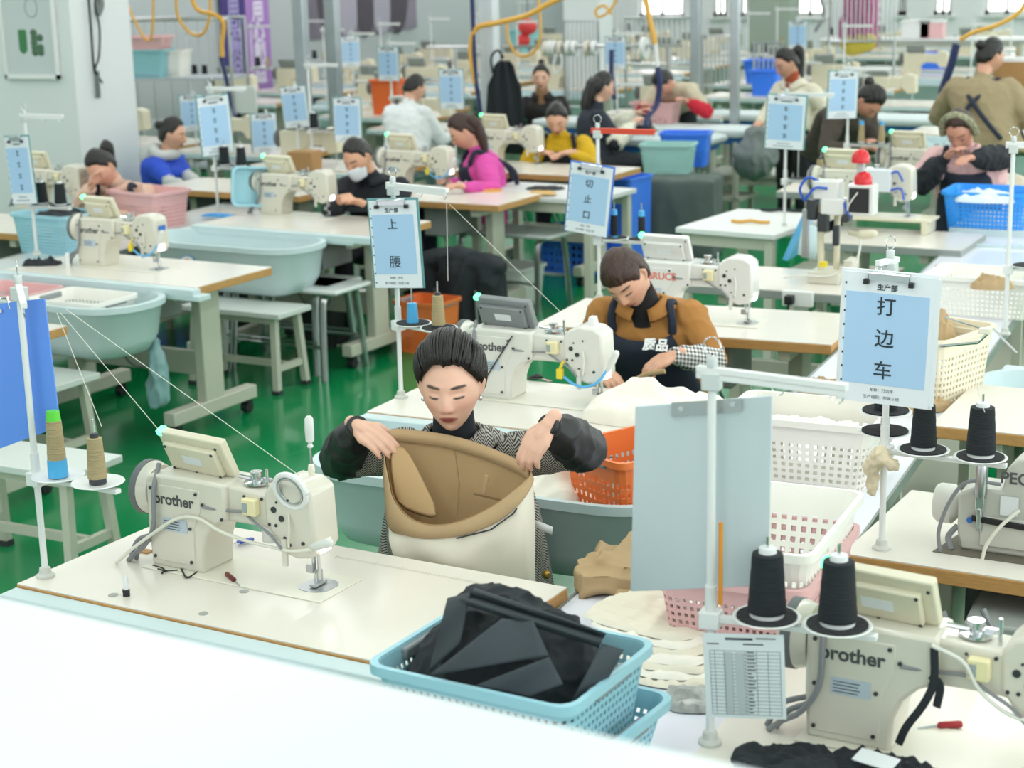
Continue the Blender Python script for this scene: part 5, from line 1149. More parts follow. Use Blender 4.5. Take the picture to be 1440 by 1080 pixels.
# inner band along the back rim and the pocket flap
bi = [i for i in range(0, int(NR*.34))]
obj('inner_band', MB().loft([[R0[i]+V3((0, -.006, .001)) for i in bi], [R0[i]+V3((0, -.012, -.032)) for i in bi]], cap=False, closed=False), M('khaki_band', 'c0a179', .8), t, solid=.003, angle=2)
ff = [[V3(P(x_, y_, Y=yy))-O_ for x_, y_, yy in r] for r in (((551, 622, 3.975), (547, 664, 3.945), (555, 714, 3.915)), ((561, 624, 3.985), (572, 676, 3.95), (588, 726, 3.915)), ((572, 628, 3.99), (600, 684, 3.96), (628, 738, 3.92)))]
obj('folded_facing', MB().loft(ff, cap=False, closed=False), M('khaki_fold', 'bd9c70', .8), t, solid=.004, sub=1)
obj('seam', MB().tube([V3(P(x_, y_, Y=yy))-O_ for x_, y_, yy in ((640, 634, 4.035), (646, 680, 4.01), (642, 735, 3.94))], .0018, 6), M('khaki_dark', '8f7350', .8), t)
obj('belt_loop', MB().box(V3(P(682, 682, Y=3.985))-O_, (.012, .003, .055), ry=.25), M('khaki_band', 'c0a179', .8), t)
obj('pocket_welt', MB().box(V3(P(690, 700, Y=3.975))-O_, (.10, .003, .006), ry=.12), M('khaki_dark', '8f7350', .8), t)
mz = MB().tube([V3(P(x_, y_, Y=yy))-O_ for x_, y_, yy in ((642, 757, 3.82), (690, 745, 3.835), (722, 722, 3.86), (747, 684, 3.925))], .0022, 6)
obj('zip_tape', mz, darkm, t)
# fold panel inside on the left
fp = MB().loft([[V3(P(x_, y_, Y=yy))-O_ for x_, y_, yy in r] for r in (((551, 618, 4.0), (547, 660, 3.96), (556, 712, 3.92)), ((566, 622, 4.03), (566, 672, 3.985), (585, 728, 3.93)), ((578, 634, 4.035), (592, 684, 4.0), (618, 738, 3.935)), ((590, 640, 4.05), (612, 694, 4.02), (632, 742, 3.945)))], cap=False, closed=False)


# ================================================================ piles of fabric
def heap(name, w, d, h, mat, loc, rz, label, cat='fabric', seed=0, **k):
    o = cloth_heap(name, w, d, h, mat, seed, **k); o.location = loc; o.rotation_euler = (0, 0, rz); tag(o, label, cat); return o
DC, DR = V3((-1.27, 2.87, .95)), V3((.215, .165, .155))
g = MB().ell((-.01, 0, -.02), tuple(DR*.96), 28, 18).ell((-.07, .05, .02), (.11, .09, .13), 20, 14).ell((.08, .02, -.03), (.09, .11, .11), 20, 14).ell((-.13, -.06, -.04), (.08, .08, .10), 20, 14)
gm_ = fuse(g, .006, 2); wrinkle(gm_, .022, 9, 3, (1, 1, 1)); wrinkle(gm_, .006, 26, 8)
o = obj('dark_fabric', gm_, black_cloth, fix=False, angle=3); o.location = DC; o.rotation_euler = (0, 0, -.12); tag(o, 'dark charcoal fabric heaped in the sky blue foreground basket', 'fabric')
def dome(x, y, off=.012):
    d = V3(ray(x, y)); o_ = V3((0, 0, CAM_H))-DC; R_ = [r+off for r in DR]
    A = sum((d[i]/R_[i])**2 for i in range(3)); B = 2*sum(o_[i]*d[i]/R_[i]**2 for i in range(3)); C = sum((o_[i]/R_[i])**2 for i in range(3))-1
    D = B*B-4*A*C; t_ = (-B-math.sqrt(max(D, 0)))/(2*A); return V3((0, 0, CAM_H))+d*t_
# broad panels lying over the heap
pn = thing('dark_trousers', 'flat dark grey trouser panels on top of the charcoal heap', 'fabric', (-1.41, 3.04, .9))
def sheet(pts_rows, mat, parent, name, solid=.004, sub=2): return obj(name, MB().loft([[V3(p) for p in r] for r in pts_rows], cap=False, closed=False), mat, parent, solid=solid, sub=sub, fix=False)
lz = V3(pn.location)
def pxr(rows): return [[dome(x, y, .010+.008*math.sin(x*.13+y*.07))-lz for x, y, Y in r] for r in rows]
gm = M('charcoal_panel', '3a4248', .8, var=.06, bump=.1, scale=20); gm2 = M('charcoal_panel_b', '2f373c', .8, bump=.1)
def panel(name, c, mat, off=.012, n=12, wave=.006, f=2.0):
    rows_ = []
    for i in range(n+1):
        r_ = []
        for j in range(n+1):
            u, v = i/n, j/n; x = (c[0][0]*(1-u)+c[1][0]*u)*(1-v)+(c[3][0]*(1-u)+c[2][0]*u)*v; y = (c[0][1]*(1-u)+c[1][1]*u)*(1-v)+(c[3][1]*(1-u)+c[2][1]*u)*v
            r_.append(dome(x, y, off+wave*math.sin(f*PI*v+u*1.5))-lz)
        rows_.append(r_)
    obj(name, MB().loft(rows_, cap=False, closed=False), mat, pn, solid=.004, fix=False, angle=1.0)
panel('left_panel', [(630, 842), (662, 834), (646, 905), (604, 944)], gm2, .014)
panel('draped_panel', [(668, 828), (852, 890), (842, 910), (646, 846)], gm2, .016, wave=.008, f=3)
panel('wide_panel', [(604, 950), (706, 870), (750, 873), (772, 922)], gm, .020, wave=.004)
panel('lower_panel', [(668, 964), (772, 924), (792, 962), (744, 980)], gm, .016, wave=.003)
panel('rolled_panel', [(846, 906), (876, 914), (838, 984), (806, 984)], gm, .018, wave=.010, f=1)
heap('black_fabric', .42, .28, .08, black_cloth, P(90, 306, z=.88)[:2]+(.86,), -.1, 'black fabric heaped over the sky blue basket at left', seed=9)
heap('cream_trousers', .50, .32, .105, cream_cloth, P(925, 578, z=.80)[:2]+(TZ,), -.05, 'cream cloth under the hands of the woman in the tan coat', seed=12, folds=4, power=2.6)
kf = MB().tube([V3(p) for p in curve_pts([P(822, 585, Y=5.78), P(845, 558, Y=5.86), P(880, 545, Y=5.9), P(905, 528, Y=5.93), P(935, 522, Y=5.93)], 16)], .010, 6)
tag(obj('khaki_strip', kf, khaki_cloth), 'khaki waistband edge on the cream cloth at the needle', 'fabric')
heap('cream_fabric', .36, .30, .14, cream_cloth, (-1.98, 4.66, .66), 0, 'cream cloth lying in the tub behind the woman in herringbone', seed=5)
kb = V3(P(905, 825, z=.76)); g = MB().box((0, .02, .03), (.30, .26, .05), rz=.1).box((.02, .03, .065), (.22, .22, .05), rz=-.15, rx=.15).box((-.10, -.06, .03), (.10, .14, .06), rz=.5)
gm_ = fuse(g, .007, 3); wrinkle(gm_, .02, 9, 21); o = obj('khaki_fabric', gm_, khaki_cloth, fix=False, angle=3); o.location = (kb.x-.02, kb.y+.05, .748); tag(o, 'khaki fabric pieces folded on the worktop edge near the grey board', 'fabric')
heap('khaki_fabric', .30, .12, .035, khaki_cloth, P(940, 842, z=.76)[:2]+(.752,), -.1, 'flat khaki strip lying right of the folded khaki pieces', seed=22, folds=3, n=30)
for k in range(7):
    p = P(940+k*4, 905+k*6, z=.75); o = cloth_heap('cut_fabric', .32-.012*k, .26, .012, cream_cloth if k % 2 else M('cream_cloth_b', 'e6dfcc', .9, var=.04), 30+k, 3, 30, power=8)
    o.location = (p[0]-.03, p[1]+.02, .748+.010*(6-k)); o.rotation_euler = (0, 0, -.3+.05*k); tag(o, 'cut cream panels layered in a stack right of the sky blue basket', 'fabric', 'cream panels in the foreground stack')
heap('folded_khaki', .22, .14, .05, khaki_cloth, P(1165, 545, z=.76)[:2]+(.747,), .3, 'khaki bundle left of the large sign on the worktop', seed=41, folds=3, n=30)
heap('folded_khaki', .24, .12, .045, khaki_cloth, P(1290, 570, z=.76)[:2]+(.747,), .5, 'khaki bundle behind the padded saucers', seed=42, folds=3, n=30)
heap('khaki_scrap', .16, .10, .10, khaki_cloth, P(1320, 395, z=.78)[:2]+(.747,), .4, 'khaki scrap curling up left of the low white basket', seed=43, folds=3, n=24)
heap('khaki_scrap', .18, .12, .05, khaki_cloth, P(1395, 405, z=.9)[:2]+(.90,), .2, 'khaki scrap lying in the low white basket', seed=44, folds=3, n=24)
heap('cream_fabric', .34, .22, .05, cream_cloth, (-1.20, 4.92, .88), 0, 'cream cloth inside the frosted white basket', seed=45)
heap('khaki_scrap', .14, .24, .12, khaki_cloth, P(1318, 470, z=.95)[:2]+(.92,), .2, 'khaki scrap hanging out of the cream basket', seed=46, folds=3, n=24)
heap('beige_fabric', .46, .34, .14, M('beige_cloth', 'd2c9b6', .9, var=.05), P(1420, 258, z=.85)[:2]+(TZ,), 0, 'beige fabric heap at the right edge above the bright blue basket', seed=47)
heap('clear_bags', .34, .22, .07, M('cling_wrap', 'd9e6f2', .15, bump=.6, scale=20), P(1385, 272, z=.97)[:2]+(.93,), 0, 'crumpled clear bags in the bright blue basket', cat='plastic bag', seed=48)
heap('silver_bag', .34, .2, .08, M('silver_foil', 'c3c7ca', .2, .3, bump=.5, scale=14), P(1305, 232, z=.8)[:2]+(TZ,), 0, 'crumpled silvery plastic bag beside the woman in pale pink', cat='plastic bag', seed=49)
heap('cream_roll', .16, .08, .05, cream_cloth, P(1372, 232, z=.8)[:2]+(TZ,), 0, 'small cream roll under the hand of the woman in pale pink', seed=50, folds=2, n=20)
heap('black_scraps', .20, .14, .02, black_cloth, P(1105, 1062, z=.80)[:2]+(TZ,), .3, 'black fabric scrap at the foot of the right foreground machine, the left one', seed=51, folds=3, n=40, power=6)
heap('black_scraps', .22, .10, .03, black_cloth, P(1240, 1072, z=.80)[:2]+(TZ,), -.1, 'black fabric scrap with a white tag at the foot of the right foreground machine', seed=52, folds=3, n=40)
o = obj('white_tag', MB().box((0, 0, 0), (.08, .04, .002), rx=.2), paper); o.location = P(1232, 1068, z=.825); o.rotation_euler = (0, 0, -.3); tag(o, 'white slip lying on the black scraps', 'paper')
heap('orange_cloth', .22, .14, .012, M('orange_cloth', 'd9963a', .8), P(683, 268, z=TZ)[:2]+(TZ,), 0, 'orange cloth piece on the table of the woman in pink', seed=53, folds=2, n=16)
heap('white_cloth', .24, .16, .03, cream_cloth, P(655, 262, z=TZ)[:2]+(TZ,), 0, 'white cloth under the hands of the woman in pink', seed=54, folds=2, n=20)
heap('pale_cloth', .26, .2, .012, black_cloth, P(768, 265, z=.762)[:2]+(.761,), 0, 'dark cloth piece on the small table right of the woman in pink', seed=55, folds=2, n=16)
heap('tan_cloth', .20, .12, .015, M('tan_cloth', 'cfa96b', .8), P(762, 266, z=TZ+.02)[:2]+(.772,), 0, 'tan cloth piece on the dark cloth right of the woman in pink', seed=56, folds=2, n=16)
heap('black_fabric', .2, .14, .04, black_cloth, P(500, 296, z=TZ)[:2]+(TZ,), 0, 'black fabric under the hands of the masked man', seed=57, folds=2, n=20)
heap('black_fabric', .26, .12, .04, black_cloth, P(785, 222, z=TZ)[:2]+(TZ,), 0, 'black fabric under the hands of the woman in yellow', seed=58, folds=2, n=20)
heap('black_fabric', .22, .12, .04, black_cloth, P(60, 372, z=TZ)[:2]+(TZ-.01,), .4, 'black cloth strip on the left table edge', seed=59, folds=2, n=16)
for lab, px, py, w_, mt in (('black belt strip curled on the small white table', 1100, 298, .26, black_cloth), ('yellow tape strip on the small white table', 1055, 314, .22, M('ochre_tape', 'd9a54a', .7))):
    q = P(px, py, z=.75); o = obj('fabric_strip', MB().tube(curve_pts([(-w_/2, .01, .006), (-w_/4, -.02, .008), (0, .01, .012), (w_/4, .0, .008), (w_/2, .02, .006)], 20), .010, 6), mt); o.location = (q[0], q[1], .752); tag(o, lab, 'fabric strip')
# black coat over a chair, hanging apron, grey covered stack
ck = thing('coat_chair', 'chair draped with a black coat behind the orange floor basket', 'chair', P(650, 474, z=0)[:2]+(0,)); ck.scale = (.86, .9, .70)
g = MB().caps([(-.26, .0, .66), (0, 0, .70), (.24, .02, .64)], [.09, .12, .10], 12).caps([(-.24, 0, .6), (-.24, -.02, .2)], [.10, .12], 10).caps([(.2, .02, .6), (.26, .02, .18)], [.12, .10], 10).caps([(0, 0, .6), (0, -.02, .2)], [.16, .15], 10)
gm_ = fuse(g, .014, 3); wrinkle(gm_, .025, 7, 3, (1, 1, .35)); obj('black_coat', gm_, black_cloth, ck, fix=False, angle=3)
for sx in (-1, 1):
    for sy in (-1, 1): obj('leg', MB().tube([(sx*.18, sy*.14+.03, 0), (sx*.16, sy*.12+.03, .45)], .012), steel, ck)
ap = thing('hanging_apron', 'black apron hanging on the pale post', 'apron', P(708, 85, Y=13.05))
rows = []
for z, w_ in ((0, .05), (-.04, .09), (-.12, .11), (-.2, .15), (-.45, .17), (-.75, .19)):
    rows.append([V3((.02+w_*u, -.03-.02*math.sin(u*9+z*3), z)) for u in np.linspace(-1, 1, 22)])
obj('apron_cloth', MB().loft(rows, cap=False, closed=False), black_cloth, ap, solid=.008, angle=2)
obj('apron_loop', MB().tube(curve_pts([(-.09, -.02, -.1), (-.11, 0, .02), (-.05, 0, .08), (.0, 0, .02)], 14), .01, 6), black_cloth, ap)
gs = thing('covered_stack', 'low stack under a grey green cover carrying the mint basket', 'table', P(945, 246, z=.62)[:2]+(0,), math.radians(8))
g = MB().b2((-.36, -.22, 0), (.36, .22, .62)); gm_ = fuse(g, .03, 3); wrinkle(gm_, .02, 7, 2, (1, 1, .25)); obj('cover', gm_, grey_cloth, gs, fix=False, angle=3)
# blue board at the left edge
bd = thing('blue_board', 'blue plastic clipboard back hanging on the front stand at the left edge', 'board', P(28, 430, Y=3.37))
q = lambda x, y, Y=3.37: V3(P(x, y, Y=Y))-V3(bd.location)
r0 = [q(-45, 432), q(62, 420), q(84, 600), q(-25, 640)]
obj('board_panel', MB().loft([r0, [p+V3((0, .004, 0)) for p in r0]]), M('board_blue', '6395ee', .35), bd, smooth=False)
obj('rivet', MB().lathe([(.005, 0), (.005, .003)], q(33, 428)+V3((0, -.004, 0)), 10, 'y').lathe([(.005, 0), (.005, .003)], q(2, 437)+V3((0, -.004, 0)), 10, 'y'), chrome, bd)
obj('bulldog_clip', MB().tube([q(-8, 436), q(-4, 420), q(10, 418), q(14, 434)], .003, 6), chrome, bd)
# grey sign back in the right foreground
gb = thing('grey_clipboard', 'pale grey back of a clipboard hanging on the right foreground stand', 'board', P(1005, 560, Y=3.06)); b0 = V3(gb.location)
qq = lambda x, y, Y=3.06: V3(P(x, y, Y=Y))-b0
r0 = [qq(893, 572), qq(1086, 556), qq(1080, 824), qq(886, 832)]
obj('board_panel', MB().loft([r0, [p+V3((0, .006, 0)) for p in r0]]), M('board_grey', 'c4d0d3', .3), gb, bevel=.002)
obj('clip_plate', MB().loft([[qq(944, 566, 3.052), qq(1043, 560, 3.052), qq(1043, 578, 3.052), qq(944, 586, 3.052)], [qq(944, 566, 3.058), qq(1043, 560, 3.058), qq(1043, 578, 3.058), qq(944, 586, 3.058)]]), steel, gb)
obj('rivet', MB().lathe([(.005, 0), (.005, .003)], qq(957, 575, 3.05), 10, 'y').lathe([(.005, 0), (.005, .003)], qq(1030, 569, 3.05), 10, 'y'), chrome, gb)
# pencil / orange rod taped to the pole, paper form
o = obj('orange_pencil', MB().tube([V3((0, 0, 0)), V3((0, 0, .165))], .0045, 6), orange_rod); o.location = P(1013, 850, Y=3.0); tag(o, 'orange pencil taped upright to the right foreground pole', 'pencil')
pf = thing('paper_form', 'printed paper form with a table hanging below the big black cones', 'paper', P(1045, 893, Y=2.98))
k0 = V3(pf.location); qf = lambda x, y: V3(P(x, y, Y=2.98))-k0
r0 = [qf(988, 890), qf(1102, 893), qf(1106, 1012), qf(994, 1008)]
obj('sheet', MB().loft([r0, [p+V3((0, .001, 0)) for p in r0]]), paper, pf, smooth=False)
gl = MB()
def lerp2(u, v): a = r0[0].lerp(r0[1], u); b = r0[3].lerp(r0[2], u); return a.lerp(b, v)+V3((0, -.0012, 0))
def stroke(mb, u0, v0, u1, v1, w=.0004):
    a, b = lerp2(u0, v0), lerp2(u1, v1); d = (b-a).normalized(); n_ = V3((-d.z, 0, d.x))*w; mb.add([a-n_, b-n_, b+n_, a+n_], [(0, 1, 2, 3)])
for i in range(19): stroke(gl, .08, .2+i*.042, .95, .2+i*.042)
for u in (.08, .14, .26, .52, .66, .80, .95): stroke(gl, u, .2, u, .956)
obj('table_lines', gl, M('ink_pale', '6c7880', .6), pf, smooth=False, fix=False)
g2 = MB()
for u0, u1 in ((.27, .36), (.40, .50)):
    a, b, c, d = lerp2(u0, .22), lerp2(u1, .22), lerp2(u1, .95), lerp2(u0, .95); e = V3((0, -.0003, 0)); g2.add([a+e, b+e, c+e, d+e], [(0, 1, 2, 3)])
obj('shaded_column', g2, M('form_grey', 'b9bec0', .6), pf, smooth=False, fix=False)
g3 = MB(); rnd = random.Random(5)
for i in range(18):
    stroke(g3, .54, .215+i*.042, .54+rnd.uniform(.05, .11), .215+i*.042, .0010)
stroke(g3, .28, .06, .62, .06, .0022); stroke(g3, .66, .05, .9, .05, .001); stroke(g3, .5, .12, .75, .12, .0012); stroke(g3, .05, .12, .2, .12, .001)
obj('printed_text', g3, ink, pf, smooth=False, fix=False)
# papers under the machine, newspaper
heap('newspaper', .16, .12, .02, M('newsprint', 'b9bab6', .8, var=.35, scale=40), P(985, 985, z=.75)[:2]+(.747,), .5, 'folded printed newspaper beside the paper form', cat='newspaper', seed=61, folds=2, n=16, power=8)
# small things on the front table
def small(name, mb, mat, loc, rz, label, cat, **k): o = obj(name, mb, mat, **k); o.location = loc; o.rotation_euler = (0, 0, rz); return tag(o, label, cat)
sdr = thing('screwdriver', 'dark red screwdriver lying before the front machine base', 'screwdriver', P(325, 812, z=TZ+.008), -.65)
obj('grip', MB().tube([(-.035, 0, 0), (-.03, 0, 0), (.02, 0, 0), (.025, 0, 0)], [.004, .0065, .0065, .005], 10), M('maroon', '6b1f26', .35), sdr)
obj('shaft', MB().tube([(.022, 0, 0), (.06, 0, -.004)], .002, 6), chrome, sdr)
sdr = thing('screwdriver', 'red screwdriver lying behind the black scraps at right', 'screwdriver', P(1325, 1020, z=TZ+.008), .5)
obj('grip', MB().tube([(-.01, 0, 0), (-.005, 0, 0), (.035, 0, 0), (.04, 0, 0)], [.004, .0075, .0075, .006], 10), M('dark_red', 'a3252c', .35), sdr)
obj('shaft', MB().tube([(-.01, 0, 0), (-.05, 0, -.004)], .002, 6), chrome, sdr)
sc = thing('thread_snips', 'blue handled thread snips lying on the front table behind the machine', 'scissors', P(345, 762, z=TZ+.006), 1.1)
obj('handle', MB().loft([[(x, y, z) for x, y in rrect(.05, .016, .006)] for z in (0, .006)]).add([], []), M('snips_blue', '2740a8', .4), sc)
obj('blade', MB().box((-.04, .003, .003), (.04, .004, .002), rz=.15).box((-.04, -.003, .003), (.04, .004, .002), rz=-.15), chrome, sc)
sn = thing('thread_snips', 'black and pink thread snips lying beside the second machine', 'scissors', P(755, 533, z=TZ+.008), -.4)
obj('handle', MB().tube([(.02*math.cos(q)-.02, .012*math.sin(q), 0) for q in np.linspace(0, 6.28, 14)], .004, 6).tube([(.02*math.cos(q)-.02, .012*math.sin(q)+.022, .004) for q in np.linspace(0, 6.28, 14)], .004, 6), black, sn)
obj('blade', MB().box((.03, .01, 0), (.06, .005, .002), rz=-.2).box((.03, .016, 0), (.06, .005, .002)), M('pink_metal', 'd9a3ad', .4, .5), sn)
for px, py, lb in ((286, 863, 'the one closest to the near edge'), (343, 832, 'right beside the dark red screwdriver'), (159, 837, 'left of the white peg'), (307, 793, 'at the foot of the machine pillar')):
    small('table_plug', MB().lathe([(.001, 0), (.012, 0), (.012, .0015), (.001, .0015)], n=18), M('plug_grey', 'a2a4a0', .4), P(px, py, z=TZ), 0, 'round grey plug set in the front tabletop, '+lb, 'plug')['group'] = 'plugs in the front tabletop'
hp_ = thing('head_rest_pin', 'white peg with a black collar on the front table', 'peg', P(178, 838, z=TZ))
obj('peg', MB().lathe([(.0075, .018), (.0055, .05), (.003, .054)], n=14), white, hp_); obj('collar', MB().lathe([(.009, 0), (.009, .018), (.0095, .012)], n=14), black, hp_)
pin = thing('head_rest_pin', 'white peg on the left table beside the cream machine', 'peg', P(290, 380, z=TZ)); pin.location = P(96, 376, z=TZ)
obj('peg', MB().lathe([(.012, 0), (.011, .07), (.006, .075)], n=14), white, pin)
small('post_note', MB().box((0, 0, .001), (.04, .03, .002)), M('pale_yellow', 'efe8bf', .6), P(330, 788, z=TZ), .2, 'pale yellow slip beside the front machine pillar', 'paper')
small('wood_slip', MB().box((0, 0, .002), (.04, .025, .004)), wood_edge, P(203, 776, z=TZ), 0, 'small orange wooden chip behind the cables', 'chip')
th = MB()
for a in ([(255, 800), (262, 812), (272, 808), (282, 800)], [(222, 800), (235, 803), (250, 802)], [(215, 795), (230, 800), (228, 806)]): th.tube(curve_pts([V3(P(x, y, z=TZ+.004))-V3(P(240, 800, z=TZ)) for x, y in a], 12), .0025, 5)
small('cable_ties', th, black, P(240, 800, z=TZ), 0, 'loose black and white ties at the foot of the front machine', 'cable tie')
ru = MB()
for k in range(60):
    a = V3(P(476, 781, z=TZ)).lerp(V3(P(700, 822, z=TZ)), k/59); ru.box((a.x, a.y-.012, TZ+.0004), (.0008, .010 if k % 5 else .018, .0006))
tag(obj('printed_ruler', ru, M('ruler_ink', '9a978c', .7), smooth=False), 'fine printed ruler marks along the far edge of the front table', 'ruler')
# threads from the cones
def thread(pts, label): tag(obj('thread', MB().tube([V3(p) for p in pts], .0009, 5), thread_m), label, 'thread')
thread([P(93, 435, Y=3.26), P(420, 668, Y=3.5)], 'white thread from the front stand arm to the machine head')
thread([P(80, 440, Y=3.28), P(143, 600, Y=3.33)], 'thread rising from the right cone on the front stand')
thread([P(85, 440, Y=3.27), P(226, 608, Y=3.45)], 'thread running from the front stand arm to the control panel')
thread([P(628, 285, Y=5.22), P(630, 395, Y=5.22)], 'thread rising from the tan cone above the woman in herringbone')
thread([P(632, 287, Y=5.22), P(805, 455, Y=5.3)], 'thread slanting from the two-character stand to the second machine')
thread([P(1350, 470, Y=4.2), P(1385, 580, Y=4.2)], 'thread rising from the large black cone at right')
# forked wire arm beside the large sign
fa = thing('wire_arm', 'chrome bent wire arm right of the large sign', 'arm', P(1385, 465, Y=4.2)); f0 = V3(fa.location)
pf_ = lambda x, y: V3(P(x, y, Y=4.2))-f0
obj('rod', MB().tube([pf_(1320, 487), pf_(1375, 482), pf_(1388, 470)], .0035, 8).tube([pf_(1328, 446), pf_(1384, 463)], .002, 6).tube([pf_(1396, 462), pf_(1430, 496)], .003, 8), chrome, fa)
obj('joint', MB().box((0, 0, .0), (.028, .018, .014)), M('ivory', 'e8e4cf', .3), fa, bevel=.002)
# right hand small cloth wrapped round the stand
wr = fuse(MB().caps([V3(P(1222, 660, Y=4.25)), V3(P(1240, 640, Y=4.22)), V3(P(1255, 655, Y=4.22))], [.02, .028, .018], 10).caps([V3(P(1228, 650, Y=4.24)), V3(P(1226, 690, Y=4.25))], [.02, .014], 10), .006, 1); wrinkle(wr, .008, 40, 2)
tag(obj('wrapped_rag', wr, M('rag_cream', 'dccdb0', .9), fix=False, angle=3), 'cream rag tied round the pole of the large sign', 'rag')
# ================================================================ other machines
ov = thing('overlock_machine', 'grey overlock machine cut by the right edge', 'sewing machine', P(1400, 770, z=TZ)[:2]+(TZ,), math.radians(-5))
grey_en = M('overlock_enamel', 'c9cac0', .35, .1)
g = MB().prism([(-.08, .0), (-.09, .05), (-.09, .15), (-.05, .17), (.02, .17), (.03, .23), (.06, .26), (.22, .27), (.24, .18), (.22, .0)], -.05, .06)
obj('body', g, grey_en, ov, bevel=.008)
obj('handwheel', MB().lathe([(.02, -.16), (.045, -.16), (.052, -.15), (.052, -.115), (.035, -.10), (.03, -.09)], (0, .01, .10), 22, 'x'), M('wheel_cream', 'dcdcd4', .35), ov)
obj('front_cover', MB().prism([(-.03, .02), (-.03, .10), (.2, .10), (.2, .02)], -.058, -.048), grey_en, ov, bevel=.003)
obj('black_rail', MB().prism([(-.05, .085), (-.05, .10), (.2, .085), (.2, .07)], -.066, -.056), black, ov, bevel=.002)
obj('air_cylinder', MB().lathe([(.014, .15), (.016, .16), (.016, .23), (.012, .24), (.008, .25)], (-.03, -.06, 0), 14).lathe([(.008, .06), (.009, .15)], (-.03, -.06, 0), 12), steel, ov)
obj('linkage', MB().box((-.03, -.066, .14), (.022, .012, .05)).box((-.03, -.07, .095), (.012, .008, .055)), chrome, ov, bevel=.002)
text('lettering', 'PEGASUS', .042, M('logo_dark', '55585a', .5), ov, (.10, -.052, .205), (PI/2, 0, 0), .001)
obj('white_label', MB().b2((.02, -.0605, .11), (.065, -.0585, .16)), paper, ov, smooth=False)
obj('blue_badge', MB().lathe([(.008, -.061), (.008, -.058)], (-.055, 0, .085), 14, 'y'), M('badge_blue', '2f6fc4', .4), ov)
obj('grey_cable', MB().tube(curve_pts([(.02, -.06, .19), (-.06, -.07, .19), (-.10, -.08, .14), (-.125, -.09, .06), (-.12, -.09, .0)]), .005, 8).tube(curve_pts([(-.09, -.04, .06), (-.11, -.05, .03), (-.10, -.06, .0)]), .008, 8), cable, ov)
obj('clear_hose', MB().tube(curve_pts([(.07, -.065, .13), (.03, -.09, .09), (.0, -.10, .04), (-.01, -.10, .0)]), .005, 8), M('clear_hose', 'dcdccd', .3), ov)
cut = thing('table_cutout', 'dark recessed cut-out around the grey overlock machine', 'cut-out', P(1400, 772, z=TZ)[:2]+(TZ+.0005,), math.radians(-5))
obj('recess', MB().loft([[(x, y, z) for x, y in ((-.14, -.09), (.3, -.09), (.3, .1), (-.11, .1))] for z in (0, .001)]), M('recess_brown', '6b6558', .6), cut, smooth=False)
# clutter of hoses and boxes under the right table
hz = thing('power_box', 'grey control box with tangled hoses below the right table', 'control box', (-.45, 4.2, .40))
obj('box', MB().b2((-.15, -.12, 0), (.3, .12, .28)), M('box_grey', '9da39f', .5), hz, bevel=.01)
obj('hoses', MB().tube(curve_pts([(-.2, -.12, .3), (-.1, -.2, .1), (.05, -.22, .15), (.15, -.2, .02), (.35, -.2, .1)]), .009, 8).tube(curve_pts([(-.1, -.15, .33), (-.02, -.2, .2), (.0, -.2, 0), (.2, -.2, -.1)]), .008, 8).tube(curve_pts([(.1, -.15, .33), (.12, -.22, .1), (.3, -.22, .2), (.4, -.2, .0)]), .01, 8), cable, hz)
obj('blue_rag', MB().caps([(.18, -.17, .25), (.19, -.18, .12)], [.02, .03]), M('rag_blue', '2c5fb0', .8), hz)
# buttonhole machine with the red lamps
bt = thing('buttonhole_machine', 'pneumatic buttonhole machine with two red lamps and blue hoses', 'sewing machine', P(1165, 395, z=TZ)[:2]+(TZ,), math.radians(-4))
bt.scale = (.93, .93, .93)
obj('base_plate', MB().box((.0, .0, .03), (.16, .2, .06)).box((.1, .05, .08), (.05, .12, .06)), beige, bt, bevel=.006)
obj('frame_post', MB().tube([(-.04, 0, .05), (-.05, 0, .38)], .018).tube([(.03, .03, .05), (.03, .03, .40)], .016).tube([(.08, 0, .02), (.28, .02, .0)], .014), beige2, bt)
obj('valve_block', MB().box((-.01, 0, .46), (.13, .10, .09)).box((.03, -.02, .38), (.12, .08, .08)), mwhite, bt, bevel=.006)
obj('gripper', MB().box((-.08, -.02, .36), (.05, .07, .10)).box((-.02, -.04, .30), (.05, .05, .09)).box((.05, -.05, .24), (.03, .03, .1)).lathe([(.022, -.06), (.022, .01)], (.10, -.02, .33), 12, 'y'), darkm, bt, bevel=.004)
obj('relay_box', MB().box((.17, -.02, .42), (.13, .09, .15)), mwhite, bt, bevel=.006)
obj('relay_face', MB().box((.165, -.068, .42), (.10, .006, .12)), black, bt, bevel=.002)
for x, z, lx in ((.17, .495, 0), (.155, .60, 0)):
    l = obj('red_lamp', MB().lathe([(.044, 0), (.044, .03), (.030, .055), (.012, .062)], (x, -.02, z), 16), red_p, bt); 
obj('lamp_stem', MB().box((.155, -.02, .565), (.03, .03, .07)), M('stem_grey', 'b9bcbc', .4), bt)
obj('blue_hoses', MB().tube(curve_pts([(-.05, -.03, .50), (-.10, -.05, .52), (-.14, -.05, .46), (-.12, -.03, .40)]), .007, 8).tube(curve_pts([(-.0, -.05, .47), (-.06, -.07, .47), (-.11, -.06, .41)]), .007, 8).tube(curve_pts([(.08, -.04, .42), (.1, -.07, .38), (.12, -.06, .33)]), .006, 8), M('hose_blue', '2457c0', .35), bt)
obj('white_cables', MB().tube(curve_pts([(.16, -.075, .46), (.12, -.08, .40), (.10, -.06, .34)]), .004, 6).tube(curve_pts([(.18, -.06, .25), (.16, -.08, .12), (.05, -.1, .05), (-.1, -.12, .04), (-.2, -.1, .02)]), .006, 6), wcable, bt)
obj('lamp_arm', MB().tube([(.1, 0, .25), (.2, -.04, .24)], .012).caps([(.18, -.05, .25), (.24, -.06, .26)], [.025, .02]), beige2, bt)
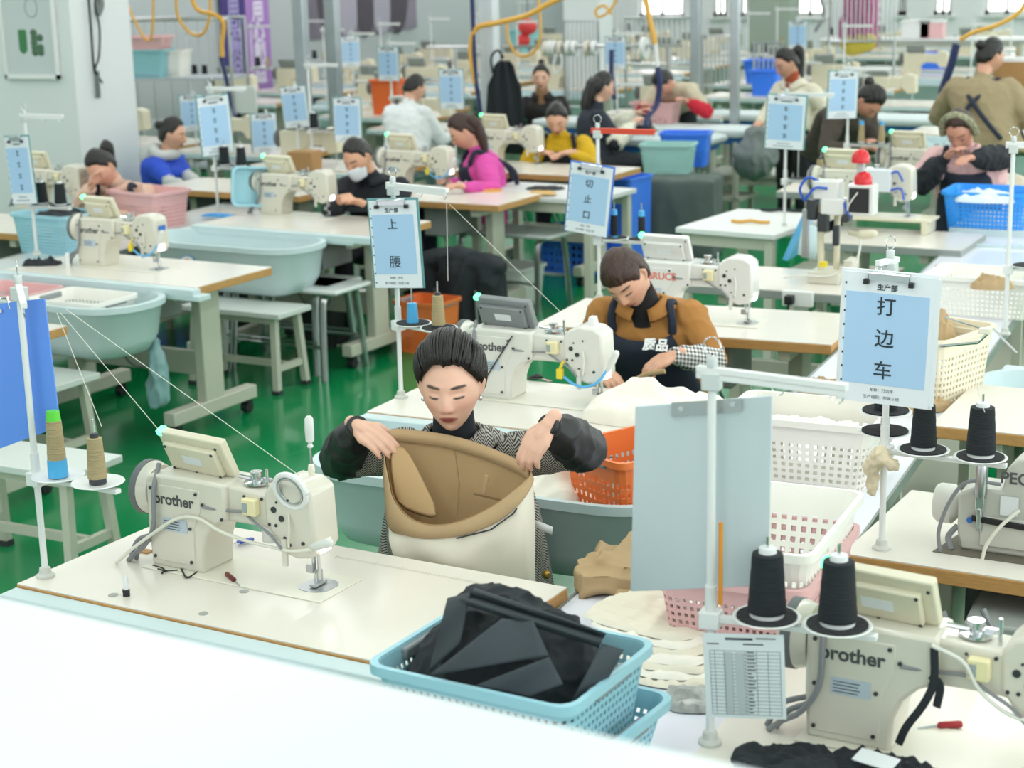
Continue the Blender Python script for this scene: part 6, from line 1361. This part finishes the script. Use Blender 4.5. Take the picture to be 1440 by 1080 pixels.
obj('yellow_cap', MB().box((.0, -.09, .10), (.035, .03, .025)), yellow_p, bt)
obj('thread_cone_rail', MB().box((-.11, -.04, .24), (.03, .03, .24)), steel, bt)
place(make_table(1.2, .56, .78, False, False, 'machine_table', edge=frame_dark), (P(1170, 400, z=TZ)[0]-.06, P(1170, 400, z=TZ)[1]+.06, 0), math.radians(-4), 'grey table carrying the buttonhole machine')
mt2 = place(make_table(.80, .56, .78, False, False, 'machine_table', edge=frame_dark), (P(1262, 335, z=TZ)[0], P(1230, 335, z=TZ)[1]+.05, 0), math.radians(-4), 'grey table behind the buttonhole machine')
mm = place(proto_m, P(1175, 300, z=.86)[:2]+(.86,), math.radians(-4), 'cream sewing machine with pneumatic box right behind the red lamps', skip=('white_ring', 'ring_liner', 'hand_lever', 'white_hose', 'cylinder'))
obj('pneumatic_box', MB().box((.25, -.06, .2), (.15, .06, .12)), M('pneu_grey', 'd9dde2', .4), mm, bevel=.006)
obj('blue_hoses', MB().tube(curve_pts([(.32, -.08, .24), (.36, -.08, .25), (.39, -.08, .2)]), .006, 8).tube(curve_pts([(.32, -.08, .15), (.38, -.08, .16), (.40, -.08, .1)]), .006, 8), M('hose_blue', '2457c0', .35), mm)
obj('raised_bed', MB().b2((.0, -.10, -.015), (.55, .1, 0)).b2((.50, -.10, -.08), (.53, .1, -.01)), beige2, mm, bevel=.003)
sb = thing('spacer_board', 'leaning translucent blue board before the small white table', 'board', P(1130, 350, z=.85)); s0 = V3(sb.location)
YB = sb.location[1]
obj('panel', MB().loft([[V3(P(x, y, Y=YB))-s0 for x, y in ((1100, 365), (1108, 367), (1138, 300), (1130, 298))], [V3(P(x, y, Y=YB))-s0+V3((0, .2, 0)) for x, y in ((1100, 365), (1108, 367), (1138, 300), (1130, 298))]]), M('board_cyan', '63b2e0', .2), sb)
mkk = thing('hanging_mask', 'pale blue paper mask hanging at the buttonhole machine', 'mask', P(1135, 322, Y=YB-.12)); s1 = V3(mkk.location)
obj('mask_sheet', MB().loft([[V3(P(x, y, Y=YB-.12))-s1 for x, y in r] for r in (((1128, 318), (1140, 316), (1153, 320)), ((1124, 340), (1137, 342), (1150, 345)), ((1122, 358), (1135, 362), (1148, 365)))], cap=False, closed=False), M('mask_blue', 'c7dde2', .8), mkk, solid=.003)
brd = thing('under_bench', 'cream low bench box under the buttonhole machine table', 'bench', P(1190, 375, z=.5)[:2]+(0,), math.radians(-4))
obj('seat', MB().b2((-.3, -.14, .46), (.3, .14, .49)), beige, brd, bevel=.003)
for sx in (-1, 1): obj('leg', MB().b2((sx*.28-.02, -.13, 0), (sx*.28+.02, .13, .46)), beige, brd)
place(make_table(.62, .5, .78, False, False, 'machine_table', edge=frame_dark), P(1172, 264, z=TZ)[:2]+(0,), 0, 'small grey table under the two blue tipped tan cones')
sk_ = thing('power_socket', 'white double power socket under the buttonhole machine table', 'socket', P(1122, 420, Y=7.5)); obj('socket_plate', MB().box((0, 0, 0), (.14, .03, .07)), white, sk_, bevel=.004)
obj('plug', MB().box((-.03, -.03, 0), (.04, .05, .04)), black, sk_, bevel=.005); obj('cord', MB().tube(curve_pts([(-.03, -.05, -.02), (-.03, -.06, -.12), (.05, -.05, -.2)]), .006), black, sk_)
# small white table, benches, stools
dk = make_desk(.62, .82, .75); place(dk, (-2.70, 9.72, 0), math.radians(-10), 'small white table with grey frame behind the white machine')
kn = make_desk(.95, .62, .76, M('desk_grey', 'd3d6d4', .4)); place(kn, P(775, 268, z=.76)[:2]+(0,), math.radians(-8), 'small grey framed table right of the woman in pink')
place(proto_bench, (-5.10, 7.98, 0), math.radians(-6), 'grey bench behind the left tub table')
place(proto_bench, (-5.25, 6.28, 0), math.radians(-6), 'grey bench below the blue board at left')
place(proto_bench, P(40, 640, z=.45)[:2]+(0,), math.radians(-4), 'grey bench mostly hidden at the left edge above the green floor')
place(proto_stool, P(415, 398, z=.5)[:2]+(0,), math.radians(-6), 'long steel hoop stool under the tub of the masked man').scale = (1.7, 1.2, 1.1)
place(proto_stool, P(720, 330, z=.47)[:2]+(0,), math.radians(-10), 'steel hoop stool of the woman in pink')
place(proto_stool, P(405, 440, z=.3)[:2]+(0,), math.radians(-4), 'steel hoop stool in shadow behind the grey bench')
# under the left tables: dark bins, bag, power strip
for px, py, w_, h_, m_, lab, nm in ((150, 470, .36, .34, 'bin_dark', 'dark bin under the left tub', 'bin'), (450, 455, .3, .26, 'bin_dark', 'dark bin under the table of the masked man', 'bin'), (340, 440, .30, .28, 'bin_dark', 'dark box behind the grey bench', 'box'), (30, 400, .3, .3, 'bin_dark', 'dark box under the left edge table', 'box')):
    q = P(px, py+30, z=0); tt = thing(nm, lab, nm, (q[0], q[1], 0)); obj('shell', MB().loft([[(x*k, y*k, z) for x, y in rrect(w_, w_*.7, .04)] for k, z in ((.85, 0), (1, h_), (.94, h_), (.8, .02))]), M(m_, '2c3230', .6), tt)
q = P(225, 560, z=0.25); bg = thing('plastic_bag', 'pale blue plastic bag hanging at the leg of the left table', 'bag', P(218, 510, Y=6.85)); g = fuse(MB().caps([(0, 0, .12), (.01, 0, .0), (0, 0, -.18)], [.02, .05, .055], 10), .01, 1); wrinkle(g, .02, 18, 4, (1, 1, .4)); obj('bag_skin', g, M('bag_blue', '8fb4b8', .3), bg, fix=False, angle=3)
ps_ = thing('power_strip', 'white power strip with a blue plug under the left table', 'power strip', P(287, 487, Y=8.0)); obj('strip_body', MB().box((0, 0, 0), (.20, .05, .05)), white, ps_, bevel=.006); obj('blue_plug', MB().lathe([(.03, -.04), (.03, .0)], (.09, 0, .01), 14, 'y'), M('plug_blue', '2a58c0', .4), ps_)
cbx = thing('cardboard_box', 'cardboard box standing behind the masked man', 'box', P(428, 216, z=.9)[:2]+(.78,)); obj('carton', MB().box((0, 0, .07), (.2, .16, .14)), cardboard, cbx, bevel=.003)
sa = thing('basket_stand_board', 'light blue perforated basket leaning left of the machine of the masked man', 'basket', P(358, 282, z=.8)); g = make_basket(.3, .22, .06, basket_blue, hole=(10, 3)); 
g.location = P(357, 262, Y=9.05); g.rotation_euler = (1.5, .1, .9); g['label'] = 'sky blue basket leaning on end beside the machine of the masked man'; bpy.data.objects.remove(sa)
tb = thing('blue_cloth', 'bright blue flat cloth at the corner of the masked man table', 'cloth', P(306, 302, z=.73)[:2]+(.72,)); obj('cloth_sheet', cloth_heap('c', .24, .1, .015, M('cloth_cyan', '4a9fe0', .7), 71, 2, 16).data.copy(), M('cloth_cyan', '4a9fe0', .7), tb)
for o in [o for o in bpy.data.objects if o.name.startswith('c') and o.name.split('.')[0] == 'c']: bpy.data.objects.remove(o)
tb_ = thing('tablet', 'white computer screen at the left edge of the violet banners', 'screen', P(335, 140, z=1.0)); obj('screen', MB().box((0, 0, 0), (.4, .03, .26)), white, tb_, bevel=.005); obj('screen_foot', MB().tube([(0, 0, -.12), (0, 0, -.24)], .02), black, tb_)
# storage rack with baskets behind the woman in blue
rk = thing('storage_rack', 'steel tube rack with baskets behind the woman in blue', 'rack', P(235, 160, z=1.12)[:2]+(0,), math.radians(60))
ry = 14.2
rk.location = (P(235, 150, Y=ry)[0], ry, 0); rk.rotation_euler = (0, 0, .25)
g = MB()
for x in (-.75, .75):
    for y in (-.25, .25): g.tube([(x, y, 0), (x, y, 1.75)], .016)
obj('upright', g, steel, rk)
for z in (.35, .75, 1.18): obj('shelf', MB().b2((-.75, -.25, z), (.75, .25, z+.03)), M('shelf_grey', 'b6bcc0', .4, .4), rk)
g = MB().tube([(-.75, -.25, 1.75), (.75, -.25, 1.75)], .014).tube([(-.75, .25, 1.75), (.75, .25, 1.75)], .014); obj('top_rail', g, steel, rk)
for k in range(14): obj('bar', MB().tube([(-.7+k*.108, .25, 1.2), (-.7+k*.108, .25, 1.75)], .006, 6), steel, rk)
for k in range(9): obj('bar', MB().tube([(-.7+k*.17, -.24, .38), (-.7+k*.17, -.24, 1.18)], .009, 6), steel, rk)
RL = rk.location
bk_(.46, .34, .26, M('basket_aqua', '8fc4cc', .4), (P(212, 150, Y=14.15)[0], 14.15, 1.21), .25, 'aqua basket on the steel tube rack, below the pink rimmed one', hole=(16, 2), solid_frac=.85)
bk_(.46, .34, .12, basket_pink, (P(210, 125, Y=14.15)[0], 14.15, 1.47), .25, 'pink basket stacked on the aqua basket on the rack', hole=(16, 2), solid_frac=.8)
bk_(.30, .3, .24, basket_white, (P(247, 148, Y=14.3)[0], 14.3, 1.21), .25, 'white basket on the steel tube rack', hole=(10, 3), solid_frac=.7)
# fabric ribbons hanging on the column
rb = thing('hanging_ribbon', 'bundle of black ribbons hanging on the bright face of the left column', 'ribbon', (cp[0]+.03, P(133, 60, X=cp[0]+.03)[1], 0)); r0_ = V3(rb.location)
rq = lambda x, y: V3(P(x, y, X=cp[0]+.03))-r0_
for pts, w_ in (([(124, -8), (128, 40), (132, 95), (138, 108)], .012), ([(135, -8), (134, 10), (140, 40), (139, 80), (134, 98), (144, 117)], .010), ([(138, -8), (143, 6), (138, 20)], .03), ([(136, 100), (137, 120), (138, 138)], .024)):
    p_ = curve_pts([rq(*q) for q in pts], 16); obj('ribbon_strand', MB().tube(p_, [w_]*len(p_), 6, sx=.3), M('ribbon_dark', '33393c', .8) if w_ < .02 else M('ribbon_grey', '6f7775', .8), rb)
# people-size background: ironing tables
def iron_table(px, py, label, w=1.2, d=.55, rz=-.1, mat='iron_pad', z=.80):
    q = P(px, py, z=z); t = thing('ironing_table', label, 'ironing table', (q[0], q[1], 0), rz)
    obj('padded_top', MB().loft([[(x, y, zz) for x, y in rrect(w*k, d*k, .1)] for k, zz in ((.96, z-.06), (1, z-.04), (1, z-.01), (.97, z))]), M(mat, 'cfdadb', .8, var=.04), t)
    obj('skirt_frame', MB().b2((-w/2+.08, -d/2+.06, z-.12), (w/2-.08, d/2-.06, z-.06)), M('iron_blue', '2f74c4', .5), t, bevel=.01)
    for sx in (-1, 1):
        obj('leg', MB().b2((sx*(w/2-.15)-.02, -.2, 0), (sx*(w/2-.15)+.02, -.16, z-.1)), frame_grey, t); obj('leg', MB().b2((sx*(w/2-.15)-.02, .16, 0), (sx*(w/2-.15)+.02, .2, z-.1)), frame_grey, t)
    obj('lower_shelf', MB().b2((-w/2+.1, -.2, .2), (w/2-.1, .2, .23)), frame_grey, t); return t
iron_table(910, 190, 'ironing table with pale pad between the quilted vest and the beige sweater', 1.25, .6)
iron_table(985, 178, 'ironing table with blue skirt behind the pink basket', 1.1, .5)
iron_table(1060, 158, 'ironing table with white pad left of the standing woman', 1.0, .45)
iron_table(1330, 165, 'blue edged ironing table behind the woman in pale pink', 1.8, .55)
iron_table(850, 168, 'pale work surface before the woman in dark fleece', 1.3, .5)
# hoses
def hose(ctrl, mat, r, label, nm='air_hose'):
    pts = curve_pts([V3(P(x, y, Y=Y)) for x, y, Y in ctrl], 40); o = obj(nm, MB().tube(pts, r, 8), mat); return tag(o, label, 'hose')
hose([(262, -40, 13), (275, 10, 13), (300, 20, 13), (314, 32, 13), (312, 62, 13), (313, 80, 13)], yellow_hose, .020, 'yellow hose hanging before the grey wall, the thick one by the banner')
hose([(248, -20, 13.2), (250, 22, 13.2), (270, 48, 13.2), (288, 44, 13.2), (296, 10, 13.2), (290, -30, 13.2)], yellow_hose, .014, 'looped yellow hose before the grey wall')
hose([(170, -20, 13.6), (185, 20, 13.6), (205, 55, 13.6), (214, 45, 13.6), (216, -20, 13.6)], yellow_hose, .012, 'thin yellow hose right of the left column')
hose([(311, 80, 13), (320, 120, 13), (325, 150, 13), (332, 165, 12.8)], navy_hose, .02, 'navy hose below the thick yellow hose')
hose([(668, 118, 13), (662, 70, 13), (670, 40, 13), (700, 32, 13), (740, 22, 13), (770, 6, 13), (800, -8, 13)], yellow_hose, .022, 'yellow hose arching behind the pale post')
hose([(757, -10, 13.4), (760, 50, 13.4), (750, 74, 13.4), (730, 78, 13.4), (716, 60, 13.4), (712, 30, 13.4)], yellow_hose, .012, 'thin yellow hose loop right of the pale post')
hose([(905, -20, 13.8), (912, 20, 13.8), (918, 45, 13.8), (921, 62, 13.8)], yellow_hose, .024, 'yellow hose dropping to the steam iron')
hose([(921, 60, 13.8), (923, 80, 13.8), (925, 96, 13.8)], white, .018, 'white hose joint above the navy steam hose')
hose([(925, 94, 13.8), (928, 115, 13.8), (924, 145, 13.8), (912, 163, 13.7), (908, 178, 13.6)], navy_hose, .026, 'navy steam hose curling down to the iron')
hose([(860, 20, 14.4), (850, 8, 14.4), (838, 14, 14.4), (842, 24, 14.4), (858, 14, 14.4), (872, -10, 14.4)], yellow_hose, .012, 'yellow hose coiled by the white column')
hose([(662, -60, 13), (668, 96, 13), (672, 130, 13), (676, 160, 13)], navy_hose, .02, 'navy hose left of the hanging apron')
hose([(860, 70, 14.4), (860, 105, 14.4), (864, 140, 14.4)], navy_hose, .022, 'navy hose above the woman in the quilted vest')
hose([(1450, -10, 13), (1432, 18, 13), (1400, 36, 13), (1370, 45, 13), (1350, 56, 13)], yellow_hose, .016, 'yellow hose running across the upper right')
hose([(1345, 62, 13), (1338, 90, 13), (1326, 125, 13), (1322, 148, 13)], navy_hose, .03, 'navy hose below the upper right yellow hose')
hose([(1152, -10, 20), (1158, 20, 20), (1146, 45, 20)], cable, .02, 'grey hose by the bright window')
ir = thing('steam_iron', 'black steam iron on the ironing table', 'iron', P(905, 185, z=.82)); obj('sole', MB().prism([(-.1, 0), (.12, 0), (.06, .05), (-.1, .06)], -.05, .05), black, ir, bevel=.01); obj('grip', MB().tube(curve_pts([(-.08, 0, .05), (-.06, 0, .12), (.04, 0, .12), (.06, 0, .05)]), .015), black, ir)
# wall rack with white thread rolls, upper centre
rr_ = thing('roll_rack', 'long steel rail with white tape rolls in the upper centre', 'rack', P(800, 67, Y=16.5)); r1 = V3(rr_.location)
obj('rail', MB().tube([V3(P(600, 66, Y=16.5))-r1, V3(P(960, 64, Y=16.5))-r1], .014), steel, rr_)
for px in (640, 795, 940):
    a = V3(P(px, 66, Y=16.5))-r1; obj('upright', MB().tube([a, V3((a.x, a.y, -r1.z))], .018), steel, rr_)
for i, px in enumerate((768, 774, 780, 788, 800, 808, 826, 836, 858, 866, 906)):
    a = V3(P(px, 68, Y=16.5)); tr = thing('tape_roll', 'white tape roll on the upper centre rail', 'tape roll', a, 0, 'tape rolls on the upper rail')
    obj('tape', MB().lathe([(.03, -.02), (.075 if i < 10 else .11, -.02), (.075 if i < 10 else .11, .02), (.03, .02)], (0, 0, 0), 18, 'x'), white if i % 3 else M('tape_cream', 'd9d2c4', .8), tr)
    obj('hub', MB().lathe([(.028, -.022), (.028, .022)], (0, 0, 0), 12, 'x'), M('hub_grey', '8c8f8f', .5), tr)
hose([(782, 76, 16.4), (778, 95, 16.4), (783, 103, 16.4), (790, 90, 16.4), (789, 76, 16.4)], white, .014, 'white tape loop hanging from the rolls', 'tape_loop')
# clothes rails with vertical bars (fabric racks) in the far middle
def bar_rack(px0, px1, py0, py1, Y, n, label, mat=None):
    a = V3(P(px0, py1, Y=Y)); b = V3(P(px1, py1, Y=Y)); top_ = P((px0+px1)/2, py0, Y=Y)[2]; t = thing('bar_rack', label, 'rack', (a.x, Y, a.z)); L = b.x-a.x; H_ = top_-a.z
    obj('frame', MB().tube([(0, 0, 0), (0, 0, H_), (L, 0, H_), (L, 0, 0), (0, 0, 0)], .016), steel, t)
    for k in range(1, n): obj('bar', MB().tube([(L*k/n, 0, 0), (L*k/n, 0, H_)], .009, 6), mat or steel, t)
    for sx in (0, L): obj('leg', MB().tube([(sx, 0, 0), (sx, 0, -a.z)], .016, 6), steel, t)
    return t
bar_rack(795, 842, 30, 150, 17.6, 8, 'tall steel bar rack left of the white column')
bar_rack(880, 980, 25, 90, 17.8, 14, 'wide steel bar rack right of the white column')
bar_rack(988, 1030, 50, 120, 16, 7, 'steel bar rack between the two right posts')
bar_rack(1060, 1100, 60, 120, 19, 6, 'steel bar rack behind the standing woman')
cage = bar_rack(1166, 1258, -5, 58, 19.0, 15, 'wire cage trolley with magenta clothes in the upper right')
pk = thing('magenta_clothes', 'magenta and yellow garments packed in the wire cage trolley', 'clothes', P(1206, 55, Y=19.2)); g = fuse(MB().caps([(-.05, 0, .0), (-.05, 0, .55)], [.15, .14], 12).caps([(.08, 0, .0), (.08, 0, .55)], [.14, .14], 12), .02, 1); wrinkle(g, .05, 6, 5, (1, 1, .3)); obj('garments', g, M('magenta_cloth', 'b02a78', .8), pk, fix=False, angle=3)
g = fuse(MB().caps([(-.05, -.04, -.05), (.1, -.04, -.02)], [.13, .12], 12), .02, 1); obj('yellow_garment', g, M('yellow_cloth', 'cdbb4a', .8), pk, fix=False, angle=3)
BIN0 = []
for px, py, w_, m_, lab in ((1312, 42, .3, basket_pink, 'pink box on the far right sill'), (1290, 42, .36, white, 'white cloth bundle on the far right sill'), (1120, 38, .28, basket_blue, 'pale blue box by the far window')):
    q = P(px, py, Y=23) if px > 1200 else P(px, py, z=.88)
    if px < 1200: BIN0.append(q[:2])
    tt = thing('storage_box', lab, 'box', q); obj('shell', MB().box((0, 0, 0), (w_, .25, .2)), m_, tt, bevel=.01); obj('lid', MB().box((0, 0, .11), (w_+.03, .27, .03)), white, tt, bevel=.005)
tb2 = make_desk(2.6, .7, P(1312, 42, Y=23)[2]-.1, M('desk_grey', 'd3d6d4', .4)); place(tb2, (P(1300, 60, Y=23)[0], 23, 0), 0, 'long far table below the bright windows')
BIN = list(BIN0)
for px, py, Y, w_, h_, m_, lab in ((1085, 100, 17, .5, .22, crate_blue, 'blue bin on the far table left of the standing woman, upper one'), (1077, 116, 16, .26, .22, crate_blue, 'blue bin with white bag left of the standing woman, lower one'), (1310, 85, 16, .34, .16, crate_blue, 'blue bin below the pink box in the upper right'), (548, 136, 15.8, .34, .28, M('orange_bin', 'e2692c', .5), 'orange bin left of the man in white'), (738, 62, 16.8, .3, .34, M('aqua_bin', '8ccfd0', .5), 'aqua bucket behind the yellow hose loop')):
    h_ *= 1.2; q = P(px, py, z=.78+h_/2); w_ *= q[1]/Y; BIN.append((q[0], q[1])); tt = thing('storage_bin', lab, 'bin', q); obj('shell', MB().loft([[(x*k, y*k, z) for x, y in rrect(w_, w_*.7, .04)] for k, z in ((.88, -h_/2), (1, h_/2), (.94, h_/2), (.8, -h_/2+.02))]), m_, tt); obj('rim', MB().loft([[(x, y, z) for x, y in rrect(w_+.03, w_*.7+.03, .04)] for z in (h_/2-.02, h_/2)], cap=False), m_, tt, solid=.006)
rd = thing('red_lantern', 'two red lantern balls hanging behind the yellow hose', 'lantern', P(742, 40, Y=20)); obj('cord', MB().tube([(0, 0, 0), (0, 0, 3.55-rd.location.z)], .006), black, rd); obj('lantern_ball', MB().ell((0, 0, .02), (.12, .12, .1)), M('lantern_red', 'd23a3a', .5), rd); obj('lantern_ball', MB().ell((-.06, 0, -.14), (.09, .09, .08)), M('lantern_red', 'd23a3a', .5), rd)
gbag = thing('grey_bag', 'grey filled sack on the shelf left of the standing woman', 'bag', P(1062, 212, Y=13.6)); g = fuse(MB().ell((0, 0, -.05), (.19, .17, .19)).ell((.02, 0, .12), (.11, .10, .10)), .02, 2); wrinkle(g, .03, 8, 2); obj('sack', g, M('sack_grey', '737b79', .8), gbag, fix=False, angle=3)
sh_ = make_desk(.8, .5, .42, frame_grey); place(sh_, P(1062, 240, z=.42)[:2]+(0,), 0, 'low grey rack under the grey sack')
crt = thing('brown_carton', 'brown open carton held by the woman in khaki', 'box', P(1428, 112, Y=12.9)); obj('carton', MB().box((0, 0, 0), (.26, .2, .26), taper=1.1), cardboard, crt); obj('lining', MB().box((0, 0, .14), (.24, .18, .03)), paper, crt)
# ================================================================ far rows: tables with machines, tubs and stands, built from the same furniture
rnd = random.Random(11)
def far_row(x, y, k, machine=True, standing=True, tubq=True, tone=''):
    tg = 'sewing tables in the far rows'; j = rnd.uniform(-.1, .1); rz = math.radians(-5+rnd.uniform(-2, 2))
    clone(proto_t, (x, y, 0), rz, 'cream sewing table in the far rows of the hall', tg, skip=('cable_loop', 'knee_lifter', 'motor_tray'))
    if machine:
        place(proto_far, (x-.28+j, y+.02, TZ), rz, 'beige sewing machine in the far rows of the hall', 'sewing machines in the far rows')
    if standing and rnd.random() < .6:
        clone(proto_s, (x-.55, y-.25, TZ), rz, 'thin thread stand in the far rows of the hall', 'thread stands in the far rows')
        for dx in (.075, .205):
            if rnd.random() < .7: clone(cone_k if rnd.random() < .6 else cone_t, (x-.55+dx, y-.25, TZ+.28), 0, 'thread cone on a stand in the far rows', 'thread cones in the far rows')
    if tubq and rnd.random() < .45:
        o = clone(tub, (x, y-.58, .74), rz, 'pale tub on a far sewing table', 'tubs in the far rows', skip=('emblem',))
Rc = RC.T
def inview(x, y, z, m=60):
    q = Rc@np.array([x, y, z-CAM_H]); 
    if q[2] > -1: return False
    px, py = 720-F_PX*q[0]/q[2], 540+F_PX*q[1]/q[2]; return -m < px < 1440+m and py > -60
cnt = 0; TAKEN = []
for o in bpy.data.objects:                                      # keep far furniture clear of what already stands there
    if o.parent is None and o.location.y > 10.8 and o.type in ('EMPTY', 'MESH') and o.name.split('.')[0] in ('person', 'sewing_table', 'ironing_table', 'storage_rack', 'bar_rack', 'work_table', 'machine_table', 'covered_stack'): TAKEN.append((o.location.x, o.location.y))
def free(x, y, dx=1.28, dy=.78): return all(abs(x-a) > dx or abs(y-b) > dy for a, b in TAKEN)
for x, y in BIN:
    if free(x, y, .9, .5): far_row(x, y, 0, machine=False, standing=False, tubq=False); TAKEN.append((x, y))
for x, y in FAR:
    if inview(x, y, .8, 90): far_row(x, y, 0, standing=False, tubq=False); TAKEN.append((x, y)); cnt += 1
for ix, x in enumerate((-10.4, -8.9, -7.35, -5.2, -3.7, -2.1, -.7, .9)):
    for iy in range(11):
        y = 13.9+iy*1.32+(ix % 3)*.37
        if y > 26.5 or not inview(x, y, .8, 90): continue
        if -5.6 < x < -2.9 and y < 17: continue
        if x == -2.1 and y < 14.5: continue
        if x < -10 and y < 15.5: continue
        if free(x, y): far_row(x, y, 0); TAKEN.append((x, y)); cnt += 1
for x, y in ((-7.6, 12.2), (-9.0, 12.6), (-1.2, 12.8), (.1, 11.2), (-3.3, 17.2)):
    if free(x, y, 1.1, .7): far_row(x, y, 0, tubq=False); TAKEN.append((x, y)); cnt += 1
print('far rows', cnt)
# blurred white cabinet top nearest to the camera
fgz = 1.62; a, b = P(0, 838, z=fgz), P(1000, 1066, z=fgz)
d_ = V3(b)-V3(a); an = math.atan2(d_.y, d_.x); mid_ = (V3(a)+V3(b))/2
cb_ = thing('white_cabinet', 'blurred glossy white cabinet top filling the lower left foreground', 'cabinet', (mid_.x, mid_.y, 0), an)
cab = M('cabinet_white', 'e4eaec', .3)
obj('top_panel', MB().b2((-1.3, -.9, fgz-.02), (.72, 0, fgz)), cab, cb_, bevel=.004)
obj('side_panel', MB().b2((-1.28, -.88, .05), (-1.26, -.02, fgz-.02)), cab, cb_); obj('side_panel', MB().b2((.68, -.88, .05), (.70, -.02, fgz-.02)), cab, cb_)
obj('back_panel', MB().b2((-1.26, -.04, .05), (.68, -.02, fgz-.02)), cab, cb_); obj('door', MB().b2((-1.26, -.90, .08), (-.3, -.88, fgz-.03)), cab, cb_, bevel=.003); obj('door', MB().b2((-.28, -.90, .08), (.68, -.88, fgz-.03)), cab, cb_, bevel=.003)
# single out the far things by the landmark they stand below and their order from the front
LMK = [(0, 'the left column'), (185, 'the steel tube rack'), (320, 'the lilac banner'), (400, 'the first steel post'), (465, 'the second steel post'), (520, 'the violet mural'), (610, 'the pale post'), (720, 'the tape roll rail'), (815, 'the white column'), (890, 'the wide bar rack'), (990, 'the right steel posts'), (1060, 'the green grey column'), (1150, 'the wire cage trolley'), (1270, 'the pink box'), (1370, 'the right edge of the picture')]
ORD = ['nearest', 'second', 'third', 'fourth', 'fifth', 'sixth', 'seventh', 'eighth', 'ninth', 'tenth', 'eleventh', 'twelfth', 'thirteenth', 'fourteenth']
bpy.context.view_layer.update()
bins = {}
for o in bpy.data.objects:
    g_ = o.get('group') or ''
    if o.parent is None and (g_.endswith('in the far rows') or g_.startswith('tape rolls') or g_.startswith('cream panels')):
        q = Rc@np.array([o.location.x, o.location.y, o.location.z+.6-CAM_H]); px = 720-F_PX*q[0]/q[2]
        if g_.startswith('tape'): bins.setdefault((g_, 'x', o['label']), []).append((px, o)); continue
        if g_.startswith('cream'): bins.setdefault((g_, 'z', o['label']), []).append((-o.location.z, o)); continue
        k = [n_ for x_, n_ in LMK if x_ <= px+1 or x_ == 0][-1]; bins.setdefault((g_, k, o['label']), []).append((o.location.y, o))
for (g_, k, lab), l in bins.items():
    l.sort(key=lambda t_: t_[0]); short = lab.replace(' in the far rows of the hall', '').replace(' on a stand in the far rows', '').replace(' on a far sewing table', '')
    for i, (_, o) in enumerate(l):
        if k == 'x': o['label'] = 'white tape roll on the upper centre rail, %s from the left' % ('first' if i == 0 else ORD[i])
        elif k == 'z': o['label'] = 'cut cream fabric layer right of the sky blue basket, %s from the top' % ('first' if i == 0 else ORD[i])
        else: o['label'] = 'far %s below %s, %s from the front' % (short, k, ORD[min(i, 13)] if i else 'first')
for nm_ in ('storage_rack', 'buttonhole_machine', 'power_box', 'sewing_machine', 'storage_bin', 'red_lantern', 'person', 'chair'):
    for o in [o for o in bpy.data.objects if o.parent is None and o.name.split('.')[0] == nm_]: split(o, {'upright': 'upright', 'top_rail': 'top_rail', 'blue_hoses': 'blue_hose', 'white_cables': 'white_cable', 'hoses': 'hose', 'apron_straps': 'apron_strap', 'gripper': 'gripper_block', 'frame_post': 'frame_post', 'earring': 'earring', 'ear_loop': 'ear_loop'})
# drop prototypes never placed
for o in list(bpy.data.objects):
    if o.parent is None and o.type in ('EMPTY', 'MESH') and o.name.split('.')[0] in ('sewing_machine', 'fabric_tub', 'thread_stand', 'thread_cone', 'bench', 'stool', 'clipboard_sign', 'work_table', 'machine_table') and o.location.length == 0:
        for c in list(o.children_recursive): bpy.data.objects.remove(c)
        bpy.data.objects.remove(o)
